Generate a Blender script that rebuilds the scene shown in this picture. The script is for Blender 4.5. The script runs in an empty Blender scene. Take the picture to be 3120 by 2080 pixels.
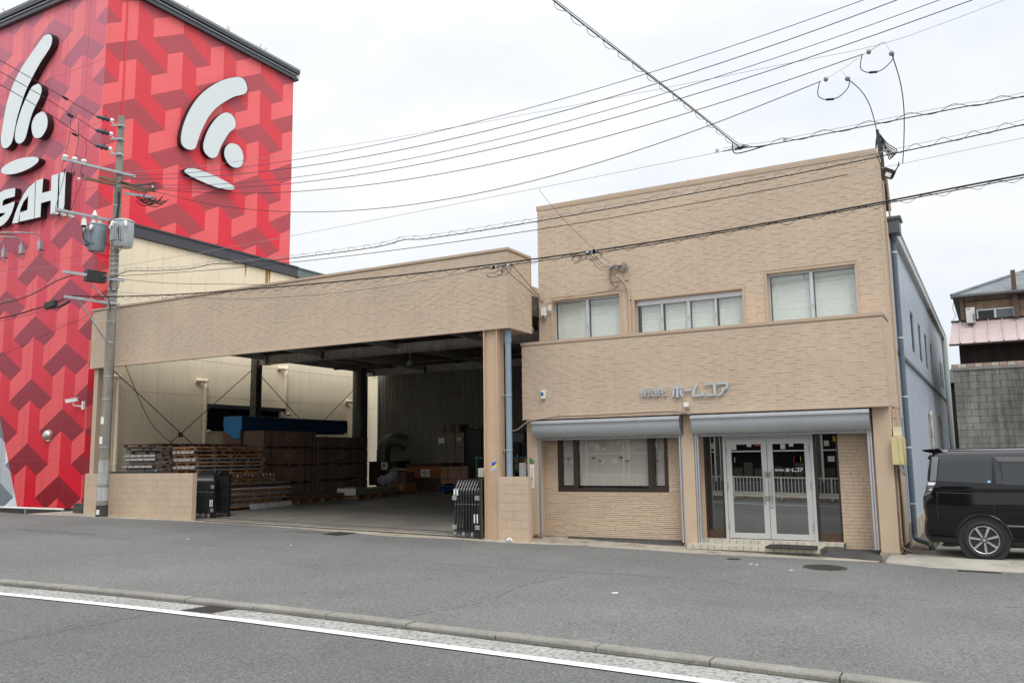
import bpy, bmesh, math, random
from mathutils import Vector, Matrix
R = math.radians
scene = bpy.context.scene
C = scene.collection

# ---------------------------------------------------------------- camera
cd = bpy.data.cameras.new('camera'); cam = bpy.data.objects.new('camera', cd); C.objects.link(cam)
scene.camera = cam
cd.sensor_fit = 'HORIZONTAL'; cd.sensor_width = 36.0; cd.lens = 2613.2 / 3120 * 36.0
cd.clip_start = 0.05; cd.clip_end = 1500
YAW, PIT, ROL = R(29.185), R(7.742), R(-0.7726)
fwd = Vector((-math.sin(YAW) * math.cos(PIT), math.cos(YAW) * math.cos(PIT), math.sin(PIT)))
rt = Vector((math.cos(YAW), math.sin(YAW), 0)); up = rt.cross(fwd)
r2 = rt * math.cos(ROL) + up * math.sin(ROL); u2 = -rt * math.sin(ROL) + up * math.cos(ROL)
cam.matrix_world = Matrix(((r2.x, u2.x, -fwd.x, 0), (r2.y, u2.y, -fwd.y, 0), (r2.z, u2.z, -fwd.z, 1.85), (0, 0, 0, 1)))

# ---------------------------------------------------------------- sky, sun, exposure
SUN_EL, SUN_AZ = 52, 40          # sun behind the camera, a little to the left
w = bpy.data.worlds.new('World'); scene.world = w; w.use_nodes = True
nt = w.node_tree; nt.nodes.clear()
N = nt.nodes.new; LK = nt.links.new
out = N('ShaderNodeOutputWorld'); bg = N('ShaderNodeBackground'); bg.inputs['Strength'].default_value = 0.1
sky = N('ShaderNodeTexSky'); sky.sky_type = 'NISHITA'; sky.sun_disc = False
sky.sun_elevation = R(SUN_EL); sky.sun_rotation = R(180 - SUN_AZ); sky.air_density = 1; sky.dust_density = 2
tc = N('ShaderNodeTexCoord'); sx = N('ShaderNodeSeparateXYZ'); LK(tc.outputs['Generated'], sx.inputs[0])
ramp = N('ShaderNodeValToRGB'); LK(sx.outputs['Z'], ramp.inputs[0])
cr = ramp.color_ramp; cr.interpolation = 'LINEAR'
cr.elements[0].position = 0.0; cr.elements[0].color = (8.2, 8.4, 8.6, 1)
cr.elements[1].position = 1.0; cr.elements[1].color = (24.5, 24.6, 24.8, 1)
e = cr.elements.new(0.45); e.color = (9.0, 9.1, 9.25, 1)
mp = N('ShaderNodeMapping'); mp.inputs['Scale'].default_value = (1.0, 1.0, 2.6); LK(tc.outputs['Generated'], mp.inputs[0])
n1 = N('ShaderNodeTexNoise'); n1.inputs['Scale'].default_value = 2.6; n1.inputs['Detail'].default_value = 6; n1.inputs['Roughness'].default_value = 0.55; LK(mp.outputs[0], n1.inputs['Vector'])
cr2 = N('ShaderNodeValToRGB'); LK(n1.outputs['Fac'], cr2.inputs[0])
cr2.color_ramp.elements[0].position = 0.34; cr2.color_ramp.elements[0].color = (0.88, 0.925, 0.985, 1)
cr2.color_ramp.elements[1].position = 0.60; cr2.color_ramp.elements[1].color = (1.05, 1.04, 1.03, 1)
mul = N('ShaderNodeMix'); mul.data_type = 'RGBA'; mul.blend_type = 'MULTIPLY'; mul.inputs[0].default_value = 1
LK(ramp.outputs[0], mul.inputs[6]); LK(cr2.outputs[0], mul.inputs[7])
mx = N('ShaderNodeMix'); mx.data_type = 'RGBA'; mx.inputs[0].default_value = 0.07
LK(mul.outputs[2], mx.inputs[6]); LK(sky.outputs[0], mx.inputs[7])
LK(mx.outputs[2], bg.inputs['Color']); LK(bg.outputs[0], out.inputs['Surface'])
sl = bpy.data.lights.new('sun', 'SUN'); sl.energy = 1.2; sl.angle = R(25); sl.color = (1.0, 0.96, 0.9)
so = bpy.data.objects.new('sun', sl); C.objects.link(so)
so.rotation_euler = (R(90 - SUN_EL), 0, R(SUN_AZ))
scene.view_settings.view_transform = 'Standard'; scene.view_settings.look = 'None'
scene.view_settings.exposure = 0.2; scene.view_settings.gamma = 1.0
scene.render.engine = 'CYCLES'
scene.render.resolution_x = 1024; scene.render.resolution_y = 682

# ---------------------------------------------------------------- helpers
def srgb(r, g, b):
    f = lambda c: ((c / 255 + 0.055) / 1.055) ** 2.4 if c > 10 else c / 255 / 12.92
    return (f(r), f(g), f(b))
MATS = {}
def M(name, col, rough=.6, var=.10, scale=3.0, bump=0.0, bscale=60.0, metal=0.0, spec=.5, coat=0.0, streak=0.0, fine=0.0, fscale=90.0, stain=None, zgrad=None, grain=0.0, gscale=26.0):
    if name in MATS: return MATS[name]
    m = bpy.data.materials.new(name); m.use_nodes = True; t = m.node_tree; b = t.nodes['Principled BSDF']
    b.inputs['Roughness'].default_value = rough; b.inputs['Metallic'].default_value = metal
    b.inputs['Specular IOR Level'].default_value = spec; b.inputs['Coat Weight'].default_value = coat; b.inputs['Coat Roughness'].default_value = .03
    g = t.nodes.new('ShaderNodeNewGeometry'); pos = g.outputs['Position']
    def mulc(a, fac):
        x = t.nodes.new('ShaderNodeMix'); x.data_type = 'RGBA'; x.blend_type = 'MULTIPLY'; x.inputs[0].default_value = 1
        t.links.new(a, x.inputs[6]); t.links.new(fac, x.inputs[7]); return x.outputs[2]
    def noise(sc, det=4, vec=None, ro=.6):
        n = t.nodes.new('ShaderNodeTexNoise'); n.inputs['Scale'].default_value = sc; n.inputs['Detail'].default_value = det; n.inputs['Roughness'].default_value = ro
        t.links.new(vec or pos, n.inputs['Vector']); return n.outputs['Fac']
    def rmp(f, a, bb, p0=.3, p1=.7):
        r = t.nodes.new('ShaderNodeValToRGB'); t.links.new(f, r.inputs[0])
        r.color_ramp.elements[0].position = p0; r.color_ramp.elements[1].position = p1
        r.color_ramp.elements[0].color = (*a, 1) if isinstance(a, tuple) else (a, a, a, 1)
        r.color_ramp.elements[1].color = (*bb, 1) if isinstance(bb, tuple) else (bb, bb, bb, 1)
        return r.outputs[0]
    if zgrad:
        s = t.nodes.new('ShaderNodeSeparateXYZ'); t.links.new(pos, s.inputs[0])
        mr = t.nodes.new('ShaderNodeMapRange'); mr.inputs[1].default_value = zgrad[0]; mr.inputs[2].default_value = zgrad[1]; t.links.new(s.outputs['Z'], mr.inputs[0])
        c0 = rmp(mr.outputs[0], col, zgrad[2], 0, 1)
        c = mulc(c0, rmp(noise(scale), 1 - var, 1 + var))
    else:
        c = rmp(noise(scale), tuple(x * (1 - var) for x in col), tuple(min(1, x * (1 + var)) for x in col))
    if streak:
        mpn = t.nodes.new('ShaderNodeMapping'); mpn.inputs['Scale'].default_value = (5, 5, .35); t.links.new(pos, mpn.inputs[0])
        c = mulc(c, rmp(noise(1.5, 5, mpn.outputs[0]), 1 - streak, 1.0, .35, .6))
    if fine:
        c = mulc(c, rmp(noise(fscale, 2, None, .7), 1 - fine, 1 + fine, .36, .64))
    if grain:
        c = mulc(c, rmp(noise(gscale, 8, None, .85), 1 - grain, 1 + grain, .41, .59))
    if stain:
        x = t.nodes.new('ShaderNodeMix'); x.data_type = 'RGBA'; x.inputs[7].default_value = (*stain[0], 1)
        t.links.new(c, x.inputs[6]); t.links.new(rmp(noise(stain[1], 6), 0.0, stain[2], stain[3], stain[3] + .12), x.inputs[0]); c = x.outputs[2]
    t.links.new(c, b.inputs['Base Color'])
    if bump:
        bp = t.nodes.new('ShaderNodeBump'); bp.inputs['Strength'].default_value = bump; bp.inputs['Distance'].default_value = .01
        t.links.new(noise(bscale, 3), bp.inputs['Height']); t.links.new(bp.outputs[0], b.inputs['Normal'])
    MATS[name] = m
    return m
def glass_mat(name, tint, refl, ior=1.5):
    m = bpy.data.materials.new(name); m.use_nodes = True; t = m.node_tree; t.nodes.clear()
    o = t.nodes.new('ShaderNodeOutputMaterial'); tr = t.nodes.new('ShaderNodeBsdfTransparent'); tr.inputs[0].default_value = (*tint, 1)
    gl = t.nodes.new('ShaderNodeBsdfGlossy'); gl.inputs['Roughness'].default_value = .0; gl.inputs['Color'].default_value = (.95, .97, .96, 1)
    fr = t.nodes.new('ShaderNodeLayerWeight'); fr.inputs[0].default_value = .5
    pw = t.nodes.new('ShaderNodeMath'); pw.operation = 'POWER'; pw.inputs[1].default_value = 5; t.links.new(fr.outputs['Facing'], pw.inputs[0])
    ad = t.nodes.new('ShaderNodeMath'); ad.operation = 'MULTIPLY_ADD'; ad.use_clamp = True; ad.inputs[1].default_value = .9; ad.inputs[2].default_value = refl + .04; t.links.new(pw.outputs[0], ad.inputs[0])
    mxs = t.nodes.new('ShaderNodeMixShader'); t.links.new(ad.outputs[0], mxs.inputs[0]); t.links.new(tr.outputs[0], mxs.inputs[1]); t.links.new(gl.outputs[0], mxs.inputs[2])
    t.links.new(mxs.outputs[0], o.inputs[0]); MATS[name] = m; return m

class MB:
    def __init__(s): s.v = []; s.f = []; s.m = []; s.sm = []; s.cuts = [0]
    def cut(s): s.cuts.append(len(s.f))
    def build_each(s, name, mats, parent=None):      # one object per marked piece
        for a, b in zip(s.cuts, s.cuts[1:] + [len(s.f)]):
            if b <= a: continue
            q = MB(); ids = sorted({i for f in s.f[a:b] for i in f}); mp_ = {k: n for n, k in enumerate(ids)}
            q.v = [s.v[i] for i in ids]; q.f = [[mp_[i] for i in f] for f in s.f[a:b]]; q.m = s.m[a:b]; q.sm = s.sm[a:b]; q.build(name, mats, parent)
    def add(s, vs, fs, mi=0, smooth=False):
        o = len(s.v); s.v += [tuple(p) for p in vs]
        for f in fs: s.f.append([i + o for i in f]); s.m.append(mi); s.sm.append(smooth)
    def box(s, x0, x1, y0, y1, z0, z1, mi=0):
        s.add([(x0, y0, z0), (x1, y0, z0), (x1, y1, z0), (x0, y1, z0), (x0, y0, z1), (x1, y0, z1), (x1, y1, z1), (x0, y1, z1)],
              [(0, 3, 2, 1), (4, 5, 6, 7), (0, 1, 5, 4), (1, 2, 6, 5), (2, 3, 7, 6), (3, 0, 4, 7)], mi)
    def obox(s, c, ax, ay, az, mi=0):      # oriented box: centre and three half-axis vectors
        c, ax, ay, az = Vector(c), Vector(ax), Vector(ay), Vector(az)
        s.add([c + i * ax + j * ay + k * az for k in (-1, 1) for i, j in ((-1, -1), (1, -1), (1, 1), (-1, 1))],
              [(0, 3, 2, 1), (4, 5, 6, 7), (0, 1, 5, 4), (1, 2, 6, 5), (2, 3, 7, 6), (3, 0, 4, 7)], mi)
    def bar(s, a, b, wd, ht, mi=0):        # rectangular bar from a to b
        a, b = Vector(a), Vector(b); d = (b - a); L = d.length; d.normalize()
        sd = d.cross(Vector((0, 0, 1)));
        if sd.length < 1e-4: sd = Vector((1, 0, 0))
        sd.normalize(); u = sd.cross(d)
        s.obox((a + b) / 2, d * L / 2, sd * wd / 2, u * ht / 2, mi)
    def tube(s, pts, r, n=8, mi=0, caps=True, closed=False):
        P = [Vector(p) for p in pts]; k = len(P); rs = r if isinstance(r, (list, tuple)) else [r] * k
        T = []
        for i in range(k):
            a = P[i - 1] if (i > 0 or closed) else P[i]; b = P[(i + 1) % k] if (i < k - 1 or closed) else P[i]
            T.append((b - a).normalized())
        nrm = T[0].cross(Vector((0, 0, 1)))
        if nrm.length < 1e-3: nrm = T[0].cross(Vector((1, 0, 0)))
        nrm.normalize(); vs = []; fs = []
        for i in range(k):
            nrm = (nrm - T[i] * nrm.dot(T[i])).normalized(); bn = T[i].cross(nrm)
            for j in range(n):
                a = 2 * math.pi * j / n; vs.append(P[i] + (nrm * math.cos(a) + bn * math.sin(a)) * rs[i])
        for i in range(k if closed else k - 1):
            for j in range(n):
                fs.append((i * n + j, i * n + (j + 1) % n, ((i + 1) % k) * n + (j + 1) % n, ((i + 1) % k) * n + j))
        s.add(vs, fs, mi, True)
        if caps and not closed:
            s.add([vs[j] for j in range(n)], [tuple(range(n))[::-1]], mi); s.add([vs[(k - 1) * n + j] for j in range(n)], [tuple(range(n))], mi)
    def cyl(s, a, b, r0, r1=None, n=16, mi=0): s.tube([a, b], [r0, r0 if r1 is None else r1], n, mi)
    def sphere(s, c, r, n=12, mi=0, sc=(1, 1, 1)):
        vs = []; fs = []; m = n // 2
        for i in range(m + 1):
            th = math.pi * i / m
            for j in range(n):
                ph = 2 * math.pi * j / n; vs.append((c[0] + r * sc[0] * math.sin(th) * math.cos(ph), c[1] + r * sc[1] * math.sin(th) * math.sin(ph), c[2] + r * sc[2] * math.cos(th)))
        for i in range(m):
            for j in range(n): fs.append((i * n + j, (i + 1) * n + j, (i + 1) * n + (j + 1) % n, i * n + (j + 1) % n))
        s.add(vs, fs, mi, True)
    def prism(s, poly, pl, d0, d1, mi=0, side_mi=None):   # poly of (u,v); pl(u,d,v)->xyz
        n = len(poly); sm = mi if side_mi is None else side_mi
        s.add([pl(u, d1, v) for u, v in poly], [tuple(range(n))], mi); s.add([pl(u, d0, v) for u, v in poly], [tuple(range(n))[::-1]], sm)
        vs = [pl(u, d0, v) for u, v in poly] + [pl(u, d1, v) for u, v in poly]
        s.add(vs, [(i, (i + 1) % n, n + (i + 1) % n, n + i) for i in range(n)], sm)
    def build(s, name, mats, parent=None, bevel=0):
        me = bpy.data.meshes.new(name); me.from_pydata(s.v, [], s.f)
        for m in (mats if isinstance(mats, (list, tuple)) else [mats]): me.materials.append(m)
        me.polygons.foreach_set('material_index', s.m); me.polygons.foreach_set('use_smooth', s.sm); me.update()
        o = bpy.data.objects.new(name, me); C.objects.link(o)
        if parent is not None:
            o.parent = parent; o.matrix_parent_inverse = Matrix.Translation(-parent.location)
        if bevel:
            bv = o.modifiers.new('bevel', 'BEVEL'); bv.width = bevel; bv.segments = 2; bv.limit_method = 'ANGLE'
        return o
def fix_normals(o):
    bm = bmesh.new(); bm.from_mesh(o.data); bmesh.ops.remove_doubles(bm, verts=bm.verts, dist=1e-5); bmesh.ops.recalc_face_normals(bm, faces=bm.faces); bm.to_mesh(o.data); bm.free()
def tag(o, label=None, cat=None, group=None, kind=None):
    if label: o['label'] = label
    if cat: o['category'] = cat
    if group: o['group'] = group
    if kind: o['kind'] = kind
    return o
def thing(name, loc, label, cat, group=None):
    o = bpy.data.objects.new(name, None); C.objects.link(o); o.location = loc; o.empty_display_size = .2
    return tag(o, label, cat, group)
def clone(o, delta, label=None, parent=None):
    c = o.copy(); C.objects.link(c)
    if parent is None: c.location = Vector(o.location) + Vector(delta)
    else: c.parent = parent; c.matrix_parent_inverse = o.matrix_parent_inverse.copy()
    if label: c['label'] = label
    for ch in o.children: clone(ch, delta, None, c)
    return c
def S(name, mb, mat, label=None, cat=None): return tag(mb.build(name, mat), label, cat, None, 'structure')
FR = lambda Y: (lambda u, d, v: (u, Y - d, v))      # wall facing the street (-y)
RI = lambda X: (lambda u, d, v: (X + d, u, v))      # wall facing right (+x)
def wall_holes(mb, u0, u1, v0, v1, holes, pl, depth=.15, mi=0, rmi=None):
    us = sorted({u0, u1, *[h[0] for h in holes], *[h[1] for h in holes]}); vs = sorted({v0, v1, *[h[2] for h in holes], *[h[3] for h in holes]})
    for a, b in zip(us, us[1:]):
        for c, d in zip(vs, vs[1:]):
            if any(h[0] <= a and b <= h[1] and h[2] <= c and d <= h[3] for h in holes): continue
            mb.add([pl(a, 0, c), pl(b, 0, c), pl(b, 0, d), pl(a, 0, d)], [(0, 1, 2, 3)], mi)
    rm = mi if rmi is None else rmi
    for a, b, c, d in holes:
        for (p, q) in (((a, c), (b, c)), ((b, c), (b, d)), ((b, d), (a, d)), ((a, d), (a, c))):
            mb.add([pl(p[0], 0, p[1]), pl(q[0], 0, q[1]), pl(q[0], -depth, q[1]), pl(p[0], -depth, p[1])], [(0, 1, 2, 3)], rm)
def siding(mb, u0, u1, v0, v1, holes, pl, row, wmin, wmax, gap, depths, seed, mi=0, tilt=.0, wob=0.0):
    rng = random.Random(seed); v = v0; par = 0
    while v < v1 - .4 * row:
        vt = min(v + row, v1); u = u0 - rng.uniform(0, wmax)
        while u < u1:
            wd = rng.uniform(wmin, wmax); a, b = max(u, u0), min(u + wd, u1); u += wd
            if b - a < .02: continue
            segs = [(a, b)]
            for h in holes:
                if h[2] < vt - .25 * row and h[3] > v + .25 * row:
                    ns = []
                    for p, q in segs:
                        if h[1] <= p or h[0] >= q: ns.append((p, q)); continue
                        if p < h[0]: ns.append((p, h[0]))
                        if q > h[1]: ns.append((h[1], q))
                    segs = ns
            par += 1; d = rng.choice(depths) * rng.uniform(.75, 1.2) if gap else depths[(par + (rng.random() < .12)) % 2]; dz = rng.uniform(-wob, wob)
            for p, q in segs:
                if q - p < .015: continue
                g = gap / 2; A, B, c, t = p + g, q - g, v + g + dz, vt - g + dz
                db, dt = d + tilt * rng.uniform(.6, 1), d - tilt * rng.uniform(.6, 1)
                e = min(.004, d * .3) if gap else 0.0
                V = [pl(A, 0, c), pl(B, 0, c), pl(B, 0, t), pl(A, 0, t), pl(A + e, db, c + e), pl(B - e, db, c + e), pl(B - e, dt, t - e), pl(A + e, dt, t - e)]
                mb.add(V, [(4, 5, 6, 7), (0, 1, 5, 4), (1, 2, 6, 5), (2, 3, 7, 6), (3, 0, 4, 7)], mi)
        v += row
def text_geo(body, size, extr, offs=0.0):
    cu = bpy.data.curves.new('t', 'FONT'); cu.body = body; cu.size = size; cu.extrude = extr; cu.offset = offs; cu.resolution_u = 4
    o = bpy.data.objects.new('t', cu); C.objects.link(o); bpy.context.view_layer.update()
    dg = bpy.context.evaluated_depsgraph_get(); me = o.evaluated_get(dg).to_mesh()
    vs = [tuple(v.co) for v in me.vertices]; fs = [tuple(p.vertices) for p in me.polygons]
    o.evaluated_get(dg).to_mesh_clear(); bpy.data.objects.remove(o); bpy.data.curves.remove(cu); return vs, fs
def text_on(mb, body, u0, v0, wid, hei, pl, depth, offs=0.0, mi=0):
    vs, fs = text_geo(body, 1.0, .5, offs)
    if not vs: return
    xs = [p[0] for p in vs]; ys = [p[1] for p in vs]; sx_ = wid / max(1e-6, max(xs) - min(xs)); sy_ = hei / max(1e-6, max(ys) - min(ys))
    mb.add([pl(u0 + (p[0] - min(xs)) * sx_, (p[2] + .5) * depth + .002, v0 + (p[1] - min(ys)) * sy_) for p in vs], fs, mi)
def g(x): return -.02 * (x + 9.3)                    # the forecourt falls gently to the right
def fl(x, y):                                        # garage floor
    t = (y - 17.4) / 14.5; return g(x) * (1 - t) + .5 * t + .012
def arc(c, r, a0, a1, n, pl): return [pl(c[0] + r * math.cos(R(a0 + (a1 - a0) * i / n)), c[1] + r * math.sin(R(a0 + (a1 - a0) * i / n))) for i in range(n + 1)]
def spline(pts, k=4):
    P = [Vector(p) for p in pts]; o = []
    for i in range(len(P) - 1):
        p0, p1, p2, p3 = P[max(i - 1, 0)], P[i], P[i + 1], P[min(i + 2, len(P) - 1)]
        for j in range(k):
            t = j / k; o.append(.5 * ((2 * p1) + (-p0 + p2) * t + (2 * p0 - 5 * p1 + 4 * p2 - p3) * t * t + (-p0 + 3 * p1 - 3 * p2 + p3) * t ** 3))
    o.append(P[-1]); return o

# ---------------------------------------------------------------- materials
BE = (.545, .43, .32)
beige = M('beige_siding', BE, .75, .06, .9, fine=.05, fscale=35, streak=.06, bump=.35, bscale=70)
beige_s = M('beige_stucco', (.54, .408, .292), .8, .05, 2, bump=.25, bscale=90)
beige_t = M('beige_trim', (.485, .37, .272), .5, .03, 2)
beige_b = M('beige_block', (.51, .392, .285), .8, .06, 2.5, bump=.2, bscale=70)
steelb = M('beige_steel', (.55, .395, .27), .45, .05, 2)
white_p = M('white_plastic', (.78, .78, .75), .4, .04, 5)
grey_m = M('grey_shutter_metal', (.44, .47, .495), .32, .05, 1.5, metal=.1, streak=.06)
alum = M('aluminium', (.62, .63, .65), .35, .04, 4, metal=.6)
alum_d = M('door_frame_silver', (.58, .575, .56), .42, .03, 3, metal=.25)
bronze = M('bronze_frame', (.055, .04, .032), .4, .06, 4, metal=.3)
bronze_k = M('bronze_kickplate', (.10, .062, .042), .4, .05, 3, metal=.3)
chrome = M('chrome', (.75, .75, .76), .12, .02, 5, metal=1)
blackp = M('black_gloss_paint', (.012, .013, .015), .16, .1, 5, coat=1.0)
blackm = M('matt_black', (.015, .015, .016), .6, .1, 5)
rubber = M('black_rubber', (.02, .02, .02), .75, .1, 20, bump=.3, bscale=150)
blind = M('blind_slat', (.90, .95, .905), .55, .03, 3)
dark_in = M('dark_interior', (.02, .02, .02), .9)
pipe_b = M('blue_grey_pipe', (.22, .29, .36), .45, .05, 3)
pipe_d = M('dark_slate_pipe', (.10, .13, .165), .4, .08, 3)
galv = M('galvanised_steel', (.42, .44, .46), .45, .15, 10, metal=.5)
wire_m = M('black_cable', (.012, .012, .014), .6, .05)
wire_b = M('blue_cable', (.03, .045, .12), .5, .05)
wire_g = M('grey_cable', (.30, .31, .33), .5, .05)
conc = M('concrete_pole', (.27, .25, .215), .85, .12, 2.5, bump=.2, bscale=60, streak=.22, fine=.06)
conc_l = M('pale_concrete', (.36, .325, .26), .9, .25, 1.6, bump=.4, bscale=50, fine=.2, fscale=50, grain=.2, gscale=18, stain=((.11, .095, .075), 3.2, .8, .54))
porcelain = M('white_porcelain', (.8, .8, .78), .2, .03)
glass_u = glass_mat('window_glass', (.97, .985, .975), .05)
glass_d = glass_mat('door_glass', (.18, .20, .18), .36)
glass_s = glass_mat('smoked_glass', (.10, .09, .08), .20)
glass_w = glass_mat('shop_window_glass', (.86, .86, .84), .05)

# ================================================================ SETTING: ground, road, kerb
m_lot = M('forecourt_asphalt', (.131, .132, .127), .92, .16, .35, bump=.5, bscale=90, fine=.35, fscale=60, grain=.38, gscale=24, stain=((.30, .30, .29), 60, .6, .66))
m_road = M('road_asphalt', (.110, .1125, .1125), .9, .16, .4, bump=.6, bscale=100, fine=.4, fscale=80, grain=.46, gscale=30, stain=((.34, .34, .33), 70, .75, .66))
m_gut = M('gutter_concrete', (.33, .325, .31), .9, .16, 1.2, bump=.6, bscale=60, fine=.2, fscale=60, grain=.2, gscale=40, stain=((.09, .09, .085), 20, .75, .49))
m_kerb = M('kerb_stone', (.215, .21, .185), .9, .16, 1.6, bump=.5, bscale=80, fine=.18, fscale=60, grain=.15, gscale=20, stain=((.10, .10, .07), 5, .7, .62))
m_paint = M('white_road_paint', (.70, .70, .69), .8, .06, 2, fine=.12, fscale=60, stain=((.22, .22, .22), 24, .8, .555))
m_floor = M('garage_concrete_floor', (.20, .19, .165), .6, .22, .5, bump=.1, bscale=40, fine=.1, fscale=30, stain=((.13, .125, .115), 1.2, .6, .5))
KP = [(-60, 4.2), (-40, 5.4), (-25, 6.75), (-18, 7.56), (-13.79, 8.09), (-10.95, 8.41), (-9.0, 8.55), (-7.5, 8.62), (-3.55, 8.70), (-.7, 8.72), (12, 8.76), (40, 8.86)]
KS = spline([(x, y, 0) for x, y in KP], 8)
ROADZ = -.05
def strip(mb, lo, hi, zo, mi=0):      # band between two offsets from the kerb line
    vs = []
    for p in KS: vs += [(p.x, p.y + lo, g(p.x) + zo), (p.x, p.y + hi, g(p.x) + zo)]
    mb.add(vs, [(2 * i, 2 * i + 2, 2 * i + 3, 2 * i + 1) for i in range(len(KS) - 1)], mi)
mb = MB(); mb.add([(x, y, g(x) - .30) for x in (-400, 400) for y in (-400, 600)], [(0, 2, 3, 1)]); 
S('ground', mb, M('earth', (.16, .15, .12), .95, .3, .2))
# asphalt forecourt between kerb and buildings, far edge wanders a little
EDGE = [(-60, 16.2), (-26.2, 16.25), (-24, 16.55), (-22.6, 16.62), (-20.5, 16.95), (-18.1, 17.15), (-16, 16.95), (-13.6, 16.72), (-12.6, 16.6), (-10.9, 16.88), (-9.5, 16.80), (-8.1, 17.14), (-5.2, 17.05), (-3.7, 17.3), (-2, 17.5), (-1.2, 17.3), (.2, 17.35), (12, 17.8)]
rng = random.Random(4); EP = []
for (x0, y0), (x1, y1) in zip(EDGE, EDGE[1:]):
    n = max(2, int((x1 - x0) / .25))
    for i in range(n): t = i / n; EP.append((x0 + (x1 - x0) * t, y0 + (y1 - y0) * t + rng.uniform(-.02, .02)))
EP.append((40, 18.6))
mb = MB(); poly = [(p.x, p.y) for p in KS] + EP[::-1]
mb.add([(x, y, g(x)) for x, y in poly], [tuple(range(len(poly)))]); S('forecourt', mb, m_lot)
mb = MB(); strip(mb, -60, -.2, ROADZ - .012); S('road', mb, m_road)
mb = MB(); strip(mb, -.67, -.15, ROADZ - .004); S('gutter', mb, m_gut)
mb = MB(); strip(mb, -.805, -.65, ROADZ); strip(mb, -5.6, -5.45, ROADZ); S('road_marking', mb, m_paint)
mb = MB(); KL = [.0]
for a, b in zip(KS, KS[1:]): KL.append(KL[-1] + (b - a).length)
def kat(s):
    for i in range(len(KL) - 1):
        if KL[i + 1] >= s: t = (s - KL[i]) / (KL[i + 1] - KL[i]); return KS[i].lerp(KS[i + 1], t)
    return KS[-1]
s0 = 0.0; rng = random.Random(2)
while s0 < KL[-1] - 1.3:
    a, b = kat(s0 + .006), kat(s0 + 1.19); dz = rng.uniform(-.006, .006); s0 += 1.2
    prof = [(-.185, -.25), (-.185, dz - .016), (-.17, dz + .001), (-.0, dz + .003), (-.0, -.25)]
    vs = [(p.x, p.y + u, g(p.x) + v) for p in (a, b) for u, v in prof]
    mb.add(vs, [(i, i + 1, 6 + i, 5 + i) for i in range(4)] + [(0, 1, 2, 3, 4), (9, 8, 7, 6, 5)])
S('kerb', mb, m_kerb)
mb = MB(); strip(mb, -.205, -.17, ROADZ + .002); S('kerb_foot_line', mb, M('kerb_foot_dark', (.10, .10, .065), .95, .4, 6))  # thin darker band along the kerb foot
# pale concrete apron along the building line, garage floor, parking apron
mb = MB(); rng = random.Random(9); ys = lambda x: 18.9 if x > -9.3 else 18.45
xs = [-26.5 + i * .25 for i in range(int(24.4 / .25))] + [-2.1]
mb.add([(x, yy, g(x) - (.008 if x < -9 else .03) + .004 * rng.random()) for x in xs for yy in (16.0, ys(x))], [(2 * i, 2 * i + 2, 2 * i + 3, 2 * i + 1) for i in range(len(xs) - 1)])
S('building_strip', mb, conc_l)
mb = MB(); nx, ny = 12, 12
mb.add([(-25.9 + 16 * i / nx, 17.75 + 14.4 * j / ny, fl(-25.9 + 16 * i / nx, 17.75 + 14.4 * j / ny)) for i in range(nx + 1) for j in range(ny + 1)],
       [(i * (ny + 1) + j, (i + 1) * (ny + 1) + j, (i + 1) * (ny + 1) + j + 1, i * (ny + 1) + j + 1) for i in range(nx) for j in range(ny)])
mb.add([(-20.2, 17.752, fl(-20.2, 17.75)), (-10.5, 17.752, fl(-10.5, 17.75)), (-10.5, 17.752, -.1), (-20.2, 17.752, .1)], [(0, 1, 2, 3)])
S('garage_floor', mb, m_floor)
mb = MB()
mb.box(-20.1, -11.3, 17.86, 17.90, .02, .03); mb2 = MB()
for yy in (17.30, 18.0): mb2.bar((-20.1, yy, fl(-20.1, yy) + .004), (-10.6, yy, fl(-10.6, yy) + .004), .035, .02)
S('gate_rail', mb2, M('rusty_rail', (.10, .085, .075), .6, .3, 8, metal=.4))
mb = MB(); A = [(-1.95, 17.50, -.145), (-1.2, 17.16, -.158), (.2, 17.22, -.186), (12, 17.6, -.42), (12, 18.0, -.05), (.2, 17.72, -.05), (-1.2, 17.72, -.05), (-1.95, 17.9, -.11), (-1.95, 18.34, -.10), (-1.2, 18.34, -.05), (12, 30.5, -.05), (-1.2, 30.5, -.05)]
mb.add(A + [(x, y, -.6) for x, y, z in A], [(0, 1, 6, 7), (1, 2, 5, 6), (2, 3, 4, 5), (7, 6, 9, 8), (6, 5, 4, 10, 11, 9), (0, 12, 13, 1), (1, 13, 14, 2), (8, 9, 21, 20), (9, 11, 23, 21), (0, 7, 19, 12), (7, 8, 20, 19)])
S('parking_apron', mb, M('parking_concrete', (.33, .31, .265), .92, .2, .9, bump=.4, bscale=60, fine=.16, fscale=70, stain=((.2, .19, .16), 2.2, .5, .55)))
mb = MB(); mb.add([(-1.8, 18.2, -.16), (-1.2, 18.2, -.16), (-1.2, 44, .1), (-1.8, 44, .1)], [(0, 1, 2, 3)]); S('drain_channel', mb, M('wet_soil', (.10, .075, .05), .85, .4, 2, bump=.5, bscale=30))
mb = MB(); mb.add([(-400, -400, g(-9) + 0), (400, -400, g(-9)), (400, .2, g(-9)), (-400, .2, g(-9))], [(0, 1, 2, 3)])
mb = MB(); mb.add([(x, y, g(x) + .1) for x in (-60, 40) for y in (-4.0, .45)] + [(x, .452, g(x) - .2) for x in (-60, 40)], [(0, 2, 3, 1), (1, 3, 5, 4)]); S('pavement', mb, conc_l)
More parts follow.
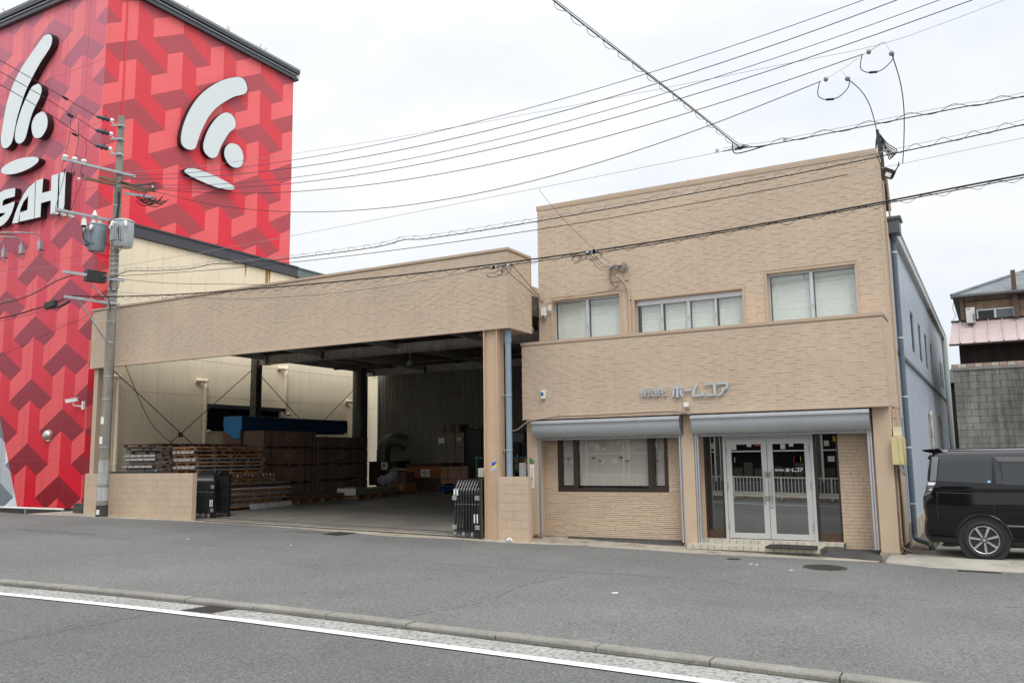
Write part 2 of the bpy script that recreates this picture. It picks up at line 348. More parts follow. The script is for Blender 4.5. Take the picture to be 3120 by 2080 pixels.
# dark asphalt patch against the office wall
m_tar = M('dark_tar_patch', (.07, .07, .068), .85, .3, 3, bump=.6, bscale=50, grain=.25, gscale=16)
mb = MB(); rng = random.Random(3); X = [-9.0 + i * .2 for i in range(15)] + [-6.02]
vs = []
for i, x in enumerate(X):
    k = min(1, (x + 9.1) / 2.6); vs += [(x, 18.80, -.008), (x, 18.80 - .10 - .06 * k + rng.uniform(-.02, .02), -.02 - .03 * k), (x, 18.80 - .14 - .28 * k + rng.uniform(-.04, .04), g(x) - .03)]
mb.add(vs, [(3 * i + j, 3 * i + j + 1, 3 * i + j + 4, 3 * i + j + 3) for i in range(len(X) - 1) for j in (0, 1)])
X = [-3.16 + i * .15 for i in range(8)]; vs = []
for x in X: vs += [(x, 18.84, -.06), (x, 18.0 + rng.uniform(-.05, .05), g(x) - .02)]
mb.add(vs, [(2 * i, 2 * i + 1, 2 * i + 3, 2 * i + 2) for i in range(len(X) - 1)]); S('tar_patch', mb, m_tar)
mb = MB(); rng = random.Random(12); cp = []
for x0, y0, x1, y1 in ((-9.5, 5.4, -9.58, 6.3), (-9.58, 6.3, -9.56, 7.25), (-9.56, 7.25, -9.5, 7.72)):
    for i in range(7): t = i / 7; cp.append((x0 + (x1 - x0) * t + rng.uniform(-.012, .012), y0 + (y1 - y0) * t))
for a, b in zip(cp, cp[1:]):
    wv = .004; zz = g(-9.55) + ROADZ - .007
    mb.add([(a[0] - wv, a[1], zz), (a[0] + wv, a[1], zz), (b[0] + wv, b[1], zz), (b[0] - wv, b[1], zz)], [(0, 1, 2, 3)])
S('road_crack', mb, dark_in)
mb = MB(); rng = random.Random(23)
def patch(cx, cy, rx, ry, n=26):
    vs = [];
    for i in range(n): a = 2 * math.pi * i / n; k = rng.uniform(.86, 1.08); x, y = cx + rx * k * math.copysign(abs(math.cos(a)) ** .6, math.cos(a)), cy + ry * k * math.copysign(abs(math.sin(a)) ** .6, math.sin(a)); vs.append((x, y, g(x) + .0025))
    mb.add(vs, [tuple(range(n))])
patch(-15.1, 16.35, .55, .28); patch(-20.2, 13.2, 1.5, .25)
S('asphalt_patch', mb, M('patched_asphalt', (.104, .104, .10), .92, .15, .8, bump=.5, bscale=90, grain=.35, gscale=14))
mb = MB(); rng = random.Random(29)
for path in ([(-26, 12.4), (-22, 12.8), (-18, 12.9), (-13, 13.2), (-9, 13.1), (-5, 13.6), (-1, 13.4), (3, 13.7)], [(-6.5, 8.75), (-6.2, 10.2), (-6.4, 11.8), (-6.1, 13.4)]):
    P_ = spline([(x, y, 0) for x, y in path], 14)
    for a, b in zip(P_, P_[1:]):
        if rng.random() < .3: continue
        d = (b - a).normalized(); s = Vector((-d.y, d.x, 0)) * rng.uniform(.004, .011)
        mb.add([(p.x, p.y, g(p.x) + .003) for p in (a - s, a + s, b + s, b - s)], [(0, 3, 2, 1)])
S('asphalt_seam', mb, M('seam_dirt', (.085, .085, .08), .9, .2, 5))
# iron covers
m_iron = M('cast_iron', (.06, .052, .047), .65, .25, 30, bump=.5, bscale=90, metal=.4)
def cover(x, y, r, label):
    mb = MB(); n = 28; z = g(x) + .004
    ring = [(x + r * math.cos(2 * math.pi * i / n), y + r * math.sin(2 * math.pi * i / n)) for i in range(n)]
    mb.add([(a, b, g(a) + .004) for a, b in ring], [tuple(range(n))]); r3 = r * .86
    for i in range(n):
        a0, a1 = 2 * math.pi * i / n, 2 * math.pi * (i + 1) / n
        P = [(x + q * math.cos(a), y + q * math.sin(a)) for q, a in ((r, a0), (r, a1), (r3, a1), (r3, a0))]
        mb.add([(p[0], p[1], g(p[0]) + .008) for p in P], [(0, 1, 2, 3)])
    k = int(r / .05)
    for i in range(-k, k + 1):
        for j in range(-k, k + 1):
            if (i * i + j * j) * .0025 < (r3 - .04) ** 2: xx, yy = x + i * .05, y + j * .05; mb.add([(xx - .016, yy - .016, g(xx) + .008), (xx + .016, yy - .016, g(xx) + .008), (xx + .016, yy + .016, g(xx) + .008), (xx - .016, yy + .016, g(xx) + .008)], [(0, 1, 2, 3)])
    tag(mb.build('manhole_cover', m_iron), label, 'manhole cover')
cover(-2.8, 16.2, .37, 'large round iron manhole cover in the asphalt before the glass doors')
cover(-4.5, 16.55, .13, 'small round valve cover in the asphalt before the tiled step')
def grate(name, quad, zoff, n, label, zf):
    mb = MB(); A, B, Cc, D = [Vector((x, y, 0)) for x, y in quad]
    def P(u, v, dz): p = A.lerp(B, u).lerp(D.lerp(Cc, u), v); return (p.x, p.y, zf(p.x, p.y) + zoff + dz)
    mb.add([P(0, 0, 0), P(1, 0, 0), P(1, 1, 0), P(0, 1, 0)], [(0, 1, 2, 3)], 1)
    def slab(u0, u1, v0, v1): mb.add([P(u0, v0, .006), P(u1, v0, .006), P(u1, v1, .006), P(u0, v1, .006)], [(0, 1, 2, 3)], 0)
    for i in range(n + 1): u = i / n; slab(max(0, u - .22 / n), min(1, u + .22 / n), 0, 1)
    for v in (0, .5, .96): slab(0, 1, v, v + .04)
    tag(mb.build(name, [m_iron, dark_in]), label, 'drain grate')
grate('drain_grate', [(-9.42, 7.93), (-8.92, 7.98), (-8.86, 8.37), (-9.36, 8.33)], ROADZ, 12, 'rusty iron drain grate in the gutter under the kerb', lambda x, y: g(x))
grate('drain_grate', [(-14.35, 16.15), (-13.75, 16.05), (-13.75, 16.75), (-14.35, 16.8)], .004, 16, 'square iron drain grate in the asphalt before the open garage', lambda x, y: g(x))
grate('drain_grate', [(-.75, 16.9), (-.1, 16.96), (-.1, 17.10), (-.75, 17.04)], .004, 14, 'narrow drain grate in the asphalt below the parked van', lambda x, y: g(x))
mb = MB(); mb.obox((-1.46, 18.38, -.085), (.19, -.02, 0), (.01, .06, 0), (0, 0, .012)); tag(mb.build('channel_cover', galv), 'thin grey steel lid over the drain channel beside the right pillar', 'channel cover')
rng = random.Random(5)
for i, (x, y, s) in enumerate([(-4.03, 15.95, .03), (-3.92, 15.93, .025), (-3.24, 15.51, .03), (-4.93, 11.75, .05), (-13.2, 13.9, .03), (-16.0, 13.6, .035)]):
    mb = MB(); zz = g(x) + .005; mb.add([(x - s, y - s * .5, zz), (x + s, y - s * .4, zz + .004), (x + s * .8, y + s * .5, zz + .012), (x - s * .9, y + s * .4, zz + .005)], [(0, 1, 2, 3)])
    tag(mb.build('litter', white_p), ['first scrap of white paper on the asphalt before the steps', 'second scrap of white paper on the asphalt before the steps', 'white scrap lying near the large manhole cover', 'long white scrap alone in the middle of the forecourt', 'small pale scrap before the left part of the garage opening', 'pale scrap on the asphalt before the garage opening'][i], 'litter', 'scraps of litter on the asphalt')
mb = MB(); bx, by = -9.62, 16.98
for i in range(6):
    a = i * 1.05; mb.tube([(bx, by, g(bx) + .05), (bx + .08 * math.cos(a), by + .05 * math.sin(a), g(bx) + .02 + .02 * (i % 3))], [.05, .012], 6, i % 2)
mb.sphere((bx, by, g(bx) + .05), .055, 8, 0, (1.3, 1, .8)); tag(mb.build('plastic_bag', [white_p, M('blue_print', (.12, .25, .6), .5)]), 'crumpled white and blue plastic bag on the ground by the block wall', 'plastic bag')
mb = MB(); rng = random.Random(8)
for i in range(170):
    a = rng.uniform(0, 6.28); r = rng.random() * .16; x, y = -9.55 + r * math.cos(a), 18.15 + r * .6 * math.sin(a); z = -.02 + rng.random() * .10 * (1 - r / .2); b = rng.uniform(0, 6.28); L = rng.uniform(.05, .12); t = rng.uniform(-.3, .7)
    mb.tube([(x, y, z), (x + L * math.cos(b), y + L * math.sin(b) * .6, z + L * t)], .003, 3)
tag(mb.build('dry_weeds', M('straw', (.22, .13, .07), .9, .4, 40)), 'small heap of dry brown weeds at the foot of the left pillar', 'dry weeds')

# ================================================================ OFFICE BUILDING
SD = (.012, .0160)
XL, XR = -9.92, -1.78
off = thing('office_building', (-5.8, 19, 0), 'beige stone clad two storey office with grey shutter boxes and glass doors', 'office building')
UP = FR(19.2); HU = [(-9.53, -7.70, 4.45, 5.78), (-7.33, -4.74, 4.45, 5.57), (-4.18, -2.33, 4.45, 5.85)]
mb = MB(); wall_holes(mb, XL, XR, 4.4, 8.22, HU, UP, .16, 0, 1)
siding(mb, XL, XR, 4.62, 8.20, [(h[0] - .05, h[1] + .05, h[2], h[3] + .05) for h in HU], UP, .062, .17, .24, .0, SD, 1, 0, .001)
mb.box(XL, XR, 19.45, 20.3, 4.4, 8.22, 2)
wall_holes(mb, 19.2, 20.3, 2.77, 8.22, [], RI(XR)); siding(mb, 19.2, 20.3, 2.8, 8.20, [], RI(XR), .062, .17, .24, .0, SD, 2, 0, .001)
mb.build('upper_wall', [beige, beige_t, dark_in], off)
mb = MB(); mb.box(XL - .02, XR + .03, 19.17, 20.34, 8.22, 8.30); mb.box(XL - .02, XR + .03, 19.172, 19.185, 8.18, 8.22)
for x in (-7.9, -5.9, -3.9): mb.box(x, x + .02, 19.2, 19.22, 8.30, 8.335)
mb.build('coping', beige_t, off)
BA = FR(18.25); mb = MB(); wall_holes(mb, XL, XR, 2.77, 4.56, [], BA); siding(mb, XL, XR, 2.79, 4.54, [], BA, .062, .17, .24, .0, SD, 3, 0, .001)
wall_holes(mb, 18.25, 19.2, 2.77, 4.56, [], RI(XR)); siding(mb, 18.25, 19.2, 2.79, 4.54, [], RI(XR), .062, .17, .24, .0, SD, 4, 0, .001)
mb.add([(XL, 18.25, 2.77), (XR, 18.25, 2.77), (XR, 18.9, 2.77), (XL, 18.9, 2.77)], [(0, 1, 2, 3)], 1)
mb.add([(XL, 18.25, 2.77), (XL, 19.2, 2.77), (XL, 19.2, 4.56), (XL, 18.25, 4.56)], [(0, 1, 2, 3)], 1)
mb.build('sign_band', [beige, beige_t], off)
mb = MB(); mb.box(XL - .03, XR + .03, 18.22, 19.2, 4.56, 4.63); mb.box(XL - .005, XR + .035, 18.225, 18.25, 2.755, 2.79); mb.build('ledge_coping', beige_t, off)
for x0, x1, zb in ((-9.90, -9.63, -.05), (-6.03, -5.77, -.03), (-2.11, XR, -.06)):
    mb = MB(); mb.box(x0, x1, 18.40, 18.95, zb, 2.768); p = mb.build('pillar', beige_s, off, .006)
    mb = MB(); mb.box(x0 - .02, x1 + .02, 18.36, 18.95, -.35, zb - .001); mb.build('plinth', conc_l, p)
# shop front wall, left bay
HS = [(-9.27, -6.50, 1.05, 2.34)]
mb = MB(); wall_holes(mb, -9.63, -6.03, -.02, 2.77, HS, FR(18.80), .1); siding(mb, -9.62, -6.04, 0, 2.70, HS, FR(18.80), .043, .07, .38, .0008, (.010, .0105, .012, .0135), 5, 0, .005, .0015)
mb.build('shop_wall', [M('stacked_stone_siding', (.54, .415, .30), .8, .06, 2, bump=.3, bscale=60)], off)
HD = [(-5.70, -2.86, .0, 2.30)]
mb = MB(); wall_holes(mb, -5.77, -2.11, -.15, 2.77, HD, FR(18.86), .1); siding(mb, -2.86, -2.11, -.08, 2.76, [], FR(18.86), .072, .10, .26, .0025, (.008, .008, .0105), 6, 0, .001)
mb.build('entrance_wall', [M('cut_stone_siding', (.52, .395, .285), .8, .06, 2, bump=.35, bscale=50)], off)
# upstairs windows with closed blinds
def upwin(h, n, dbl, label=None):
    x0, x1, z0, z1 = h; yg = 19.32
    mb = MB(); t = .045
    mb.box(x0 - .05, x1 + .05, 19.165, 19.2, z1, z1 + .05); mb.box(x0 - .05, x0, 19.165, 19.2, 4.6, z1 - .001); mb.box(x1, x1 + .05, 19.165, 19.2, 4.6, z1 - .001)
    wn = mb.build('window', beige_t, off)
    mb = MB(); mb.box(x0, x1, yg, yg + .05, z1 - t, z1); mb.box(x0, x0 + .03, yg, yg + .05, 4.5, z1 - t); mb.box(x1 - .03, x1, yg, yg + .05, 4.5, z1 - t)
    if dbl: mb.box(x0, x1, yg - .02, yg + .05, z1 - .13, z1 - t - .001)
    for i in range(1, n): x = x0 + (x1 - x0) * i / n; wd = .035 if (not dbl or i == 2) else .022; mb.box(x - wd, x + wd, yg - .03, yg + .03, 4.5, z1 - t - (.09 if dbl else 0) - .001)
    mb.build('frame', alum, wn)
    mb = MB(); mb.add([(x0, yg + .025, 4.5), (x1, yg + .025, 4.5), (x1, yg + .025, z1 - .02), (x0, yg + .025, z1 - .02)], [(0, 1, 2, 3)]); mb.build('pane', glass_u, wn)
    mb = MB(); rng = random.Random(int(x0 * 100))
    for i in range(n):
        a, b = x0 + (x1 - x0) * i / n + .05, x0 + (x1 - x0) * (i + 1) / n - .03; z = 4.5
        if dbl and i == 0: a += .05
        while z < z1 - .06 - (.09 if dbl else 0):
            dz = rng.uniform(-.0015, .0015); mb.add([(a, yg + .075, z + dz), (b, yg + .075, z + dz), (b, yg + .092, z + .0245 + dz), (a, yg + .092, z + .0245 + dz)], [(0, 1, 2, 3)]); z += .0235
        for k in (.2, .8): xx = a + (b - a) * k; mb.box(xx - .003, xx + .003, yg + .066, yg + .07, 4.5, z)
    mb.build('blind', blind, wn)
    mb = MB(); mb.box(x0, x1, yg + .10, yg + .11, 4.45, z1); mb.build('backing', dark_in, wn)
    mb = MB()
    for i in range(1, n): x = x0 + (x1 - x0) * i / n; mb.box(x - .012, x + .012, yg - .05, yg - .031, 5.02, 5.10)
    mb.build('latch', galv, wn)
upwin(HU[0], 2, False); upwin(HU[1], 4, True); upwin(HU[2], 2, False)
# shop window
x0, x1, z0, z1 = HS[0]; mb = MB(); y = 18.78
for a, b, c, d in ((x0, x1, z0, z0 + .07), (x0, x1, z1 - .05, z1)): mb.box(a, b, y, y + .1, c, d)
for a, b in ((x0, x0 + .06), (-8.83, -8.75), (-6.98, -6.86), (x1 - .06, x1)): mb.box(a, b, y + .004, y + .09, z0 + .07, z1 - .05)
for a, b in ((x0 + .06, -8.83), (-6.86, x1 - .06)):
    mb.box(a, a + .035, y + .02, y + .07, z0 + .07, z1 - .05); mb.box(b - .03, b, y + .02, y + .07, z0 + .07, z1 - .05); mb.box(a + .035, b - .03, y + .02, y + .07, z0 + .07, z0 + .115)
sw = mb.build('shop_window', bronze, off)
mb = MB(); mb.add([(x0, y + .05, z0), (x1, y + .05, z0), (x1, y + .05, z1), (x0, y + .05, z1)], [(0, 1, 2, 3)]); mb.build('pane', glass_w, sw)
mb = MB(); 
for a, b, c in ((x0 + .09, -8.86, z0 + .15), (-8.75, -6.99, z0 + .145), (-6.83, x1 - .08, z0 + .15)): mb.box(a, b, y + .14, y + .145, c, z1); mb.box(a, b, y + .135, y + .15, c - .012, c)
mb.build('roller_blind', M('roller_blind_cloth', (.66, .63, .58), .8, .03, 2), sw)
mb = MB(); rng = random.Random(21)
for fx, fz, s in ((-9.04, 1.80, .05), (-8.38, 1.81, .055), (-8.22, 1.735, .052), (-7.68, 1.81, .055), (-7.52, 1.735, .052), (-8.10, 2.25, .055), (-8.75, 2.24, .05), (-7.42, 2.27, .05), (-6.74, 2.27, .055), (-6.80, 1.735, .052), (-7.0, 1.80, .03)):
    yy = y + .132
    for k in range(7):
        a = R(25 + 130 * k / 6); L = s * rng.uniform(.8, 1.15); mb.add([(fx, yy - .0003 * k, fz), (fx + L * math.cos(a - .35), yy - .0003 * k, fz + L * .8 * math.sin(a - .35)), (fx + L * 1.1 * math.cos(a), yy - .0003 * k, fz + L * .9 * math.sin(a)), (fx + L * math.cos(a + .35), yy - .0003 * k, fz + L * .8 * math.sin(a + .35))], [(0, 1, 2, 3)], 0)
    mb.add([(fx - .012, yy - .003, fz), (fx + .012, yy - .003, fz), (fx + .003, yy - .003, fz - .035), (fx - .003, yy - .003, fz - .035)], [(0, 1, 2, 3)], 1)
    mb.tube([(fx, yy, fz - .03), (fx - .004, yy, fz - .1), (fx + rng.uniform(-.03, .03), yy, fz - .22)], .002, 4, 1)
mb.build('flower_print', [M('violet_petals', (.30, .16, .30), .8, .3, 60), M('grey_stem', (.30, .30, .28), .8)], sw)
mb = MB(); mb.box(x0, x1, y + .6, y + .62, z0, z1); mb.build('room_shade', dark_in, sw)
# entrance
yd = 18.90; mb = MB()
mb.box(-5.27, -3.36, yd - .02, yd + .08, 2.20, 2.28); mb.box(-5.27, -5.21, yd - .02, yd + .08, .06, 2.20); mb.box(-3.42, -3.36, yd - .02, yd + .08, .06, 2.20)
ent = mb.build('door_frame', alum_d, off)
def leaf(a, b, hs):
    mb = MB(); w_ = .115
    mb.box(a, b, yd, yd + .045, 2.08, 2.197); mb.box(a, b, yd, yd + .045, .075, .19); mb.box(a, a + w_, yd, yd + .045, .19, 2.08); mb.box(b - w_, b, yd, yd + .045, .19, 2.08)
    lf = mb.build('door', alum_d, off, .003)
    mb = MB(); mb.add([(a + w_, yd + .02, .19), (b - w_, yd + .02, .19), (b - w_, yd + .02, 2.08), (a + w_, yd + .02, 2.08)], [(0, 1, 2, 3)]); mb.build('pane', glass_d, lf)
    hx = b - .075 if hs > 0 else a + .075
    mb = MB(); mb.tube([(hx, yd - .06, .80), (hx, yd - .06, 1.56)], .016, 8)
    for z in (.93, 1.43): mb.cyl((hx, yd - .06, z), (hx, yd, z), .012, None, 8); mb.box(hx - .045 + (.03 * hs), hx + .045 + (.03 * hs), yd - .012, yd, z - .05, z + .05)
    mb.build('handle', chrome, lf)
    mb = MB(); hx = a + .012 if hs > 0 else b - .012
    for z in (.35, 1.2, 1.95): mb.cyl((hx, yd - .018, z - .08), (hx, yd - .018, z + .08), .012, None, 8)
    mb.build('hinge', galv, lf)
    return lf
leaf(-5.205, -4.325, 1); ld = leaf(-4.315, -3.425, -1)
mb = MB(); mb.cyl((-4.26, yd - .015, .74), (-4.26, yd, .74), .022, None, 12); mb.build('lock', chrome, ld)
KATA = dict(ho=[[[-6.139, 3.348], [-5.893, 3.347], [-5.89, 3.313], [-6.14, 3.316]], [[-6.039, 3.397], [-5.988, 3.398], [-5.983, 3.124], [-6.046, 3.122]], [[-6.129, 3.29], [-6.081, 3.294], [-6.081, 3.2], [-6.106, 3.145], [-6.139, 3.12], [-6.165, 3.124], [-6.138, 3.159], [-6.127, 3.202]], [[-5.961, 3.292], [-5.916, 3.293], [-5.911, 3.216], [-5.896, 3.166], [-5.872, 3.135], [-5.885, 3.123], [-5.917, 3.127], [-5.947, 3.169], [-5.96, 3.218]]],
ba=[[[-5.866, 3.287], [-5.699, 3.287], [-5.7, 3.254], [-5.867, 3.253]]],
mu=[[[-5.586, 3.404], [-5.561, 3.393], [-5.563, 3.345], [-5.596, 3.298], [-5.618, 3.238], [-5.627, 3.16], [-5.485, 3.159], [-5.486, 3.219], [-5.429, 3.223], [-5.431, 3.126], [-5.679, 3.123], [-5.687, 3.156], [-5.673, 3.253], [-5.638, 3.342]]],
ko=[[[-5.403, 3.397], [-5.155, 3.399], [-5.156, 3.125], [-5.4, 3.122], [-5.401, 3.155], [-5.215, 3.158], [-5.218, 3.366], [-5.402, 3.36]]],
a=[[[-5.131, 3.4], [-4.872, 3.398], [-4.88, 3.321], [-4.906, 3.272], [-4.945, 3.237], [-4.979, 3.221], [-4.98, 3.257], [-4.955, 3.283], [-4.938, 3.318], [-4.934, 3.359], [-5.13, 3.359]], [[-5.031, 3.29], [-4.978, 3.291], [-4.981, 3.23], [-5.003, 3.172], [-5.04, 3.138], [-5.083, 3.119], [-5.126, 3.118], [-5.125, 3.132], [-5.082, 3.152], [-5.048, 3.186], [-5.032, 3.233]]])
m_let = M('grey_sign_letter', (.47, .52, .56), .35, .03, 4)
sg = thing('wall_lettering', (-5.9, 18.2, 3.1), 'raised grey Japanese company name letters on the beige band above the doors', 'sign letters')
for i, ch in enumerate('株式会社'):
    mb = MB(); text_on(mb, ch, -6.88 + i * .163, 3.165, .15, .195, FR(18.205), .03, .008); mb.build('letter', m_let, sg)
for k, polys in KATA.items():
    mb = MB()
    for i, p in enumerate(polys): mb.prism(p, FR(18.205), 0, .035 + .002 * i)
    mb.build('letter', m_let, sg)
mb = MB(); s = .35 / 1.27
for polys in KATA.values():
    for p in polys: mb.add([(-3.95 + (u + 6.165) * s, yd + .016, 1.49 + (v - 3.12) * s) for u, v in p], [tuple(range(len(p)))])
text_on(mb, '株式会社', -4.17, 1.50, .2, .05, FR(yd + .016), .001, .01)
mb.build('door_lettering', M('white_film_lettering', (.75, .76, .78), .5, .02), ld)
for a, b, nm in ((-5.70, -5.275, 'l'), (-3.35, -2.86, 'r')):
    mb = MB(); k = .20 if nm == 'l' else .0
    mb.box(a, a + .045, yd, yd + .06, .05, 2.30); mb.box(b - .045, b, yd, yd + .06, .05, 2.30); mb.box(a + .045, b - .045, yd, yd + .06, 2.26, 2.30)
    si = mb.build('side_light', bronze, off)
    mb = MB(); mb.box(a + .045, b - .045, yd + .01, yd + .05, .05, .24); mb.build('kick_panel', bronze_k, si)
    mb = MB(); mb.add([(a + .045, yd + .03, .24), (b - .045, yd + .03, .24), (b - .045, yd + .03, 2.26), (a + .045, yd + .03, 2.26)], [(0, 1, 2, 3)]); mb.build('pane', glass_s, si)
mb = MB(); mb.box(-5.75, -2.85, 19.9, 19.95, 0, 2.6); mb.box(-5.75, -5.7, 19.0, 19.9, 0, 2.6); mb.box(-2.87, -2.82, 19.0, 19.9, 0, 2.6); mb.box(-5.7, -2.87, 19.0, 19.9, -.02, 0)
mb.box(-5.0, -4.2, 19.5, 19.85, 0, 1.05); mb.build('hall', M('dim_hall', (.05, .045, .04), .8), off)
# header above the doors, dark
mb = MB(); mb.box(-5.77, -2.11, 18.83, 18.86, 2.30, 2.77); mb.build('header', bronze, off)
# tiled steps
m_tile = M('pale_step_tile', (.50, .47, .39), .55, .18, 3, fine=.08, fscale=20, stain=((.33, .2, .12), 2.5, .6, .62))
m_grout = M('dirty_grout', (.14, .125, .10), .9, .2, 6)
mb = MB()
mb.box(-5.76, -2.82, 18.62, 18.9, -.3, .058, 1); mb.box(-5.90, -3.18, 18.02, 18.62, -.35, -.012, 1)
n = 19
for i in range(n):
    a = -5.755 + i * 2.93 / n; mb.box(a + .006, a + 2.93 / n - .006, 18.612, 18.63, -.006, .062); mb.box(a + .006, a + 2.93 / n - .006, 18.632, 18.898, .055, .064)
n = 18
for i in range(n):
    a = -5.895 + i * 2.71 / n; b = a + 2.71 / n
    mb.box(a + .006, b - .006, 18.012, 18.03, -.09, -.008); mb.box(a + .006, b - .006, 18.032, 18.31, -.016, -.004); mb.box(a + .006, b - .006, 18.32, 18.605, -.016, -.004)
mb.build('tiled_steps', [m_tile, m_grout], off)
mb = MB(); P = [(-4.16, 17.92), (-3.30, 17.88), (-3.22, 17.98), (-3.30, 18.44), (-4.10, 18.50), (-4.24, 18.38), (-4.25, 18.02)]
mb.prism(P, lambda u, d, v: (u, v, d - (18.5 - v) * .02), .0, .022); mt = mb.build('door_mat', rubber, None, .006); tag(mt, 'black rubber doormat lying on the pale tiled step', 'doormat')
# shutter boxes and rails
PROF = [(18.46, 2.765), (18.12, 2.70), (18.095, 2.685), (18.095, 2.64), (18.115, 2.62), (18.12, 2.55), (18.15, 2.45), (18.21, 2.37), (18.29, 2.325), (18.38, 2.31), (18.46, 2.31)]
for a, b, ra, rb in ((-9.615, -5.985, -9.60, -6.085), (-5.725, -2.135, -5.72, -2.20)):
    mb = MB(); n = len(PROF); vs = [(x, y, z) for x in (a, b) for y, z in PROF]
    mb.add(vs, [(i, i + 1, n + i + 1, n + i) for i in range(n - 1)]); 
    for f in mb.sm[4:9]: pass
    for i in range(4, 10): mb.sm[i] = True
    mb.add([(a, y, z) for y, z in PROF], [tuple(range(n))], 1); mb.add([(b, y, z) for y, z in PROF], [tuple(range(n))[::-1]], 1)
    sh = mb.build('shutter_box', [grey_m, M('shutter_end_plate', (.10, .105, .115), .5, .1)], off)
    mb = MB(); mb.box(a - .01, b + .01, 18.083, 18.094, 2.645, 2.69)
    for k in (.33, .68): x = a + (b - a) * k; mb.add([(x, 18.088, 2.697), (x + .012, 18.088, 2.697), (x + .012, 18.455, 2.770), (x, 18.455, 2.770)], [(0, 1, 2, 3)])
    mb.build('front_lip', alum, sh)
    mb = MB(); mb.box(a + .05, b - .05, 18.475, 18.50, 2.26, 2.32); mb.build('shutter_edge', galv, sh)
    for x in (ra - .04, rb - .03):
        mb = MB(); mb.box(x, x + .035, 18.44, 18.53, -.02, 2.31); mb.box(x + .05, x + .08, 18.44, 18.53, -.02, 2.31); mb.box(x + .035, x + .05, 18.50, 18.52, -.02, 2.31); mb.build('shutter_rail', alum, off)
# conduits
mb = MB(); mb.tube(spline([(-7.66, 18.93, 6.17), (-7.60, 19.02, 6.10), (-7.50, 19.12, 5.93), (-7.455, 19.15, 5.75), (-7.45, 19.155, 5.5), (-7.45, 19.155, 4.62)], 4), .033, 8)
mb.box(-7.5, -7.4, 19.12, 19.2, 5.59, 5.60); mb.tube(spline([(-9.7, 19.16, 5.70), (-9.0, 19.165, 5.83), (-8.4, 19.165, 5.86), (-7.9, 19.165, 5.90), (-7.75, 19.17, 5.97), (-7.72, 19.15, 6.1)], 4), .008, 6)
mb.build('conduit', beige_t, off)
mb = MB(); mb.tube(spline([(-10.3, 18.3, 2.50), (-10.05, 18.2, 2.53), (-9.86, 18.215, 2.66), (-9.7, 18.215, 2.735), (-9.4, 18.215, 2.77), (-8.96, 18.215, 2.825), (-8.2, 18.215, 2.82), (-7.4, 18.215, 2.835), (-6.6, 18.215, 2.84), (-6.05, 18.215, 2.83), (-5.86, 18.2, 2.77)], 4), .013, 6)
for x in (-8.96, -8.2, -7.4, -6.6, -6.1): mb.box(x - .01, x + .01, 18.195, 18.24, 2.80, 2.86)
mb.build('cable_conduit', beige_t, off)
# side of the office: conduits and meter box
mb = MB()
for yy, x, zt, zb in ((18.62, XR + .03, 2.72, 2.2), (18.95, XR + .03, 2.74, 2.2), (18.55, XR + .035, 1.7, .1), (19.25, XR + .03, 1.7, .0), (20.0, XR + .05, 7.8, 2.6), (20.22, XR + .045, 6.9, 2.6)):
    mb.tube([(x, yy, zt), (x, yy, zb)], .022 if yy < 19.2 else .018, 6)
mb.tube(spline([(XR + .035, 18.55, .12), (XR + .05, 18.6, .02), (XR + .2, 18.85, -.1)], 4), .026, 6)
for yy, z in ((18.62, 2.55), (18.95, 2.55), (18.55, 1.2), (18.55, .4)): mb.box(XR, XR + .06, yy - .03, yy + .03, z, z + .015)
mb.build('side_conduits', beige_t, off)
mx_ = thing('meter_box', (XR + .1, 18.6, 1.6), 'yellowed electric meter box on the corner pillar beside the black van', 'meter box')
m_yel = M('yellowed_plastic', (.60, .52, .27), .5, .06, 4, streak=.08)
mb = MB(); mb.box(XR + .02, XR + .2, 18.28, 18.72, 1.62, 2.16); mb.box(XR + .201, XR + .22, 18.30, 18.70, 1.61, 2.14); mb.build('case', m_yel, mx_, .01)
mb = MB(); mb.box(XR + .0, XR + .2, 18.264, 18.279, 1.63, 2.15); mb.cyl((XR + .13, 18.26, 1.66), (XR + .13, 18.26, 2.14), .012, None, 6); mb.build('door', m_yel, mx_)
mb = MB(); mb.box(XR + .02, XR + .16, 18.5, 18.8, 2.18, 2.36); mb.build('switch_housing', M('cream_plastic', (.66, .60, .45), .5), mx_)
mb = MB()
for k in range(3): mb.tube(spline([(XR + .08 + k * .03, 18.4, 1.62), (XR + .12 + k * .03, 18.42, 1.50), (XR + .16 + k * .015, 18.45, 1.42), (XR + .17, 18.5, 1.52), (XR + .15, 18.55, 1.62)], 4), .008, 5)
mb.build('cable_loop', wire_g, mx_)
# small fittings on the facade
def fit(name, x0, x1, y0, y1, z0, z1, mat, label, cat, bev=.008):
    mb = MB(); mb.box(x0, x1, y0, y1, z0, z1); return tag(mb.build(name, mat, None, bev), label, cat)
al = fit('alarm_light', -9.375, -9.28, 18.15, 18.235, 3.24, 3.44, white_p, 'small white alarm box with blue window left on the beige band', 'alarm box')
mb = MB(); mb.box(-9.368, -9.30, 18.14, 18.15, 3.31, 3.39); mb.build('blue_lens', M('blue_lens', (.02, .10, .38), .15), al)
lb = fit('floodlight', -5.86, -5.765, 18.10, 18.2, 2.90, 2.995, white_p, 'small white sensor lamp between the two grey shutter boxes', 'lamp')
mb = MB(); mb.box(-5.85, -5.775, 18.14, 18.22, 2.86, 2.895)
mb.tube(spline([(-5.81, 18.17, 2.86), (-5.80, 18.15, 2.79), (-5.83, 18.17, 2.76), (-5.79, 18.2, 2.74), (-5.74, 18.3, 2.62)], 4), .005, 5); mb.build('bracket', galv, lb)
fit('number_plate', -9.83, -9.715, 18.385, 18.398, 1.13, 1.69, white_p, 'tall narrow white nameplate on the left beige pillar', 'nameplate', .002)
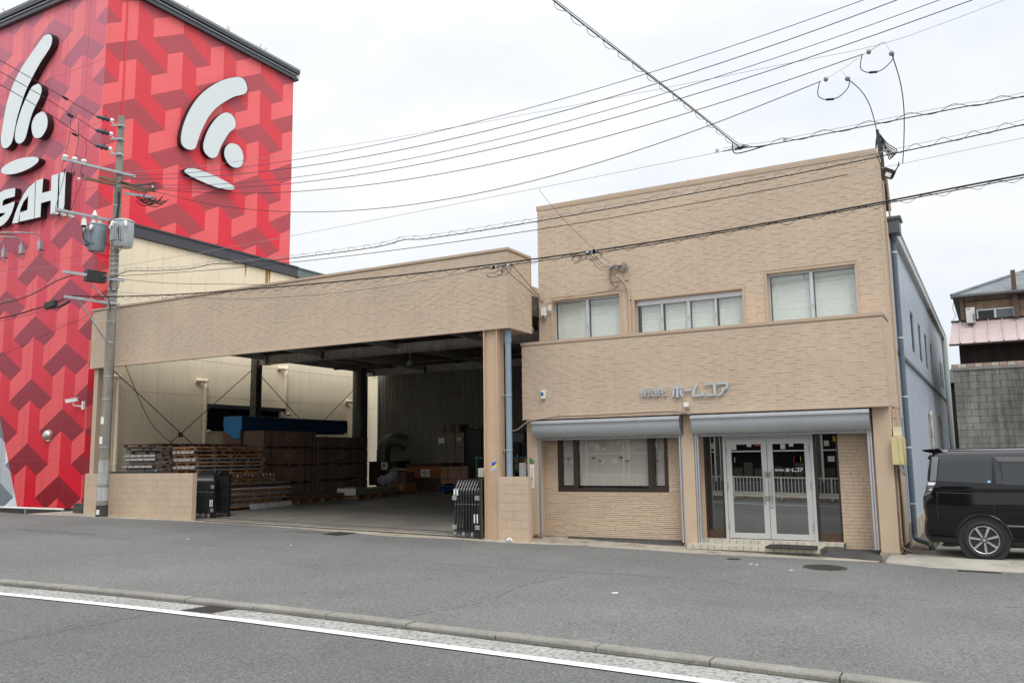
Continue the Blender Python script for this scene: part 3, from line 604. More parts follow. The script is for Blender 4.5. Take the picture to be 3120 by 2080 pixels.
o_ = bpy.data.objects['number_plate']; mb = MB()
for i, ch in enumerate('株式会社ホームコア'): text_on(mb, ch, -9.785, 1.57 - i * .047, .035, .037, FR(18.385), .001, 0)
mb.build('plate_text', M('grey_ink', (.25, .25, .25), .7), o_)
gs = fit('house_number', -9.835, -9.71, 18.385, 18.397, 1.73, 1.79, M('green_enamel', (.0, .22, .12), .35), 'small green enamel address plate above the white nameplate', 'address plate', .002)
mb = MB(); mb.box(-9.835, -9.775, 18.386, 18.397, 1.79, 1.85); mb.build('upper_tab', MATS['green_enamel'], gs)
mb = MB(); text_on(mb, '1-5', -9.80, 1.75, .06, .025, FR(18.385), .001); mb.build('plate_text', white_p, gs)
jb = fit('junction_box', -9.80, -9.67, 19.05, 19.16, 5.40, 5.62, white_p, 'larger white telecom box at the left edge of the upper wall', 'junction box')
mb = MB(); mb.cyl((-9.71, 19.11, 5.33), (-9.71, 19.11, 5.40), .03, .035, 8); mb.build('cable_gland', galv, jb)
j2 = fit('junction_box', -9.605, -9.545, 19.08, 19.165, 5.52, 5.66, white_p, 'smaller white telecom box beside the left upper window', 'junction box')
mb = MB(); mb.cyl((-9.575, 19.12, 5.44), (-9.575, 19.12, 5.52), .018, .03, 8); mb.build('cable_gland', galv, j2)
# bracket for the service drop
br = thing('cable_bracket', (-7.7, 19.1, 6.3), 'steel cable bracket with tangled wires on the upper wall above the windows', 'cable bracket')
mb = MB(); mb.box(-7.92, -7.45, 19.165, 19.18, 6.08, 6.42); mb.build('plate', beige_t, br)
mb = MB(); mb.bar((-7.95, 19.1, 6.40), (-7.45, 19.1, 6.42), .04, .04); mb.bar((-7.7, 19.1, 6.41), (-7.7, 19.19, 6.41), .03, .03)
for x in (-7.85, -7.65): mb.cyl((x, 19.05, 6.42), (x, 19.05, 6.52), .035, .02, 8)
mb.build('arm', galv, br)
mb = MB(); rng = random.Random(6)
for k in range(6):
    c = Vector((-7.85 + rng.uniform(-.1, .45), 19.04, 6.36 + rng.uniform(-.05, .08))); r = rng.uniform(.05, .12)
    mb.tube([c + Vector((r * math.cos(a), -.03 * math.sin(a * 2), r * 1.1 * math.sin(a))) for a in [i * .62 + k for i in range(9)]], .005, 5)
for k in range(2): mb.tube([Vector((-7.75 + .18 * math.cos(a) * (1 - .2 * k), 19.12, 6.2 + .28 * math.sin(a))) for a in [R(60 + i * 30) for i in range(8 + k)]], .005, 5)
mb.build('wire_loops', wire_m, br)
# service mast at the right end
ms = thing('cable_mast', (XR, 20.3, 8.3), 'dark perforated steel cable mast at the right roof corner', 'cable mast')
mb = MB(); mb.bar((XR + .02, 20.1, 7.9), (XR + .0, 20.1, 9.02), .06, .06); mb.bar((XR + .02, 20.75, 7.3), (XR + .02, 20.45, 9.0), .06, .06); mb.bar((XR + .02, 20.1, 8.15), (XR + .02, 20.7, 8.15), .05, .1)
for k in range(5): z = 8.35 + k * .14; mb.box(XR + .051, XR + .056, 20.09, 20.115, z, z + .03, 1)
mb.build('post', [M('dark_steel', (.05, .045, .04), .6, .2, 10, metal=.3), galv], ms)
mb = MB(); mb.bar((XR + .06, 20.45, 8.25), (XR + .06, 20.95, 7.35), .07, .05); mb.tube([(XR + .08, 20.4, 8.2), (XR + .08, 20.6, 7.6), (XR + .07, 20.75, 7.0)], .02, 6); mb.build('strut', beige_t, ms)
mb = MB()
for k in range(4):
    a0 = Vector((XR + .0, 20.2, 9.0 - k * .012)); e1 = Vector((XR + .35 - k * .035, 20.3, 8.55 - k * .03))
    mb.tube(spline([a0, a0.lerp(e1, .5) + Vector((.0, 0, -.06 - .01 * k)), e1, e1 + Vector((-.06, 0, -.10)), a0.lerp(e1, .6) + Vector((0, 0, -.16)), a0 + Vector((.04, 0, -.3 - .03 * k))], 4), .012, 5)
for k in range(5): mb.tube(spline([(XR + .05, 20.3, 8.1 - .02 * k), (XR + .2, 20.3, 8.02 - .03 * k), (XR + .33, 20.25, 8.12), (XR + .38, 20.25, 8.25 - .02 * k)], 4), .012, 5)
mb.tube(spline([(XR - .06, 20.1, 8.55), (XR - .03, 20.1, 8.8), (XR, 20.15, 8.95)], 3), .018, 5)
mb.build('cable_bundle', wire_m, ms)
mb = MB(); mb.obox((XR + .14, 20.2, 8.02), (.09, 0, -.05), (0, .05, 0), (.04, 0, .09)); mb.obox((XR + .15, 20.13, 7.96), (.05, 0, -.03), (0, .02, 0), (.02, 0, .04), 1); mb.build('splice_box', [blackm, white_p], ms)

mb = MB()
for x in (-7.95, -5.93, -3.9): mb.cut(); mb.box(x, x + .007, 18.25 - .0135, 18.249, 2.79, 4.55); mb.cut(); mb.box(x + .03, x + .037, 19.2 - .0135, 19.199, 5.9, 8.2)
mb.build_each('panel_seam', M('seam_sealant', (.40, .305, .22), .7), off)
mb = MB(); mb.box(-10.02, -9.925, 18.6, 18.9, 3.40, 3.47); mb.box(-9.98, -9.925, 18.6, 18.9, 3.28, 3.399); mb.build('side_bracket', beige_t, off)

# ================================================================ GARAGE
ga = thing('garage', (-17.5, 18, 0), 'open fronted steel garage with a long beige stone clad fascia', 'garage')
FXL, FXR, FY, FB = -25.2, -9.76, 17.3, 18.42
mb = MB(); wall_holes(mb, FXL, FXR, 4.88, 6.74, [], FR(FY)); siding(mb, FXL, FXR, 4.90, 6.72, [], FR(FY), .062, .17, .24, .0, SD, 31, 0, .001)
wall_holes(mb, FY, FB, 4.88, 6.74, [], RI(FXR)); siding(mb, FY, FB, 4.90, 6.72, [], RI(FXR), .062, .17, .24, .0, SD, 32, 0, .001)
mb.box(FXL, FXR - .002, FY + .12, FY + .16, 4.88, 6.74, 1); mb.add([(FXL, FY, 4.88), (FXR, FY, 4.88), (FXR, FY + .16, 4.88), (FXL, FY + .16, 4.88)], [(0, 1, 2, 3)], 1)
mb.box(FXR - .5, FXR - .002, FY + .16, FB, 4.88, 4.92, 1); mb.box(FXR - .04, FXR - .003, FY + .16, FB, 4.92, 6.74, 1)
mb.add([(FXL, FY, 4.88), (FXL, FY + .16, 4.88), (FXL, FY + .16, 6.74), (FXL, FY, 6.74)], [(0, 1, 2, 3)], 1)
fa = mb.build('fascia', [beige, beige_t], ga)
mb = MB(); mb.box(FXL - .03, FXR + .04, FY - .04, FY + .2, 6.74, 6.80); mb.box(FXR - .12, FXR + .04, FY + .2, FB + .03, 6.74, 6.80); mb.box(FXL, FXR + .03, FY - .035, FY, 4.865, 4.90); mb.box(FXR, FXR + .035, FY, FB, 4.865, 4.90); mb.box(FXR, FXR + .03, FB, FB + .025, 4.865, 6.74); mb.build('coping', beige_t, fa)
mb = MB()
for k in range(7): x = -23.4 + k * 2.0; mb.cut(); mb.box(x, x + .007, FY - .0135, FY - .001, 4.9, 6.73)
mb.build_each('panel_seam', MATS['seam_sealant'], fa)
# steel pillars
mb = MB(); mb.box(-10.42, -10.10, 17.37, 17.40, g(-10.3) - .05, 4.87); mb.box(-10.45, -10.42, 17.30, 17.62, g(-10.3) - .05, 4.87); mb.box(-10.10, -10.07, 17.30, 17.62, g(-10.3) - .05, 4.87)
mb.build('steel_pillar', steelb, ga)
mb = MB(); mb.box(-25.08, -24.88, 17.38, 17.58, .2, 4.87); mb.build('corner_post', beige_t, ga)
m_st = M('dark_painted_steel', (.095, .085, .07), .6, .35, 5, streak=.35, stain=((.20, .19, .17), 7, .8, .58))
def hcol(x, y, z0, z1, s=.3):
    mb = MB(); mb.box(x - s / 2, x + s / 2, y - s / 2, y - s / 2 + .03, z0, z1); mb.box(x - s / 2, x + s / 2, y + s / 2 - .03, y + s / 2, z0, z1); mb.box(x - .015, x + .015, y - s / 2 + .03, y + s / 2 - .03, z0, z1); mb.build('steel_column', m_st, ga)
hcol(-24.95, 24.2, .3, 5.95); hcol(-24.95, 30.75, .4, 5.95, .26)
m_bm = M('grey_steel_beam', (.50, .49, .46), .6, .2, 2.5, streak=.25, stain=((.10, .09, .08), 5, .7, .62))
def hbeam(a, b, h, wd, ud=True):
    a, b = Vector(a), Vector(b); mb = MB(); mb.bar(a, b, .03, h)
    for s in (-1, 1): mb.bar(a + Vector((0, 0, s * (h / 2 + .008))), b + Vector((0, 0, s * (h / 2 + .008))), wd, .016)
    mb.build('beam', m_bm, ga)
hbeam((-24.78, 24.2, 5.73), (-10.2, 24.2, 5.70), .30, .2); hbeam((-24.78, 30.8, 5.78), (-10.2, 30.8, 5.75), .28, .2); hbeam((-24.62, 17.5, 5.885), (-24.62, 31.8, 5.885), .20, .14); hbeam((-10.2, 17.5, 5.84), (-10.2, 31.8, 5.84), .22, .18)
hbeam((-24.6, 17.75, 5.2), (-10.2, 17.75, 5.2), .3, .2)
for x in (-21.6, -18.1, -14.6):
    mb = MB()
    for y0, y1 in ((17.8, 24.1), (24.3, 30.7)): mb.bar((x, y0, 5.86), (x, y1, 5.78), .12, .18)
    mb.build('joist', m_bm, ga)
for y in (24.2, 30.8):
    mb = MB(); mb.box(-21.56, -21.50, y - .14, y - .016, 5.58, 5.86); mb.box(-24.45, -24.32, y - .03, y - .016, 5.6, 5.86)
    for i in range(5):
        for j in range(3): mb.sphere((-24.43 + j * .045, y - .035, 5.62 + i * .05), .014, 6)
    for i in range(7): mb.sphere((-24.5 + i * .05, y, 5.54), .018, 6)
    mb.build('beam_splice', m_st, ga)
mb = MB()
for x in (-23.3, -19.8, -16.3, -12.5): mb.bar((x, 17.8, 5.93), (x, 31.8, 5.93), .05, .06)
mb.tube([(-23, 26.5, 5.5), (-11, 26.5, 5.5)], .05, 8); mb.tube([(-23, 21, 5.6), (-11, 21, 5.62)], .03, 6); mb.build('purlins', m_st, ga)
mb = MB(); mb.box(-24.55, -9.98, 17.6, 32.0, 5.99, 6.05); mb.build('roof', M('roof_sheet', (.12, .10, .085), .8, .2, 2), ga)
mb = MB(); mb.box(-10.02, -9.93, FB + .05, 19.19, 5.9, 6.15); mb.box(-10.0, -9.94, FB + .05, 24, 5.4, 5.9, 1); mb.tube([(-11.5, 18.9, 5.05), (-9.95, 18.9, 5.05)], .07, 8, 2); mb.build('roof_edge', [beige_t, m_st, M('grey_duct_pipe', (.12, .125, .13), .5)], ga)
# ribbed back wall
mb = MB(); m_rib = M('ribbed_back_wall', (.27, .265, .25), .6, .12, 1.5, streak=.2)
y = 31.95; x = -24.98; vs = []; pts = []
while x < -9.9: pts += [(x, y), (x + .06, y), (x + .075, y + .03), (x + .12, y + .03), (x + .135, y)]; x += .135
pts.append((x, y))
for z in (.3, 5.97): vs += [(a, b, z) for a, b in pts]
n = len(pts); mb.add(vs, [(i, i + 1, n + i + 1, n + i) for i in range(n - 1)])
mb.box(-25.02, -9.9, y - .035, y - .003, 4.02, 4.05); mb.box(-25.06, -24.98, y - .05, y + .05, .3, 5.9); mb.box(-25.0, -9.9, 32.05, 32.1, .3, 6)
for xx in [-24.6 + i * .62 for i in range(24)]:
    mb.box(xx, xx + .02, y - .012, y - .002, .3, 5.9)
    for z in (1.6, 2.6, 4.6, 5.4): mb.box(xx + .2, xx + .22, y - .02, y - .002, z, z + .02)
mb.build('back_wall', m_rib, ga)
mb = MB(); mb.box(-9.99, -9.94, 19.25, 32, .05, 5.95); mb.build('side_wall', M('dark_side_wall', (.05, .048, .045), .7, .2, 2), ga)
# bracing in the left side frame
mb = MB()
def rod(a, b): mb.tube([a, b], .016, 6)
bx = -24.95
rod((bx, 17.7, 5.05), (bx, 23.4, .95)); rod((bx, 24.0, 5.4), (bx, 18.0, .75)); rod((bx, 24.4, 5.2), (bx, 30.3, .9)); rod((bx, 30.6, 5.4), (bx, 24.6, .9))
mb.box(bx - .02, bx + .02, 20.63, 20.80, 2.73, 2.90); mb.build('bracing', M('rusty_rod', (.11, .075, .055), .7, .3, 8), ga)
mb = MB(); mb.tube(spline([(-24.7, 18.2, 5.05), (-24.7, 18.6, 4.3), (-24.7, 19.2, 3.3), (-24.7, 19.8, 2.75), (-24.7, 20.4, 2.4)], 4), .012, 5); tag(mb.build('hanging_cable', M('loose_cord', (.05, .045, .04), .7)), 'loose dark cord sagging in front of the cream wall inside the garage', 'cord')
# downpipe beside the beige pillar
dp = thing('downpipe', (-9.9, 17.52, 1.43), 'pale blue plastic downpipe between the beige steel pillar and the office', 'downpipe')
mb = MB(); mb.tube([(-9.885, 17.5, 1.0), (-9.885, 17.5, 4.88)], .074, 14); mb.cyl((-9.885, 17.5, 4.55), (-9.885, 17.5, 4.88), .084, None, 14); mb.build('pipe', pipe_b, dp)
mb = MB()
for z in (3.30, 2.02): mb.cyl((-9.885, 17.5, z), (-9.885, 17.5, z + .03), .085, None, 14); mb.bar((-10.08, 17.5, z + .015), (-9.9, 17.5, z + .015), .03, .03)
mb.build('pipe_bracket', galv, dp)
# block walls
def blockwall(x0, x1, y0, y1, zt, label, seed):
    o = thing('block_wall', ((x0 + x1) / 2, y0, g((x0 + x1) / 2)), label, 'block wall')
    mb = MB(); zb = g(x1) - .12
    mb.box(x0, x1, y0, y1, zb, zt - .004, 1); z = zt; r = 0; rng = random.Random(seed)
    while z > zb:
        h = .193; x = x0 - (.2 if r % 2 else 0)
        while x < x1:
            a, b = max(x, x0), min(x + .4, x1)
            if b - a > .03: d = rng.uniform(.005, .008); mb.box(a + .0035, b - .0035, y0 - d, y0 + .02, max(zb, z - h + .0035), z - .002)
            x += .4
        z -= h; r += 1
    mb.box(x0, x1, y0 + .01, y1, zt - .004, zt); mb.box(x1 - .01, x1 + .004, y0 - .004, y1, zb, zt - .002)
    mb.build('blocks', [beige_b, M('beige_block_joint', (.46, .355, .26), .85, .06, 2)], o)
blockwall(-25.15, -20.25, 17.3, 17.45, 1.545, 'long low beige block wall behind the concrete utility pole', 41); blockwall(-10.06, -9.28, 17.28, 17.43, 1.43, 'short beige block wall between steel pillar and office', 42)
mb = MB(); mb.box(-25.2, -22.75, 17.62, 17.78, .3, 1.60); tag(mb.build('stone_curb', M('dark_concrete', (.05, .05, .045), .9, .3, 5)), 'dark mossy concrete ledge just behind the long block wall', 'ledge')
mb = MB(); mb.box(-9.74, -9.62, 17.7, 17.82, 1.2, 1.74); tag(mb.build('utility_box', M('grey_box', (.30, .30, .29), .5)), 'grey utility box behind the short block wall', 'utility box')
# folding gates
def gate(xs, yf, yb, zf, zp, label, rail=True):
    o = thing('folding_gate', (sum(xs) / len(xs), (yf + yb) / 2, fl(xs[0], yf)), label, 'folding gate', None)
    for i, x in enumerate(xs):
        z0 = fl(x, yf) + .10; mb = MB(); ym = yf + (yb - yf) * .62
        P = spline([(x, yf, z0), (x, yf, zf - .12), (x, yf + .015, zf), (x, yf + .07, zf + .07), (x, ym - .08, zp - .045), (x, ym, zp), (x, yb - .06, zp - .03), (x, yb, zp - .13), (x, yb, zp - .3), (x, yb, z0)], 3)
        mb.tube(P, .027, 8)
        for z in (z0 + .08, z0 + .45, z0 + .82): mb.bar((x, yf, z), (x, yb, z), .022, .03)
        for k in (.33, .66): mb.bar((x, yf + (yb - yf) * k, z0 + .08), (x, yf + (yb - yf) * k, zf + .02), .018, .018)
        mb.build('frame', blackp, o)
    mb = MB()
    for x in (xs[0], xs[-1]):
        for z in (zf - .18, zf - .85):
            for q in (-.035, .0, .035): mb.box(x - .06, x + .06, yf - .045, yf - .028, z + q - .012, z + q + .012)
    for x in xs: mb.sphere((x + .03, yf - .03, zf - .33), .011, 6)
    mb.build('hinge', M('bright_hinge', (.55, .55, .54), .35, .1, 20, metal=.5), o)
    for x in xs[::3]:
        mb = MB(); zc = fl(x, yf) + .045; mb.cyl((x - .018, yf - .01, zc), (x + .018, yf - .01, zc), .042, None, 12); mb.box(x - .028, x + .028, yf - .025, yf + .01, zc, zc + .085, 1); mb.build('caster', [M('caster_wheel', (.16, .16, .16), .5), galv], o)
    mb = MB()
    for k in (0, 1): mb.box(xs[k] - .02, xs[k] + .02, yf - .04, yf - .028, zf - .12, zf + .02); mb.box(xs[-1 - k] - .015, xs[-1 - k] + .015, yf - .04, yf - .028, zf - .75, zf - .55)
    mb.build('lock_plate', white_p, o)
    mb = MB(); x = xs[-1] + .07; mb.box(x - .03, x + .03, yf - .03, yf + .03, fl(x, yf), zp + .03); mb.box(x - .03, x + .03, yb - .03, yb + .03, fl(x, yf), zp - .1); mb.build('end_post', blackp, o)
    return o
gate([-20.92 + i * .078 for i in range(12)], 17.9, 18.45, 1.32, 1.60, 'black folding gate pushed together at the end of the long block wall')
gt2 = gate([-11.19 + i * .078 for i in range(9)], 17.2, 17.6, 1.13, 1.37, 'black folding gate pushed together against the beige steel pillar')
mb = MB(); mb.box(-10.58, -10.44, 17.22, 17.32, 1.42, 1.63); tag(mb.build('gate_sponge', M('worn_wood_pad', (.36, .32, .25), .9, .2, 8), None, .02), 'worn pale wooden pad on top of the right folding gate post', 'wooden pad')
# stickers
stk = thing('security_sticker', (-10.18, 17.36, 1.57), 'blue and yellow security company sticker on the beige steel pillar', 'sticker')
PLS = FR(17.366); mb = MB(); mb.prism([(-10.29, 1.565), (-10.10, 1.565), (-10.10, 1.785), (-10.29, 1.785)], PLS, 0, .003); mb.build('card', white_p, stk)
mb = MB(); mb.prism([(-10.282, 1.648), (-10.108, 1.778), (-10.282, 1.778)], PLS, .0032, .004, 0); mb.prism([(-10.282, 1.644), (-10.108, 1.644), (-10.108, 1.774)], PLS, .0032, .004, 1)
text_on(mb, 'ALSOK', -10.278, 1.598, .166, .034, FR(17.3615), .001, .012, 0); text_on(mb, 'SECURITY', -10.24, 1.575, .09, .012, FR(17.3615), .001, 0, 0); text_on(mb, 'Guard by', -10.27, 1.752, .06, .014, FR(17.3605), .001, 0, 2)
mb.build('print', [M('sticker_blue', (.03, .08, .50), .4), M('sticker_yellow', (.75, .60, .02), .4), white_p], stk)
# ---------------------------------------------------------------- stored goods
m_w1 = M('pallet_wood', (.42, .22, .10), .8, .35, 5, streak=.25); m_w2 = M('old_pallet_wood', (.15, .085, .05), .85, .4, 5, streak=.3); m_w3 = M('grey_board', (.20, .19, .185), .6, .3, 4); m_w4 = M('weathered_white_edge', (.42, .41, .39), .7, .25, 20)
def pallet(name, x0, x1, y0, y1, z, h, label, cat, group, mats, style=0, par=None, seed=0):
    mb = MB(); rng = random.Random(seed); t = .034; nb = 4
    jx, jy = rng.uniform(-.05, .03), rng.uniform(-.06, .06)
    x0 += jx; x1 += jx; y0 += jy; y1 += jy
    mb.box(x0, x1, y0, y1, z + h - t, z + h); 
    mb.box(x0 + .02, x1 - .02, y0 + .02, y1 - .02, z, z + t * .6)
    for i in range(nb + 1):
        y = y0 + .04 + (y1 - y0 - .16) * i / nb
        for fx in (0, .5, 1): x = x0 + .03 + (x1 - x0 - .13) * fx; mb.box(x, x + .07, y, y + .08, z + t * .6, z + h - t)
    if style: 
        for i in range(5): x = x0 + .02 + (x1 - x0 - .04) * i / 5; mb.box(x + rng.uniform(0, .03), x + (x1 - x0) / 5 - rng.uniform(.01, .05), y0 - .012, y0 - .002, z + h * .25, z + h - t * .5, 1)
    return tag(mb.build(name, mats), label, cat, group)
ORD = ['topmost', 'second from top', 'third from top', 'fourth from top', 'fifth from top', 'sixth from top', 'seventh from top', 'eighth from top', 'ninth from top', 'tenth from top', 'eleventh from top', 'twelfth from top', 'lowest']
zt = 2.33
for i in range(13):
    h = .112; z = zt - h; zt -= .118
    nm = [m_w1, m_w2, m_w1, m_w3, m_w1, m_w3, m_w1, m_w1, m_w1, m_w2, m_w1, m_w2, m_w1][i]
    pallet('wooden_pallet', -22.72, -21.66, 18.6, 21.4 + .15 * (i % 2), z, h, 'orange brown wooden pallet, %s in the tall stack above the left gate' % ORD[i], 'pallet', 'pallets in the orange brown stack', [nm, m_w4], 1 if i in (1, 3, 5) else 0, None, 100 + i)
zt = 2.46
for i in range(13):
    h = .105; z = zt - h; zt -= .112
    pallet('wooden_pallet', -24.35, -22.85, 18.05 + .1 * (i % 3), 21.9 - .3 * (i % 2), z, h, 'dark weathered pallet with pale edge, %s in the far left stack' % ORD[i], 'pallet', 'pallets in the dark weathered stack', [[m_w2, m_w3, m_w2, m_w3][i % 4], m_w4], 1 if i > 2 else 0, None, 200 + i)
# low stack of boards and pallets
LOW = [('board_bundle', 1.32, .14, m_w2, 21.85), ('wooden_pallet', 1.20, .10, m_w1, 21.8), ('board_bundle', 1.12, .06, m_w3, 22.5), ('wooden_pallet', 1.02, .09, m_w2, 22.2), ('board_bundle', .96, .05, M('shiny_film', (.45, .46, .48), .25, .2, 20), 22.6), ('wooden_pallet', .86, .09, m_w1, 22.4), ('board_bundle', .78, .07, m_w3, 22.45), ('wooden_pallet', .68, .09, m_w1, 22.4), ('board_bundle', .62, .05, m_w3, 22.5), ('wooden_pallet', .52, .09, m_w1, 22.3), ('board_bundle', .45, .06, m_w3, 22.5), ('wooden_pallet', .37, .07, m_w1, 22.3)]
LN = {0: 'brown boards dotted with white staples, topmost of the low stack behind the left gate'}
for i, (nm, z, h, mt_, y1) in enumerate(LOW):
    lab = LN.get(i) or ('%s, %s in the low stack behind the left gate' % ('bare wooden pallet' if nm == 'wooden_pallet' else 'flat bundle of grey boards', ORD[i] if i < 11 else ORD[12]))
    if nm == 'wooden_pallet': pallet(nm, -22.5, -21.48, 19.5, y1, z, h, lab, 'pallet', 'pallets in the low stack', [mt_, m_w4], 0, None, 300 + i)
    else:
        mb = MB(); rng = random.Random(i)
        for k in range(3): e1 = rng.uniform(-.03, .03); mb.box(-22.55 + e1, -21.46 + e1, 19.45, y1 + rng.uniform(-.05, .05), z + h * k / 3 + .002, z + h * (k + 1) / 3)
        if i == 0:
            for k in range(14): yy = 19.6 + k * .16; mb.box(-21.43, -21.415, yy, yy + .02, z + .02 + .1 * rng.random(), z + .05 + .1 * rng.random(), 1)
        tag(mb.build(nm, [mt_, white_p]), lab, 'boards', None)
mb = MB(); rng = random.Random(77); vs = []
for i in range(16):
    yy = 20.6 + i * .13
    for j in range(5): vs.append((-21.44 + .03 * j + rng.uniform(-.02, .02), yy, fl(-21.4, yy) + .16 - .04 * j + rng.uniform(-.015, .015)))
mb.add(vs, [(i * 5 + j, i * 5 + j + 1, i * 5 + j + 6, i * 5 + j + 5) for i in range(15) for j in range(4)], 0, True); tag(mb.build('plastic_sheet', M('milky_plastic', (.42, .42, .42), .3, .3, 12)), 'crumpled clear plastic sheet along the foot of the low stack', 'plastic sheet')
# long cartons
m_ct = M('brown_carton', (.15, .095, .065), .8, .12, 2, streak=.08); m_strap = M('black_strap', (.02, .018, .016), .6); m_chalk = M('faded_print', (.33, .26, .20), .9)
def carton(x0, x1, y0, y1, z0, z1, label, seed):
    o = thing('carton', (x1, y0, z0), label, 'carton', 'long brown cartons in the garage')
    mb = MB(); mb.box(x0, x1, y0, y1, z0 + .07, z1); mb.build('box', m_ct, o, .006)
    mb = MB()
    for k in range(5): yy = y0 + .05 + (y1 - y0 - .2) * k / 4; mb.cut(); mb.box(x0 + .02, x1 - .01, yy, yy + .1, z0, z0 + .069)
    mb.build_each('skid', m_w2, o)
    for k in (.14, .78, .92):
        mb = MB(); yy = y0 + (y1 - y0) * k; mb.box(x0 - .006, x1 + .006, yy, yy + .03, z0 + .064, z1 + .006); mb.build('strap', m_strap, o)
    mb = MB(); rng = random.Random(seed)
    for r in range(3):
        yy = y0 + (y1 - y0) * .38 + rng.uniform(0, .08); 
        for c in range(7 - r):
            mb.box(x1 + .001, x1 + .002, yy, yy + .06 * rng.uniform(.5, 1), z1 - .14 - r * .1, z1 - .10 - r * .1); yy += .085
    mb.build('print', m_chalk, o)
ROWN = ['top', 'second', 'third', 'bottom']
for k in range(4):
    carton(-23.28, -22.3, 22.05, 24.70, 2.31 - k * .63, 2.93 - k * .63, 'long brown strapped carton, %s layer of the front carton pile' % ROWN[k], k); z1 = [2.75, 2.28, 1.68, 1.08][k]
    carton(-23.28, -22.28, 24.83, 27.75, z1 - [.46, .59, .59, .6][k], z1, 'long brown strapped carton, %s layer of the rear carton pile' % ROWN[k], 10 + k)
carton(-24.3, -23.42, 22.04, 24.7, 2.31, 2.90, 'pale brown carton half hidden under the hanging blue tarpaulin', 22)
# tarpaulin covered bundle
tp = thing('tarpaulin', (-23.8, 22, 3), 'blue tarpaulin wrapped round long goods on top of the cartons', 'tarpaulin')
m_tp = M('blue_tarp', (.02, .22, .50), .5, .12, 5, bump=.4, bscale=14)
mb = MB(); nx = 14; ny = 40; rng = random.Random(14)
def tps(i, j): # profile across x, along y
    return rng.uniform(-.012, .012)
prof = [(-24.22, 2.95), (-24.23, 3.2), (-24.22, 3.45), (-24.0, 3.48), (-23.77, 3.49), (-23.5, 3.48), (-23.34, 3.46), (-23.32, 3.2), (-23.33, 2.96)]
vs = []; L = [22.0 + 5.72 * i / ny for i in range(ny + 1)]
for y in L:
    for x, z in prof: vs.append((x + rng.uniform(-.012, .012), y, z + rng.uniform(-.012, .012) - (.03 if abs(y - 24.9) < .06 else 0)))
n = len(prof); mb.add(vs, [(i * n + j, i * n + j + 1, (i + 1) * n + j + 1, (i + 1) * n + j) for i in range(ny) for j in range(n - 1)], 0, True)
mb.add([(-24.2, 27.72, 2.96), (-23.33, 27.72, 2.96), (-23.33, 27.72, 3.46), (-24.2, 27.72, 3.46)], [(0, 1, 2, 3)])
mb.build('side_cover', M('shaded_tarp_navy', (.010, .045, .11), .5, .15, 4, bump=.3, bscale=14), tp); mb = MB()  # same tarpaulin in darker blue, the garage shade put into its colour
vs = []; nu, nv = 16, 12; rng = random.Random(15)
for i in range(nu + 1):
    u = i / nu; x = -24.22 + .9 * u; bot = 2.95 - (0 if u < .12 or u > .9 else .28 * min(1, (u - .12) / .42))
    for j in range(nv + 1): v = j / nv; vs.append((x, 21.99 - .02 * math.sin(u * 14 + v * 5) * v - rng.uniform(0, .015), 3.47 + (bot - 3.47) * v))
mb.add(vs, [(i * (nv + 1) + j, (i + 1) * (nv + 1) + j, (i + 1) * (nv + 1) + j + 1, i * (nv + 1) + j + 1) for i in range(nu) for j in range(nv)], 0, True)
mb.build('sheet', m_tp, tp)
mb = MB()
for x, z in ((-24.12, 3.43), (-23.85, 3.42), (-23.45, 3.43), (-23.38, 3.12), (-24.18, 3.2), (-23.4, 3.0)): mb.box(x - .022, x + .022, 21.945, 21.955, z - .02, z + .02)
mb.build('patch', M('orange_patch', (.35, .16, .06), .7), tp)
mb = MB(); mb.box(-24.15, -23.4, 22.1, 27.6, 2.91, 3.4); mb.build('load', dark_in, tp)
# long board bundle on the floor, white ended package
mb = MB(); zf = fl(-22, 26)
for k in range(3): mb.box(-22.26, -21.55, 22.9 + .03 * k, 26.45, zf + .10 + .05 * k, zf + .145 + .05 * k)
for k in range(6): yy = 23.1 + k * .62; mb.box(-22.2, -21.6, yy, yy + .09, fl(-22, yy), zf + .1, 1)
tag(mb.build('board_bundle', [m_w2, m_w1]), 'long low bundle of brown boards on the floor before the cartons', 'boards')
pk = thing('package', (-21.5, 25.5, .5), 'long olive wrapped package with a white end on the garage floor', 'package')
mb = MB(); mb.box(-21.9, -21.05, 25.52, 28.2, .56, .80); mb.build('wrap', M('olive_wrap', (.19, .19, .12), .5, .1, 3), pk, .008)
mb = MB(); mb.box(-21.92, -21.03, 25.495, 25.518, .55, .81); mb.build('end_cap', white_p, pk)
mb = MB()
for k in range(4): mb.cut(); mb.box(-21.85, -21.1, 25.7 + k * .7, 25.8 + k * .7, fl(-21.5, 26), .559)
mb.build_each('skid', m_w1, pk)
mb = MB(); mb.box(-21.6, -21.2, 25.6, 26.0, .805, .85); tag(mb.build('wood_offcut', m_w1), 'short wooden offcut lying on the olive package', 'offcut')
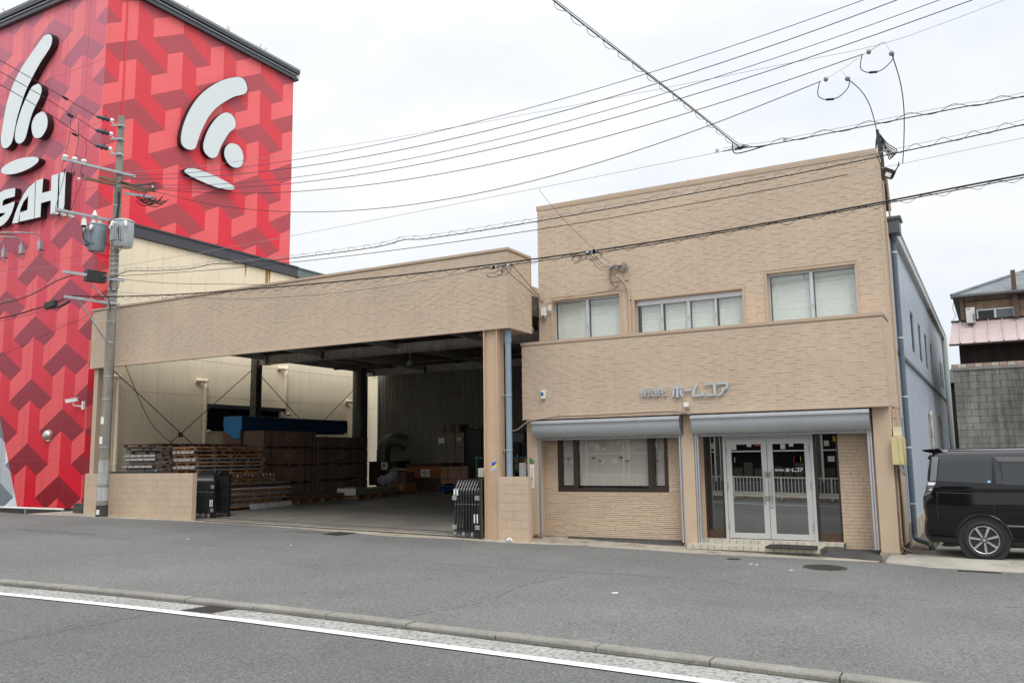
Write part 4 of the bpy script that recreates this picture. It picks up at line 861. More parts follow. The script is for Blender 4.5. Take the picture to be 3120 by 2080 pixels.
# back of the garage
bn = thing('waste_bin', (-23.6, 30.5, .45), 'tall black waste bin with a white paper sign near the duct elbow', 'waste bin')
mb = MB(); mb.box(-24.25, -22.72, 30.3, 31.3, .75, 1.76); mb.box(-24.28, -22.69, 30.27, 31.33, 1.761, 1.79); mb.box(-24.0, -22.9, 30.5, 31.1, .46, .75); mb.build('body', blackm, bn, .01)
mb = MB(); mb.box(-23.56, -23.22, 30.285, 30.29, 1.43, 1.75); mb.build('notice', white_p, bn)
mb = MB(); text_on(mb, '紙', -23.48, 1.53, .18, .18, FR(30.285), .002, .02); text_on(mb, '袋・箱', -23.49, 1.45, .2, .05, FR(30.285), .002, .01); mb.build('notice_text', M('black_ink', (.01, .01, .01), .7), bn)
el = thing('duct_elbow', (-23.8, 30.5, 1.8), 'dark plastic duct elbow standing on the waste bin', 'duct')
m_dk = M('dark_green_duct', (.085, .09, .08), .35, .15, 4)
mb = MB(); mb.tube(spline([(-23.76, 30.7, 1.79), (-23.74, 30.7, 2.3), (-23.68, 30.72, 2.5), (-23.5, 30.8, 2.68), (-23.25, 30.9, 2.74), (-22.95, 31.1, 2.62)], 2), .31, 14); mb.cyl((-23.0, 31.08, 2.63), (-22.88, 31.18, 2.60), .36, None, 14); mb.cyl((-23.75, 30.7, 2.2), (-23.75, 30.7, 2.25), .33, None, 14); mb.build('elbow', m_dk, el)
du = thing('spiral_duct', (-24.5, 30.1, 2.6), 'tall dark spiral ventilation duct rising to the garage roof', 'duct')
mb = MB(); mb.cyl((-24.5, 29.9, 2.85), (-24.5, 29.9, 5.98), .30, None, 18)
mb.build('tube', m_dk, du); mb = MB(); z = 2.9
while z < 5.95: mb.cyl((-24.5, 29.9, z), (-24.5, 29.9, z + .02), .308, None, 18); z += .135
mb.cyl((-24.5, 29.9, 2.8), (-24.5, 29.9, 2.86), .34, None, 18); mb.build('seam', m_dk, du)
mb = MB(); mb.cyl((-24.5, 29.9, 2.62), (-24.5, 29.9, 2.8), .36, .31, 18); mb.build('hood', M('grey_hood', (.20, .20, .20), .4), du)
sk = thing('waste_container', (-21.5, 31, .5), 'wide rust brown steel waste container with a white sign by the back wall', 'container')
m_or = M('orange_brown_paint', (.36, .13, .04), .6, .2, 3, streak=.2)
mb = MB(); mb.box(-22.44, -20.62, 30.6, 31.7, 1.07, 1.55); mb.build('upper_panel', m_or, sk)
mb = MB(); mb.box(-22.48, -20.58, 30.62, 31.7, .50, 1.069); mb.build('lower_panel', M('dark_red_brown', (.075, .035, .025), .7, .2, 3), sk)
mb = MB(); mb.box(-22.5, -20.56, 30.57, 31.72, 1.551, 1.68); mb.build('rim', MATS['dark_red_brown'], sk)
mb = MB(); mb.box(-21.66, -21.19, 30.585, 30.595, 1.11, 1.43); mb.build('sign_board', white_p, sk)
mb = MB(); text_on(mb, '一般ゴミ', -21.62, 1.22, .40, .16, FR(30.585), .003, .022); text_on(mb, '缶・瓶・他', -21.56, 1.14, .28, .05, FR(30.585), .003, .01); mb.build('sign_text', M('black_ink', (.01, .01, .01), .7), sk)
wb = thing('wood_crate', (-19.3, 29.9, .8), 'pale plywood crate wrapped in film on the blue pallet', 'crate')
mb = MB(); mb.box(-19.96, -18.67, 29.6, 30.7, .87, 1.55); mb.build('box', M('plywood', (.36, .22, .14), .6, .12, 3), wb)
mb = MB()
for x in (-19.62, -18.98): mb.box(x, x + .02, 29.59, 29.6, .87, 1.552)
mb.box(-19.96, -18.67, 29.592, 29.598, 1.05, 1.07); mb.box(-19.96, -18.67, 29.592, 29.598, 1.38, 1.40); mb.build('strap', m_strap, wb)
mb = MB()
for x in (-19.9, -19.35, -18.8): mb.cut(); mb.box(x, x + .09, 29.62, 30.6, .775, .869)
mb.build_each('skid', m_w1, wb)
bp_ = tag(pallet('plastic_pallet', -20.0, -18.6, 29.5, 30.7, .60, .17, 'blue plastic pallet under the plywood crate', 'pallet', None, [M('blue_plastic', (.01, .13, .38), .45, .1, 5)], 0, None, 7))
mb = MB()
for x in (-19.9, -18.8): mb.box(x, x + .1, 29.6, 30.6, fl(-19, 30), .60)
mb.build('foot', MATS['blue_plastic'], bp_)
wr = thing('wrapped_load', (-19.6, 30, 1.6), 'stack of boxes in stretch film on the plywood crate, with paper labels', 'wrapped boxes')
mb = MB(); rng = random.Random(3); m_fl = M('filmed_boxes', (.20, .185, .15), .3, .2, 6, coat=.3)
for r in range(4):
    for c in range(3): x = -20.25 + c * .43; mb.box(x + rng.uniform(0, .015), x + .42, 29.8 + rng.uniform(0, .03), 30.9, 1.70 + r * .31, 2.0 + r * .31)
mb.build('boxes', m_fl, wr, .01)
mb = MB(); mb.box(-20.2, -19.89, 29.77, 29.775, 2.50, 2.73); mb.build('label_sheet', white_p, wr); mb = MB(); mb.box(-19.3, -19.06, 29.77, 29.775, 2.58, 2.72); mb.build('label_sheet', M('yellow_paper', (.55, .55, .25), .7), wr)
mb = MB()
for x in (-20.2, -19.65, -19.1): mb.cut(); mb.box(x, x + .1, 29.8, 30.9, 1.56, 1.69)
mb.build_each('skid', m_w2, wr)
for a, b, z0, z1, lb in ((-20.2, -19.68, 2.95, 3.30, 'small brown box on the filmed stack, left of two'), (-19.66, -19.3, 2.95, 3.28, 'small brown box on the filmed stack, right of two')):
    mb = MB(); mb.box(a, b, 30.1, 30.7, z0, z1); mb.box((a + b) / 2 - .03, (a + b) / 2 + .03, 30.09, 30.1, z0, z1, 1); tag(mb.build('cardboard_box', [m_ct, M('tape', (.3, .24, .16), .4)], None, .006), lb, 'box')
mb = MB(); mb.box(-18.95, -18.2, 29.9, 30.9, .8, 3.0); mb.box(-18.97, -18.18, 29.88, 30.92, 3.001, 3.04); mb.box(-18.9, -18.3, 30, 30.8, .45, .8)
tag(mb.build('dark_stack', M('black_wrap', (.015, .015, .014), .4), None, .01), 'tall load wrapped in black film right of the filmed boxes', 'wrapped load')
cr_ = tag(pallet('wooden_pallet', -22.7, -21.3, 28.9, 29.9, .46, .13, 'worn pallet carrying boards and bags before the waste bin', 'pallet', None, [m_w1, m_w4], 0, None, 8))
mb = MB()
for k in range(3): mb.box(-22.3 + .05 * k, -21.35, 28.95, 29.85, .60 + k * .09, .685 + k * .09)
tag(mb.build('board_bundle', m_w1, None, .005), 'short thick bundle of brown boards under the plastic bags', 'boards')
mb = MB(); mb.box(-21.8, -21.35, 29.1, 29.7, .88, 1.34); mb.add([(-21.8, 29.1, 1.34), (-21.35, 29.1, 1.34), (-21.3, 28.95, 1.42), (-21.85, 28.95, 1.42)], [(0, 1, 2, 3)]); tag(mb.build('cardboard_box', m_ct, None, .006), 'open brown box behind the plastic bags', 'box')
def bag(c, r, lb, seed):
    rng = random.Random(seed); mb = MB(); mb.sphere(c, r, 18, 0, (1.15, .9, .85)); mb.v = [tuple(q + rng.uniform(-.16, .16) * r for q in p) for p in mb.v]; tag(mb.build('rubbish_bag', M('grey_film_bag', (.42, .42, .45), .3, .25, 9)), lb, 'bag')
bag((-22.35, 28.85, 1.02), .22, 'pale plastic rubbish bag slumped at the left of the board bundle', 1); bag((-21.98, 28.8, 1.10), .22, 'round pale plastic rubbish bag before the open box', 2)
mb = MB(); rng = random.Random(2)
for k in range(6): x = -22.35 + k * .12; mb.obox((x, 29.5, 1.42 + rng.uniform(-.05, .05)), (.1, 0, .03 * rng.uniform(-1, 1)), (0, .12, .05), (0, 0, .012))
mb.box(-22.4, -21.75, 29.35, 29.65, .88, 1.36); tag(mb.build('paper_pile', M('grey_paper', (.36, .35, .33), .8, .2, 9)), 'loose grey papers heaped beside the waste bin', 'paper')
hl = thing('hanging_lamp', (-17.4, 23.9, 5.1), 'small work lamp hanging from the front roof beam', 'lamp')
mb = MB(); mb.tube([(-17.48, 24.0, 5.5), (-17.42, 24.0, 5.3)], .015, 6); mb.cyl((-17.46, 24.0, 5.28), (-17.40, 23.9, 5.18), .03, .07, 10); mb.build('holder', galv, hl)
mb = MB()
for k in range(4): mb.tube([(-17.39 + .10 * math.cos(a), 23.88 + .06 * math.sin(a), 5.17 - .03 * k) for a in [i * math.pi / 5 for i in range(10)]], .008, 4, 0, False, True)
mb.sphere((-17.39, 23.88, 5.12), .06, 8); mb.build('guard', M('dim_bulb', (.4, .4, .38), .3), hl)
# rack at the right
rk = thing('storage_rack', (-14.8, 26.2, .4), 'green steel storage rack seen between the pillar and the office', 'rack')
m_gr = M('green_rack', (.01, .16, .12), .45, .1, 4); mb = MB()
for x in (-16.0, -14.35, -13.0):
    for y in (26.0, 26.8): mb.box(x - .03, x + .03, y - .03, y + .03, .3, 2.0 if x > -15.9 else 1.95)
for y in (26.0, 26.8): mb.box(-16.1, -12.9, y - .02, y + .02, 1.84, 1.90); mb.box(-16.0, -13, y - .02, y + .02, 1.42, 1.46)
mb.box(-15.75, -15.70, 26.0, 26.05, .3, 2.75); mb.build('frame', m_gr, rk)
mb = MB(); mb.box(-16.0, -13, 26.03, 26.78, 1.461, 1.48); mb.build('shelf', m_st, rk)
for i, (x, z, lb) in enumerate(((-14.52, 1.69, 'upper orange wooden crate on the green rack'), (-14.52, 1.49, 'lower orange wooden crate on the green rack'), (-14.2, 1.69, 'upper orange crate at the right end of the green rack'), (-14.2, 1.49, 'lower orange crate at the right end of the green rack'))):
    mb = MB(); mb.box(x, x + .28, 26.05, 26.6, z, z + .155); mb.box(x + .13, x + .16, 26.04, 26.05, z + .02, z + .14, 1); tag(mb.build('crate', [M('orange_crate', (.34, .17, .075), .7, .2, 8), white_p], None, .004), lb, 'crate', 'orange crates on the rack')
mb = MB(); rng = random.Random(1)
for k in range(8): x = -14.7 + k * .16; mb.box(x, x + .13, 25.2 + rng.uniform(0, .2), 25.6, .6, 1.22 + rng.uniform(0, .2))
tag(mb.build('scrap_parts', M('dark_machine', (.05, .05, .052), .35, .4, 6, metal=.4), None, .01), 'dark heap of machine parts below the green rack', 'machine parts')
mb = MB(); mb.box(-15.75, -15.15, 28, 28.1, 2.40, 2.82); mb.box(-15.70, -15.20, 27.99, 28, 2.45, 2.77, 1); mb.box(-15.5, -15.4, 28.02, 28.08, .4, 2.4); mb.box(-15.9, -15.0, 28.11, 28.6, .4, 2.35); tag(mb.build('machine_cabinet', [blackm, M('dim_screen', (.05, .055, .06), .2)]), 'black machine cabinet with a dim screen at the back right of the garage', 'machine')

# ================================================================ RED BUILDING with painted relief mural
rb = thing('red_building', (-34, 20, .4), 'tall red building painted with a pattern of interlocking folded blocks', 'building')
RX, RY, RYB, RZT = -26.0, 17.8, 26.95, 18.60
def clip(poly, n, c):                      # keep n.p <= c
    o = []
    for i in range(len(poly)):
        a, b = poly[i], poly[(i + 1) % len(poly)]; da, db = n[0] * a[0] + n[1] * a[1] - c, n[0] * b[0] + n[1] * b[1] - c
        if da <= 0: o.append(a)
        if da * db < 0: t = da / (da - db); o.append((a[0] + (b[0] - a[0]) * t, a[1] + (b[1] - a[1]) * t))
    return o if len(o) > 2 else []
CELL = [(2, [(0, 0), (-2, -2), (-1, -3), (0, -2)]), (2, [(0, 0), (0, -2), (1, -3), (2, -2)]),
        (0, [(0, -2), (-1, -3), (-1, -5), (0, -6)]), (0, [(-1, -5), (-2, -6), (-2, -8), (0, -6)]),
        (1, [(0, -2), (1, -3), (1, -5), (0, -6)]), (1, [(1, -5), (2, -6), (2, -8), (0, -6)])]
SW = [(-31.2, 4.25), (-30.85, 3.46), (-30.35, 2.86), (-29.75, 2.12), (-29.25, 1.28), (-28.79, .4), (-28.7, .0)]
def mural(mb, u0, u1, v0, v1, ou, ov, U, V, pl, swoosh):
    for i in range(-30, 31):
        for j in range(-30, 31):
            if (i + j) % 2: continue
            cx, cy = ou + 3 * U * i, ov + 3 * V * j
            if cx < u0 - 3 or cx > u1 + 3 or cy < v0 - 4 or cy > v1 + 4: continue
            for mi, q in CELL:
                P = [(cx + a * U, cy + b * V) for a, b in q]
                for n, c in (((-1, 0), -u0), ((1, 0), u1), ((0, -1), -v0), ((0, 1), v1)): P = clip(P, n, c) if P else P
                if not P: continue
                rest = P; pieces = []
                if swoosh:
                    for (ax, ay), (bx_, by_) in zip(SW, SW[1:]):
                        n = (ay - by_, bx_ - ax); n = (n[0], n[1]); c = n[0] * ax + n[1] * ay
                        o2 = clip(rest, (-n[0], -n[1]), -c) if rest else []
                        if o2: pieces.append((mi, o2))
                        rest = clip(rest, n, c) if rest else []
                    if rest: pieces.append((mi + 3, rest))
                else: pieces = [(mi, P)]
                for m_, pp in pieces: mb.add([pl(u, 0, v) for u, v in pp], [tuple(range(len(pp)))], m_)
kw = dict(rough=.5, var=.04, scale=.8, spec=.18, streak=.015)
mf = [M('mural_light_red', (.72, .085, .09), zgrad=(1, 18, (.80, .215, .24)), **kw), M('mural_mid_red', (.60, .003, .018), zgrad=(1, 18, (.68, .18, .23)), **kw), M('mural_dark_red', (.23, .008, .016), zgrad=(1, 18, (.50, .17, .23)), **kw),  # front reds pale upward: the sky reflection's veil is put into the colour
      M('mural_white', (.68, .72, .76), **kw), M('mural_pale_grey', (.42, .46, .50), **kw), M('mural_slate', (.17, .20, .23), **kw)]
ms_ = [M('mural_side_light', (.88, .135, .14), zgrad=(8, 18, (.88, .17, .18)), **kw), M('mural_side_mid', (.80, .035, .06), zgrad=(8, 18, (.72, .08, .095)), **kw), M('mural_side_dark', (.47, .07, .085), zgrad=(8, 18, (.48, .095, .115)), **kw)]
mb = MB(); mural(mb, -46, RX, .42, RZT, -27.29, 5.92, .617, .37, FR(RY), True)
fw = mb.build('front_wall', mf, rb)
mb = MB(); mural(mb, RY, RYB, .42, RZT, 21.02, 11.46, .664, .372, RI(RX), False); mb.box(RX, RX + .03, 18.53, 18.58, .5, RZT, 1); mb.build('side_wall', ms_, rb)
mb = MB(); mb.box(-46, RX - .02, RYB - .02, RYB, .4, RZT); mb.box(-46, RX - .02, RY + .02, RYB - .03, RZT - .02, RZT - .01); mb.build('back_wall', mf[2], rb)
m_trim = M('charcoal_trim', (.055, .058, .068), .45, .08, 3)
mb = MB(); mb.box(-46, RX + .16, RY - .16, RY + .2, RZT, RZT + .12); mb.box(-46, RX + .20, RY - .20, RY + .2, RZT + .30, RZT + .46); mb.box(-46, RX + .10, RY - .10, RY + .2, RZT + .12, RZT + .30)
mb.box(RX - .2, RX + .16, RY + .2, RYB + .16, RZT, RZT + .12); mb.box(RX - .2, RX + .20, RY + .2, RYB + .2, RZT + .30, RZT + .46); mb.box(RX - .2, RX + .10, RY + .2, RYB + .1, RZT + .12, RZT + .30); rt_ = mb.build('roof_trim', m_trim, rb)
mb = MB(); rng = random.Random(31)
mb.tube([(-46, RY - .21, RZT + .50), (RX + .21, RY - .21, RZT + .50)], .03, 5); mb.tube([(RX + .21, RY - .21, RZT + .50), (RX + .21, RYB + .2, RZT + .50)], .03, 5); mb.tube([(RX + .17, RY - .17, RZT + .2), (RX + .17, RYB + .2, RZT + .2)], .025, 5); mb.tube([(-46, RY - .17, RZT + .2), (RX + .17, RY - .17, RZT + .2)], .025, 5)
mb.build('trim_pipe', galv, rt_)
mb = MB()
for x, y in [(RX + .2, 20.9), (RX + .2, 21.2), (RX + .2, 23.0), (RX + .2, 24.7), (RX + .2, 25.0), (-30.2, RY - .2), (-30.4, RY - .2), (-30.6, RY - .2), (-32, RY - .2)]:
    for k in range(7): a = rng.uniform(0, 6.28); mb.tube([(x, y, RZT + .48), (x + .12 * math.cos(a), y + .12 * math.sin(a), RZT + .58 + .1 * rng.random())], .006, 4)
mb.build('bird_spikes', galv, rt_)
mb = MB(); mb.box(-46, RX - .02, RY + .03, RY + .3, .0, .42); mb.build('footing', MATS['dark_concrete'], rb)
# panel joints of the mural wall
mb = MB()
for x in (-27.0, -28.2, -29.4, -30.6, -31.8, -33): mb.box(x - .004, x + .004, RY - .003, RY - .001, .42, RZT)
for z in (2.0, 4.3, 6.6, 8.9, 11.2, 13.5, 15.8): mb.box(-46, RX, RY - .003, RY - .001, z - .004, z + .004)
mb.build('panel_joint', M('joint_red', (.40, .05, .065), .5), fw)
# emblems
m_ac = M('white_acrylic', (.70, .76, .77), .3, .02, 3); m_blk = M('black_return', (.012, .011, .013), .35, .05, 3)
def emblem(name, polys, pl, depth, label, cat, loc, part, f=1.0057):
    polys = [[(u * f, 1.85 + (v - 1.85) * f) for u, v in P_] for P_ in polys]      # front plane set back: shallow boxes
    o = thing(name, loc, label, cat)
    for i, P in enumerate(polys):
        Q = [(p.x, p.y) for p in spline([(u, v, 0) for u, v in P + P[:1]], 3)[:-1]] if part == 'stroke' else P
        mb = MB(); mb.prism(Q, pl, .02, depth - .003, 1); cu, cv = sum(p[0] for p in Q) / len(Q), sum(p[1] for p in Q) / len(Q)
        if part == 'stroke': mb.add([pl(cu + (u - cu) * .97, depth, cv + (v - cv) * .985) for u, v in Q], [tuple(range(len(Q)))], 0)
        else: mb.add([pl(u, depth, v) for u, v in Q], [tuple(range(len(Q)))], 0)
        mb.build(part, [m_ac, m_blk], o)
    return o
L1 = [[-28.79, 17.33], [-28.64, 17.25], [-28.55, 17.09], [-28.57, 16.9], [-28.69, 16.72], [-29.22, 16.29], [-29.66, 15.83], [-30.02, 15.38], [-30.26, 14.91], [-30.46, 14.44], [-30.57, 13.95], [-30.66, 13.61], [-30.79, 13.46], [-31.01, 13.39], [-31.27, 13.45], [-31.4, 13.65], [-31.44, 13.92], [-31.35, 14.53], [-31.24, 15.08], [-31.04, 15.56], [-30.75, 16.01], [-30.34, 16.44], [-29.84, 16.81], [-29.35, 17.15], [-29.05, 17.33]]
L2 = [[-29.27, 15.53], [-29.1, 15.43], [-29.01, 15.25], [-29.06, 15.03], [-29.2, 14.83], [-29.45, 14.53], [-29.61, 14.21], [-29.74, 13.83], [-29.83, 13.57], [-29.98, 13.45], [-30.18, 13.41], [-30.4, 13.51], [-30.52, 13.71], [-30.5, 14.04], [-30.37, 14.42], [-30.17, 14.84], [-29.88, 15.24], [-29.63, 15.49]]
L3 = [[-28.95, 14.39], [-28.75, 14.3], [-28.6, 14.12], [-28.54, 13.91], [-28.57, 13.69], [-28.71, 13.52], [-28.89, 13.41], [-29.13, 13.42], [-29.34, 13.52], [-29.47, 13.73], [-29.52, 13.97], [-29.45, 14.18], [-29.27, 14.34]]
L4 = [[-29.27, 12.77], [-28.98, 12.68], [-28.91, 12.58], [-29.0, 12.49], [-29.31, 12.39], [-29.78, 12.33], [-30.35, 12.32], [-30.9, 12.39], [-31.22, 12.51], [-31.28, 12.6], [-31.19, 12.71], [-30.9, 12.79], [-30.41, 12.85], [-29.84, 12.84]]
emblem('wall_emblem', [L1, L2, L3, L4], FR(RY), .25, 'white curved stroke emblem on the left face of the red building', 'emblem', (-30, RY, 12.3), 'stroke')
R1 = [[23.54, 17.35], [23.78, 17.39], [23.96, 17.28], [24.06, 17.06], [24.01, 16.86], [23.81, 16.69], [23.37, 16.44], [22.92, 16.08], [22.47, 15.65], [22.11, 15.17], [21.85, 14.66], [21.68, 14.24], [21.57, 13.87], [21.49, 13.66], [21.32, 13.54], [21.08, 13.5], [20.87, 13.59], [20.8, 13.79], [20.84, 14.19], [20.99, 14.7], [21.24, 15.25], [21.58, 15.79], [22.0, 16.27], [22.49, 16.71], [23.01, 17.08]]
R2 = [[22.97, 15.64], [23.23, 15.65], [23.41, 15.52], [23.48, 15.33], [23.42, 15.12], [23.17, 14.87], [22.95, 14.52], [22.76, 14.17], [22.65, 13.87], [22.53, 13.65], [22.31, 13.52], [22.08, 13.56], [21.91, 13.69], [21.86, 13.93], [21.96, 14.33], [22.16, 14.77], [22.43, 15.18], [22.71, 15.48]]
R3 = [[23.28, 14.46], [23.59, 14.48], [23.83, 14.32], [23.92, 14.08], [23.89, 13.79], [23.72, 13.58], [23.45, 13.49], [23.19, 13.53], [22.98, 13.71], [22.9, 13.92], [22.96, 14.18], [23.12, 14.37]]
R4 = [[21.14, 12.78], [21.47, 12.88], [21.89, 12.9], [22.4, 12.88], [22.92, 12.83], [23.35, 12.76], [23.54, 12.68], [23.46, 12.58], [23.13, 12.49], [22.61, 12.44], [22.04, 12.46], [21.48, 12.51], [21.12, 12.58], [21.02, 12.66]]
emblem('wall_emblem', [R1, R2, R3, R4], RI(RX), .18, 'white curved stroke emblem on the right face of the red building', 'emblem', (RX, 22.5, 12.4), 'stroke', 1.0047)
LA0 = [[-32.6, 10.46], [-32.45, 10.79], [-32.25, 11.15], [-32.0, 11.46], [-31.75, 11.66], [-31.45, 11.77], [-31.35, 11.79], [-31.33, 10.45], [-32.2, 10.46], [-32.19, 10.8], [-31.75, 10.82], [-31.74, 11.36], [-32.0, 11.17], [-32.15, 10.94], [-32.25, 10.44]]
LS = [[-31.2, 10.47], [-31.06, 10.46], [-30.83, 10.51], [-30.59, 10.64], [-30.39, 10.85], [-30.27, 11.11], [-30.24, 11.27], [-31.0, 11.22], [-30.99, 11.41], [-30.82, 11.46], [-30.26, 11.46], [-30.26, 11.78], [-30.86, 11.81], [-31.1, 11.79], [-31.3, 11.72], [-31.42, 11.55], [-31.42, 11.15], [-31.3, 10.98], [-30.76, 10.93], [-30.87, 10.86], [-31.09, 10.80], [-31.25, 10.80]]
LA = [[-30.31, 10.46], [-30.18, 10.79], [-29.97, 11.15], [-29.7, 11.46], [-29.44, 11.66], [-29.12, 11.77], [-29.06, 11.79], [-29.0, 10.45], [-29.87, 10.46], [-29.86, 10.8], [-29.43, 10.82], [-29.42, 11.36], [-29.7, 11.17], [-29.85, 10.94], [-29.94, 10.44]]
LH = [[-29.02, 11.82], [-28.6, 11.85], [-28.62, 11.31], [-28.10, 11.31], [-28.12, 11.86], [-27.73, 11.86], [-27.69, 10.46], [-28.06, 10.46], [-28.08, 10.96], [-28.64, 10.95], [-28.63, 10.45], [-28.97, 10.45]]
LI = [[-27.66, 11.87], [-27.32, 11.87], [-27.29, 10.47], [-27.61, 10.47]]
emblem('wall_lettering', [LA0, LS, LA, LH, LI], FR(RY), .25, 'big white raised letters ending in SAHI on the red wall', 'sign letters', (-30, RY, 10.4), 'letter')
# lamps, camera and vent hood on the red wall
for i, (x, lb) in enumerate(((-28.98, 'grey arm floodlight on the red wall below the letter H, nearest the pole'), (-30.07, 'grey arm floodlight on the red wall, between two others'), (-31.15, 'grey arm floodlight on the red wall at the left picture edge'))):
    o = thing('wall_floodlight', (x, RY, 9.5), lb, 'floodlight', 'arm floodlights on the red wall')
    mb = MB(); mb.box(x - .09, x + .09, RY - .14, RY, 9.38, 9.68); mb.tube(spline([(x, RY - .1, 9.38), (x + .05, RY - .08, 9.3), (x + .12, RY - .02, 9.26)], 3), .01, 5); mb.build('base_box', galv, o)
    mb = MB(); mb.tube(spline([(x, RY - .1, 9.66), (x, RY - .12, 9.82), (x - .02, RY - .25, 9.92), (x - .12, RY - .7, 9.87), (x - .22, RY - .9, 9.84)], 4), .025, 7); mb.build('arm', galv, o)
    mb = MB(); mb.sphere((0, 0, 0), 1, 12, 0); mb.v = [(x - .26 + p[0] * .11 , RY - 1.12 + p[1] * .30, 9.78 + p[2] * .045 + p[1] * .06) for p in mb.v]; mb.build('head', M('lamp_grey', (.38, .37, .35), .4), o)
sc_ = thing('security_camera', (-26.15, RY, 3.75), 'white security camera on a short arm on the red wall', 'camera')
mb = MB(); d = Vector((-.34, -.22, -.07)).normalized(); c = Vector((-26.42, 17.55, 3.92)); s_ = d.cross(Vector((0, 0, 1))).normalized(); mb.obox(c, d * .19, s_ * .055, s_.cross(d) * .055); mb.obox(c + Vector((0, 0, .065)), d * .22, s_ * .065, s_.cross(d) * .008); mb.build('housing', white_p, sc_, .008)
mb = MB(); mb.cyl(c + d * .191, c + d * .197, .04, None, 12); mb.build('lens', blackm, sc_)
mb = MB(); mb.tube([(-26.40, 17.57, 3.86), (-26.38, 17.6, 3.76), (-26.15, 17.72, 3.72)], .022, 6); mb.box(-26.16, -26.08, 17.72, 17.80, 3.62, 3.90); mb.build('bracket', white_p, sc_)
vh = thing('vent_hood', (-27.95, RY, 2.8), 'round stainless vent hood low on the red wall', 'vent hood')
mb = MB(); mb.sphere((-27.95, RY - .03, 2.82), .19, 16, 0, (1, .85, 1)); mb.v = [(p[0], min(p[1], RY - .001), max(p[2], 2.69)) for p in mb.v]; mb.build('dome', M('stainless', (.55, .52, .50), .3, .05, 4, metal=.8), vh)
mb = MB(); mb.cyl((-27.95, RY - .02, 2.82), (-27.95, RY - .001, 2.82), .205, None, 18); mb.build('flange', MATS['stainless'], vh)
rl = thing('pipe_rail', (-30, 17.55, .3), 'low white pipe rail along the foot of the red building', 'rail')
mb = MB(); mb.tube([(-44, 17.55, .47), (-26.55, 17.55, .40)], .035, 8); mb.build('tube', white_p, rl)
mb = MB()
for x in (-38, -34.5, -31, -28.6, -26.6): mb.cyl((x, 17.55, .1), (x, 17.55, .40), .03, None, 8)
mb.build('post', galv, rl)
mb = MB(); mb.box(-45, -25.3, 16.2, 17.75, -.2, .16); S('side_pavement', mb, MATS['dark_concrete'])  # near-black pavement, reads as a dark gap behind the rail
mb = MB(); mb.box(-25.75, -25.2, 17.35, 17.7, .2, .62); mb.box(-25.7, -25.2, 17.3, 17.36, .2, .5); tag(mb.build('stone_block', MATS['dark_concrete'], None, .02), 'dark concrete block at the corner between red wall and block wall', 'block')

# ================================================================ CREAM ANNEX
ca = thing('cream_building', (-25.7, 22, .4), 'cream panelled annex with dark roof edge beside the red building', 'building')
m_cr = M('cream_panel', (.88, .77, .56), .6, .04, 1, streak=.04)
m_cj = M('cream_joint', (.58, .49, .35), .8, .1, 3)
CX = -25.7; mb = MB(); mb.box(CX - .3, CX - .015, 18.35, 37, .3, 9.68, 1); y = 18.36; zz = [.3, 2.49, 4.30, 5.62, 9.66]
while y < 36.9:
    for a, b in zip(zz, zz[1:]): mb.box(CX - .02, CX, y + .0045, y + .6405, a + .008, b - .008)
    y += .645
mb.build('panel_wall', [m_cr, m_cj], ca)
mb = MB(); mb.box(CX - .3, CX + .10, 18.3, 27.05, 9.68, 10.06); mb.box(CX - .35, CX + .14, 18.25, 27.05, 10.06, 10.12); mb.build('roof_edge', m_trim, ca)
mb = MB(); mb.box(CX - .3, CX + .09, 27.06, 37, 9.68, 10.04); mb.box(CX - .35, CX + .13, 27.06, 37, 10.04, 10.10); mb.build('roof_edge', M('teal_grey_trim', (.14, .18, .18), .5, .2, 3, stain=((.2, .09, .04), 5, .6, .62)), ca)
mb = MB()
for z in (8.2, 8.8, 9.3): mb.box(CX, CX + .003, 24.6, 24.72, z - .5, z + .3)
mb2 = MB(); rng = random.Random(11)
for yy, L, wd in ((25.35, 1.3, .10), (25.5, .7, .06), (27.15, .9, .12), (27.35, .6, .05), (24.2, .5, .05)):
    n = 6; vs = []
    for i in range(n + 1): t = i / n; h = wd * (1 - t) ** .7 * rng.uniform(.7, 1.1) + .004; vs += [(CX + .002, yy - h, 9.67 - L * t), (CX + .002, yy + h, 9.67 - L * t)]
    mb2.cut(); mb2.add(vs, [(2 * i, 2 * i + 1, 2 * i + 3, 2 * i + 2) for i in range(n)])
mb2.build_each('rust_streak', M('rust_stain', (.40, .20, .06), .8, .35, 9), ca)
mb = MB(); mb.box(CX + .001, CX + .02, 22.42, 26.2, 3.02, 3.9); sh_ = mb.build('window', M('dark_glass_pane', (.01, .01, .012), .15), ca)
mb = MB(); mb.box(CX + .001, CX + .22, 22.3, 26.35, 3.9, 4.0); mb.box(CX + .2, CX + .24, 22.3, 26.35, 3.86, 4.01); mb.build('canopy', m_trim, sh_)
m_pp = M('cream_pipe', (.80, .71, .56), .45, .05, 3)
for yy, z0, z1 in ((18.62, .4, 4.72), (22.28, .4, 4.85), (26.42, .4, 5.65), (30.7, .4, 4.5)):
    mb = MB(); mb.tube(spline([(CX + .16, yy, z0), (CX + .16, yy, z1 - .25), (CX + .16, yy, z1 - .08), (CX + .15, yy - .06, z1), (CX + .02, yy - .35, z1 + .01)], 4), .075, 10)
    for z in (1.8, 3.4, z1 - .3): mb.cyl((CX + .16, yy, z), (CX + .16, yy, z + .06), .09, None, 10)
    if yy > 20: mb.tube(spline([(CX + .16, yy, z1 - 1.9), (CX + .16, yy + .2, z1 - 1.86), (CX + .1, yy + .28, z1 - 1.86)], 3), .07, 8)
    mb.build('vent_pipe', m_pp, ca)

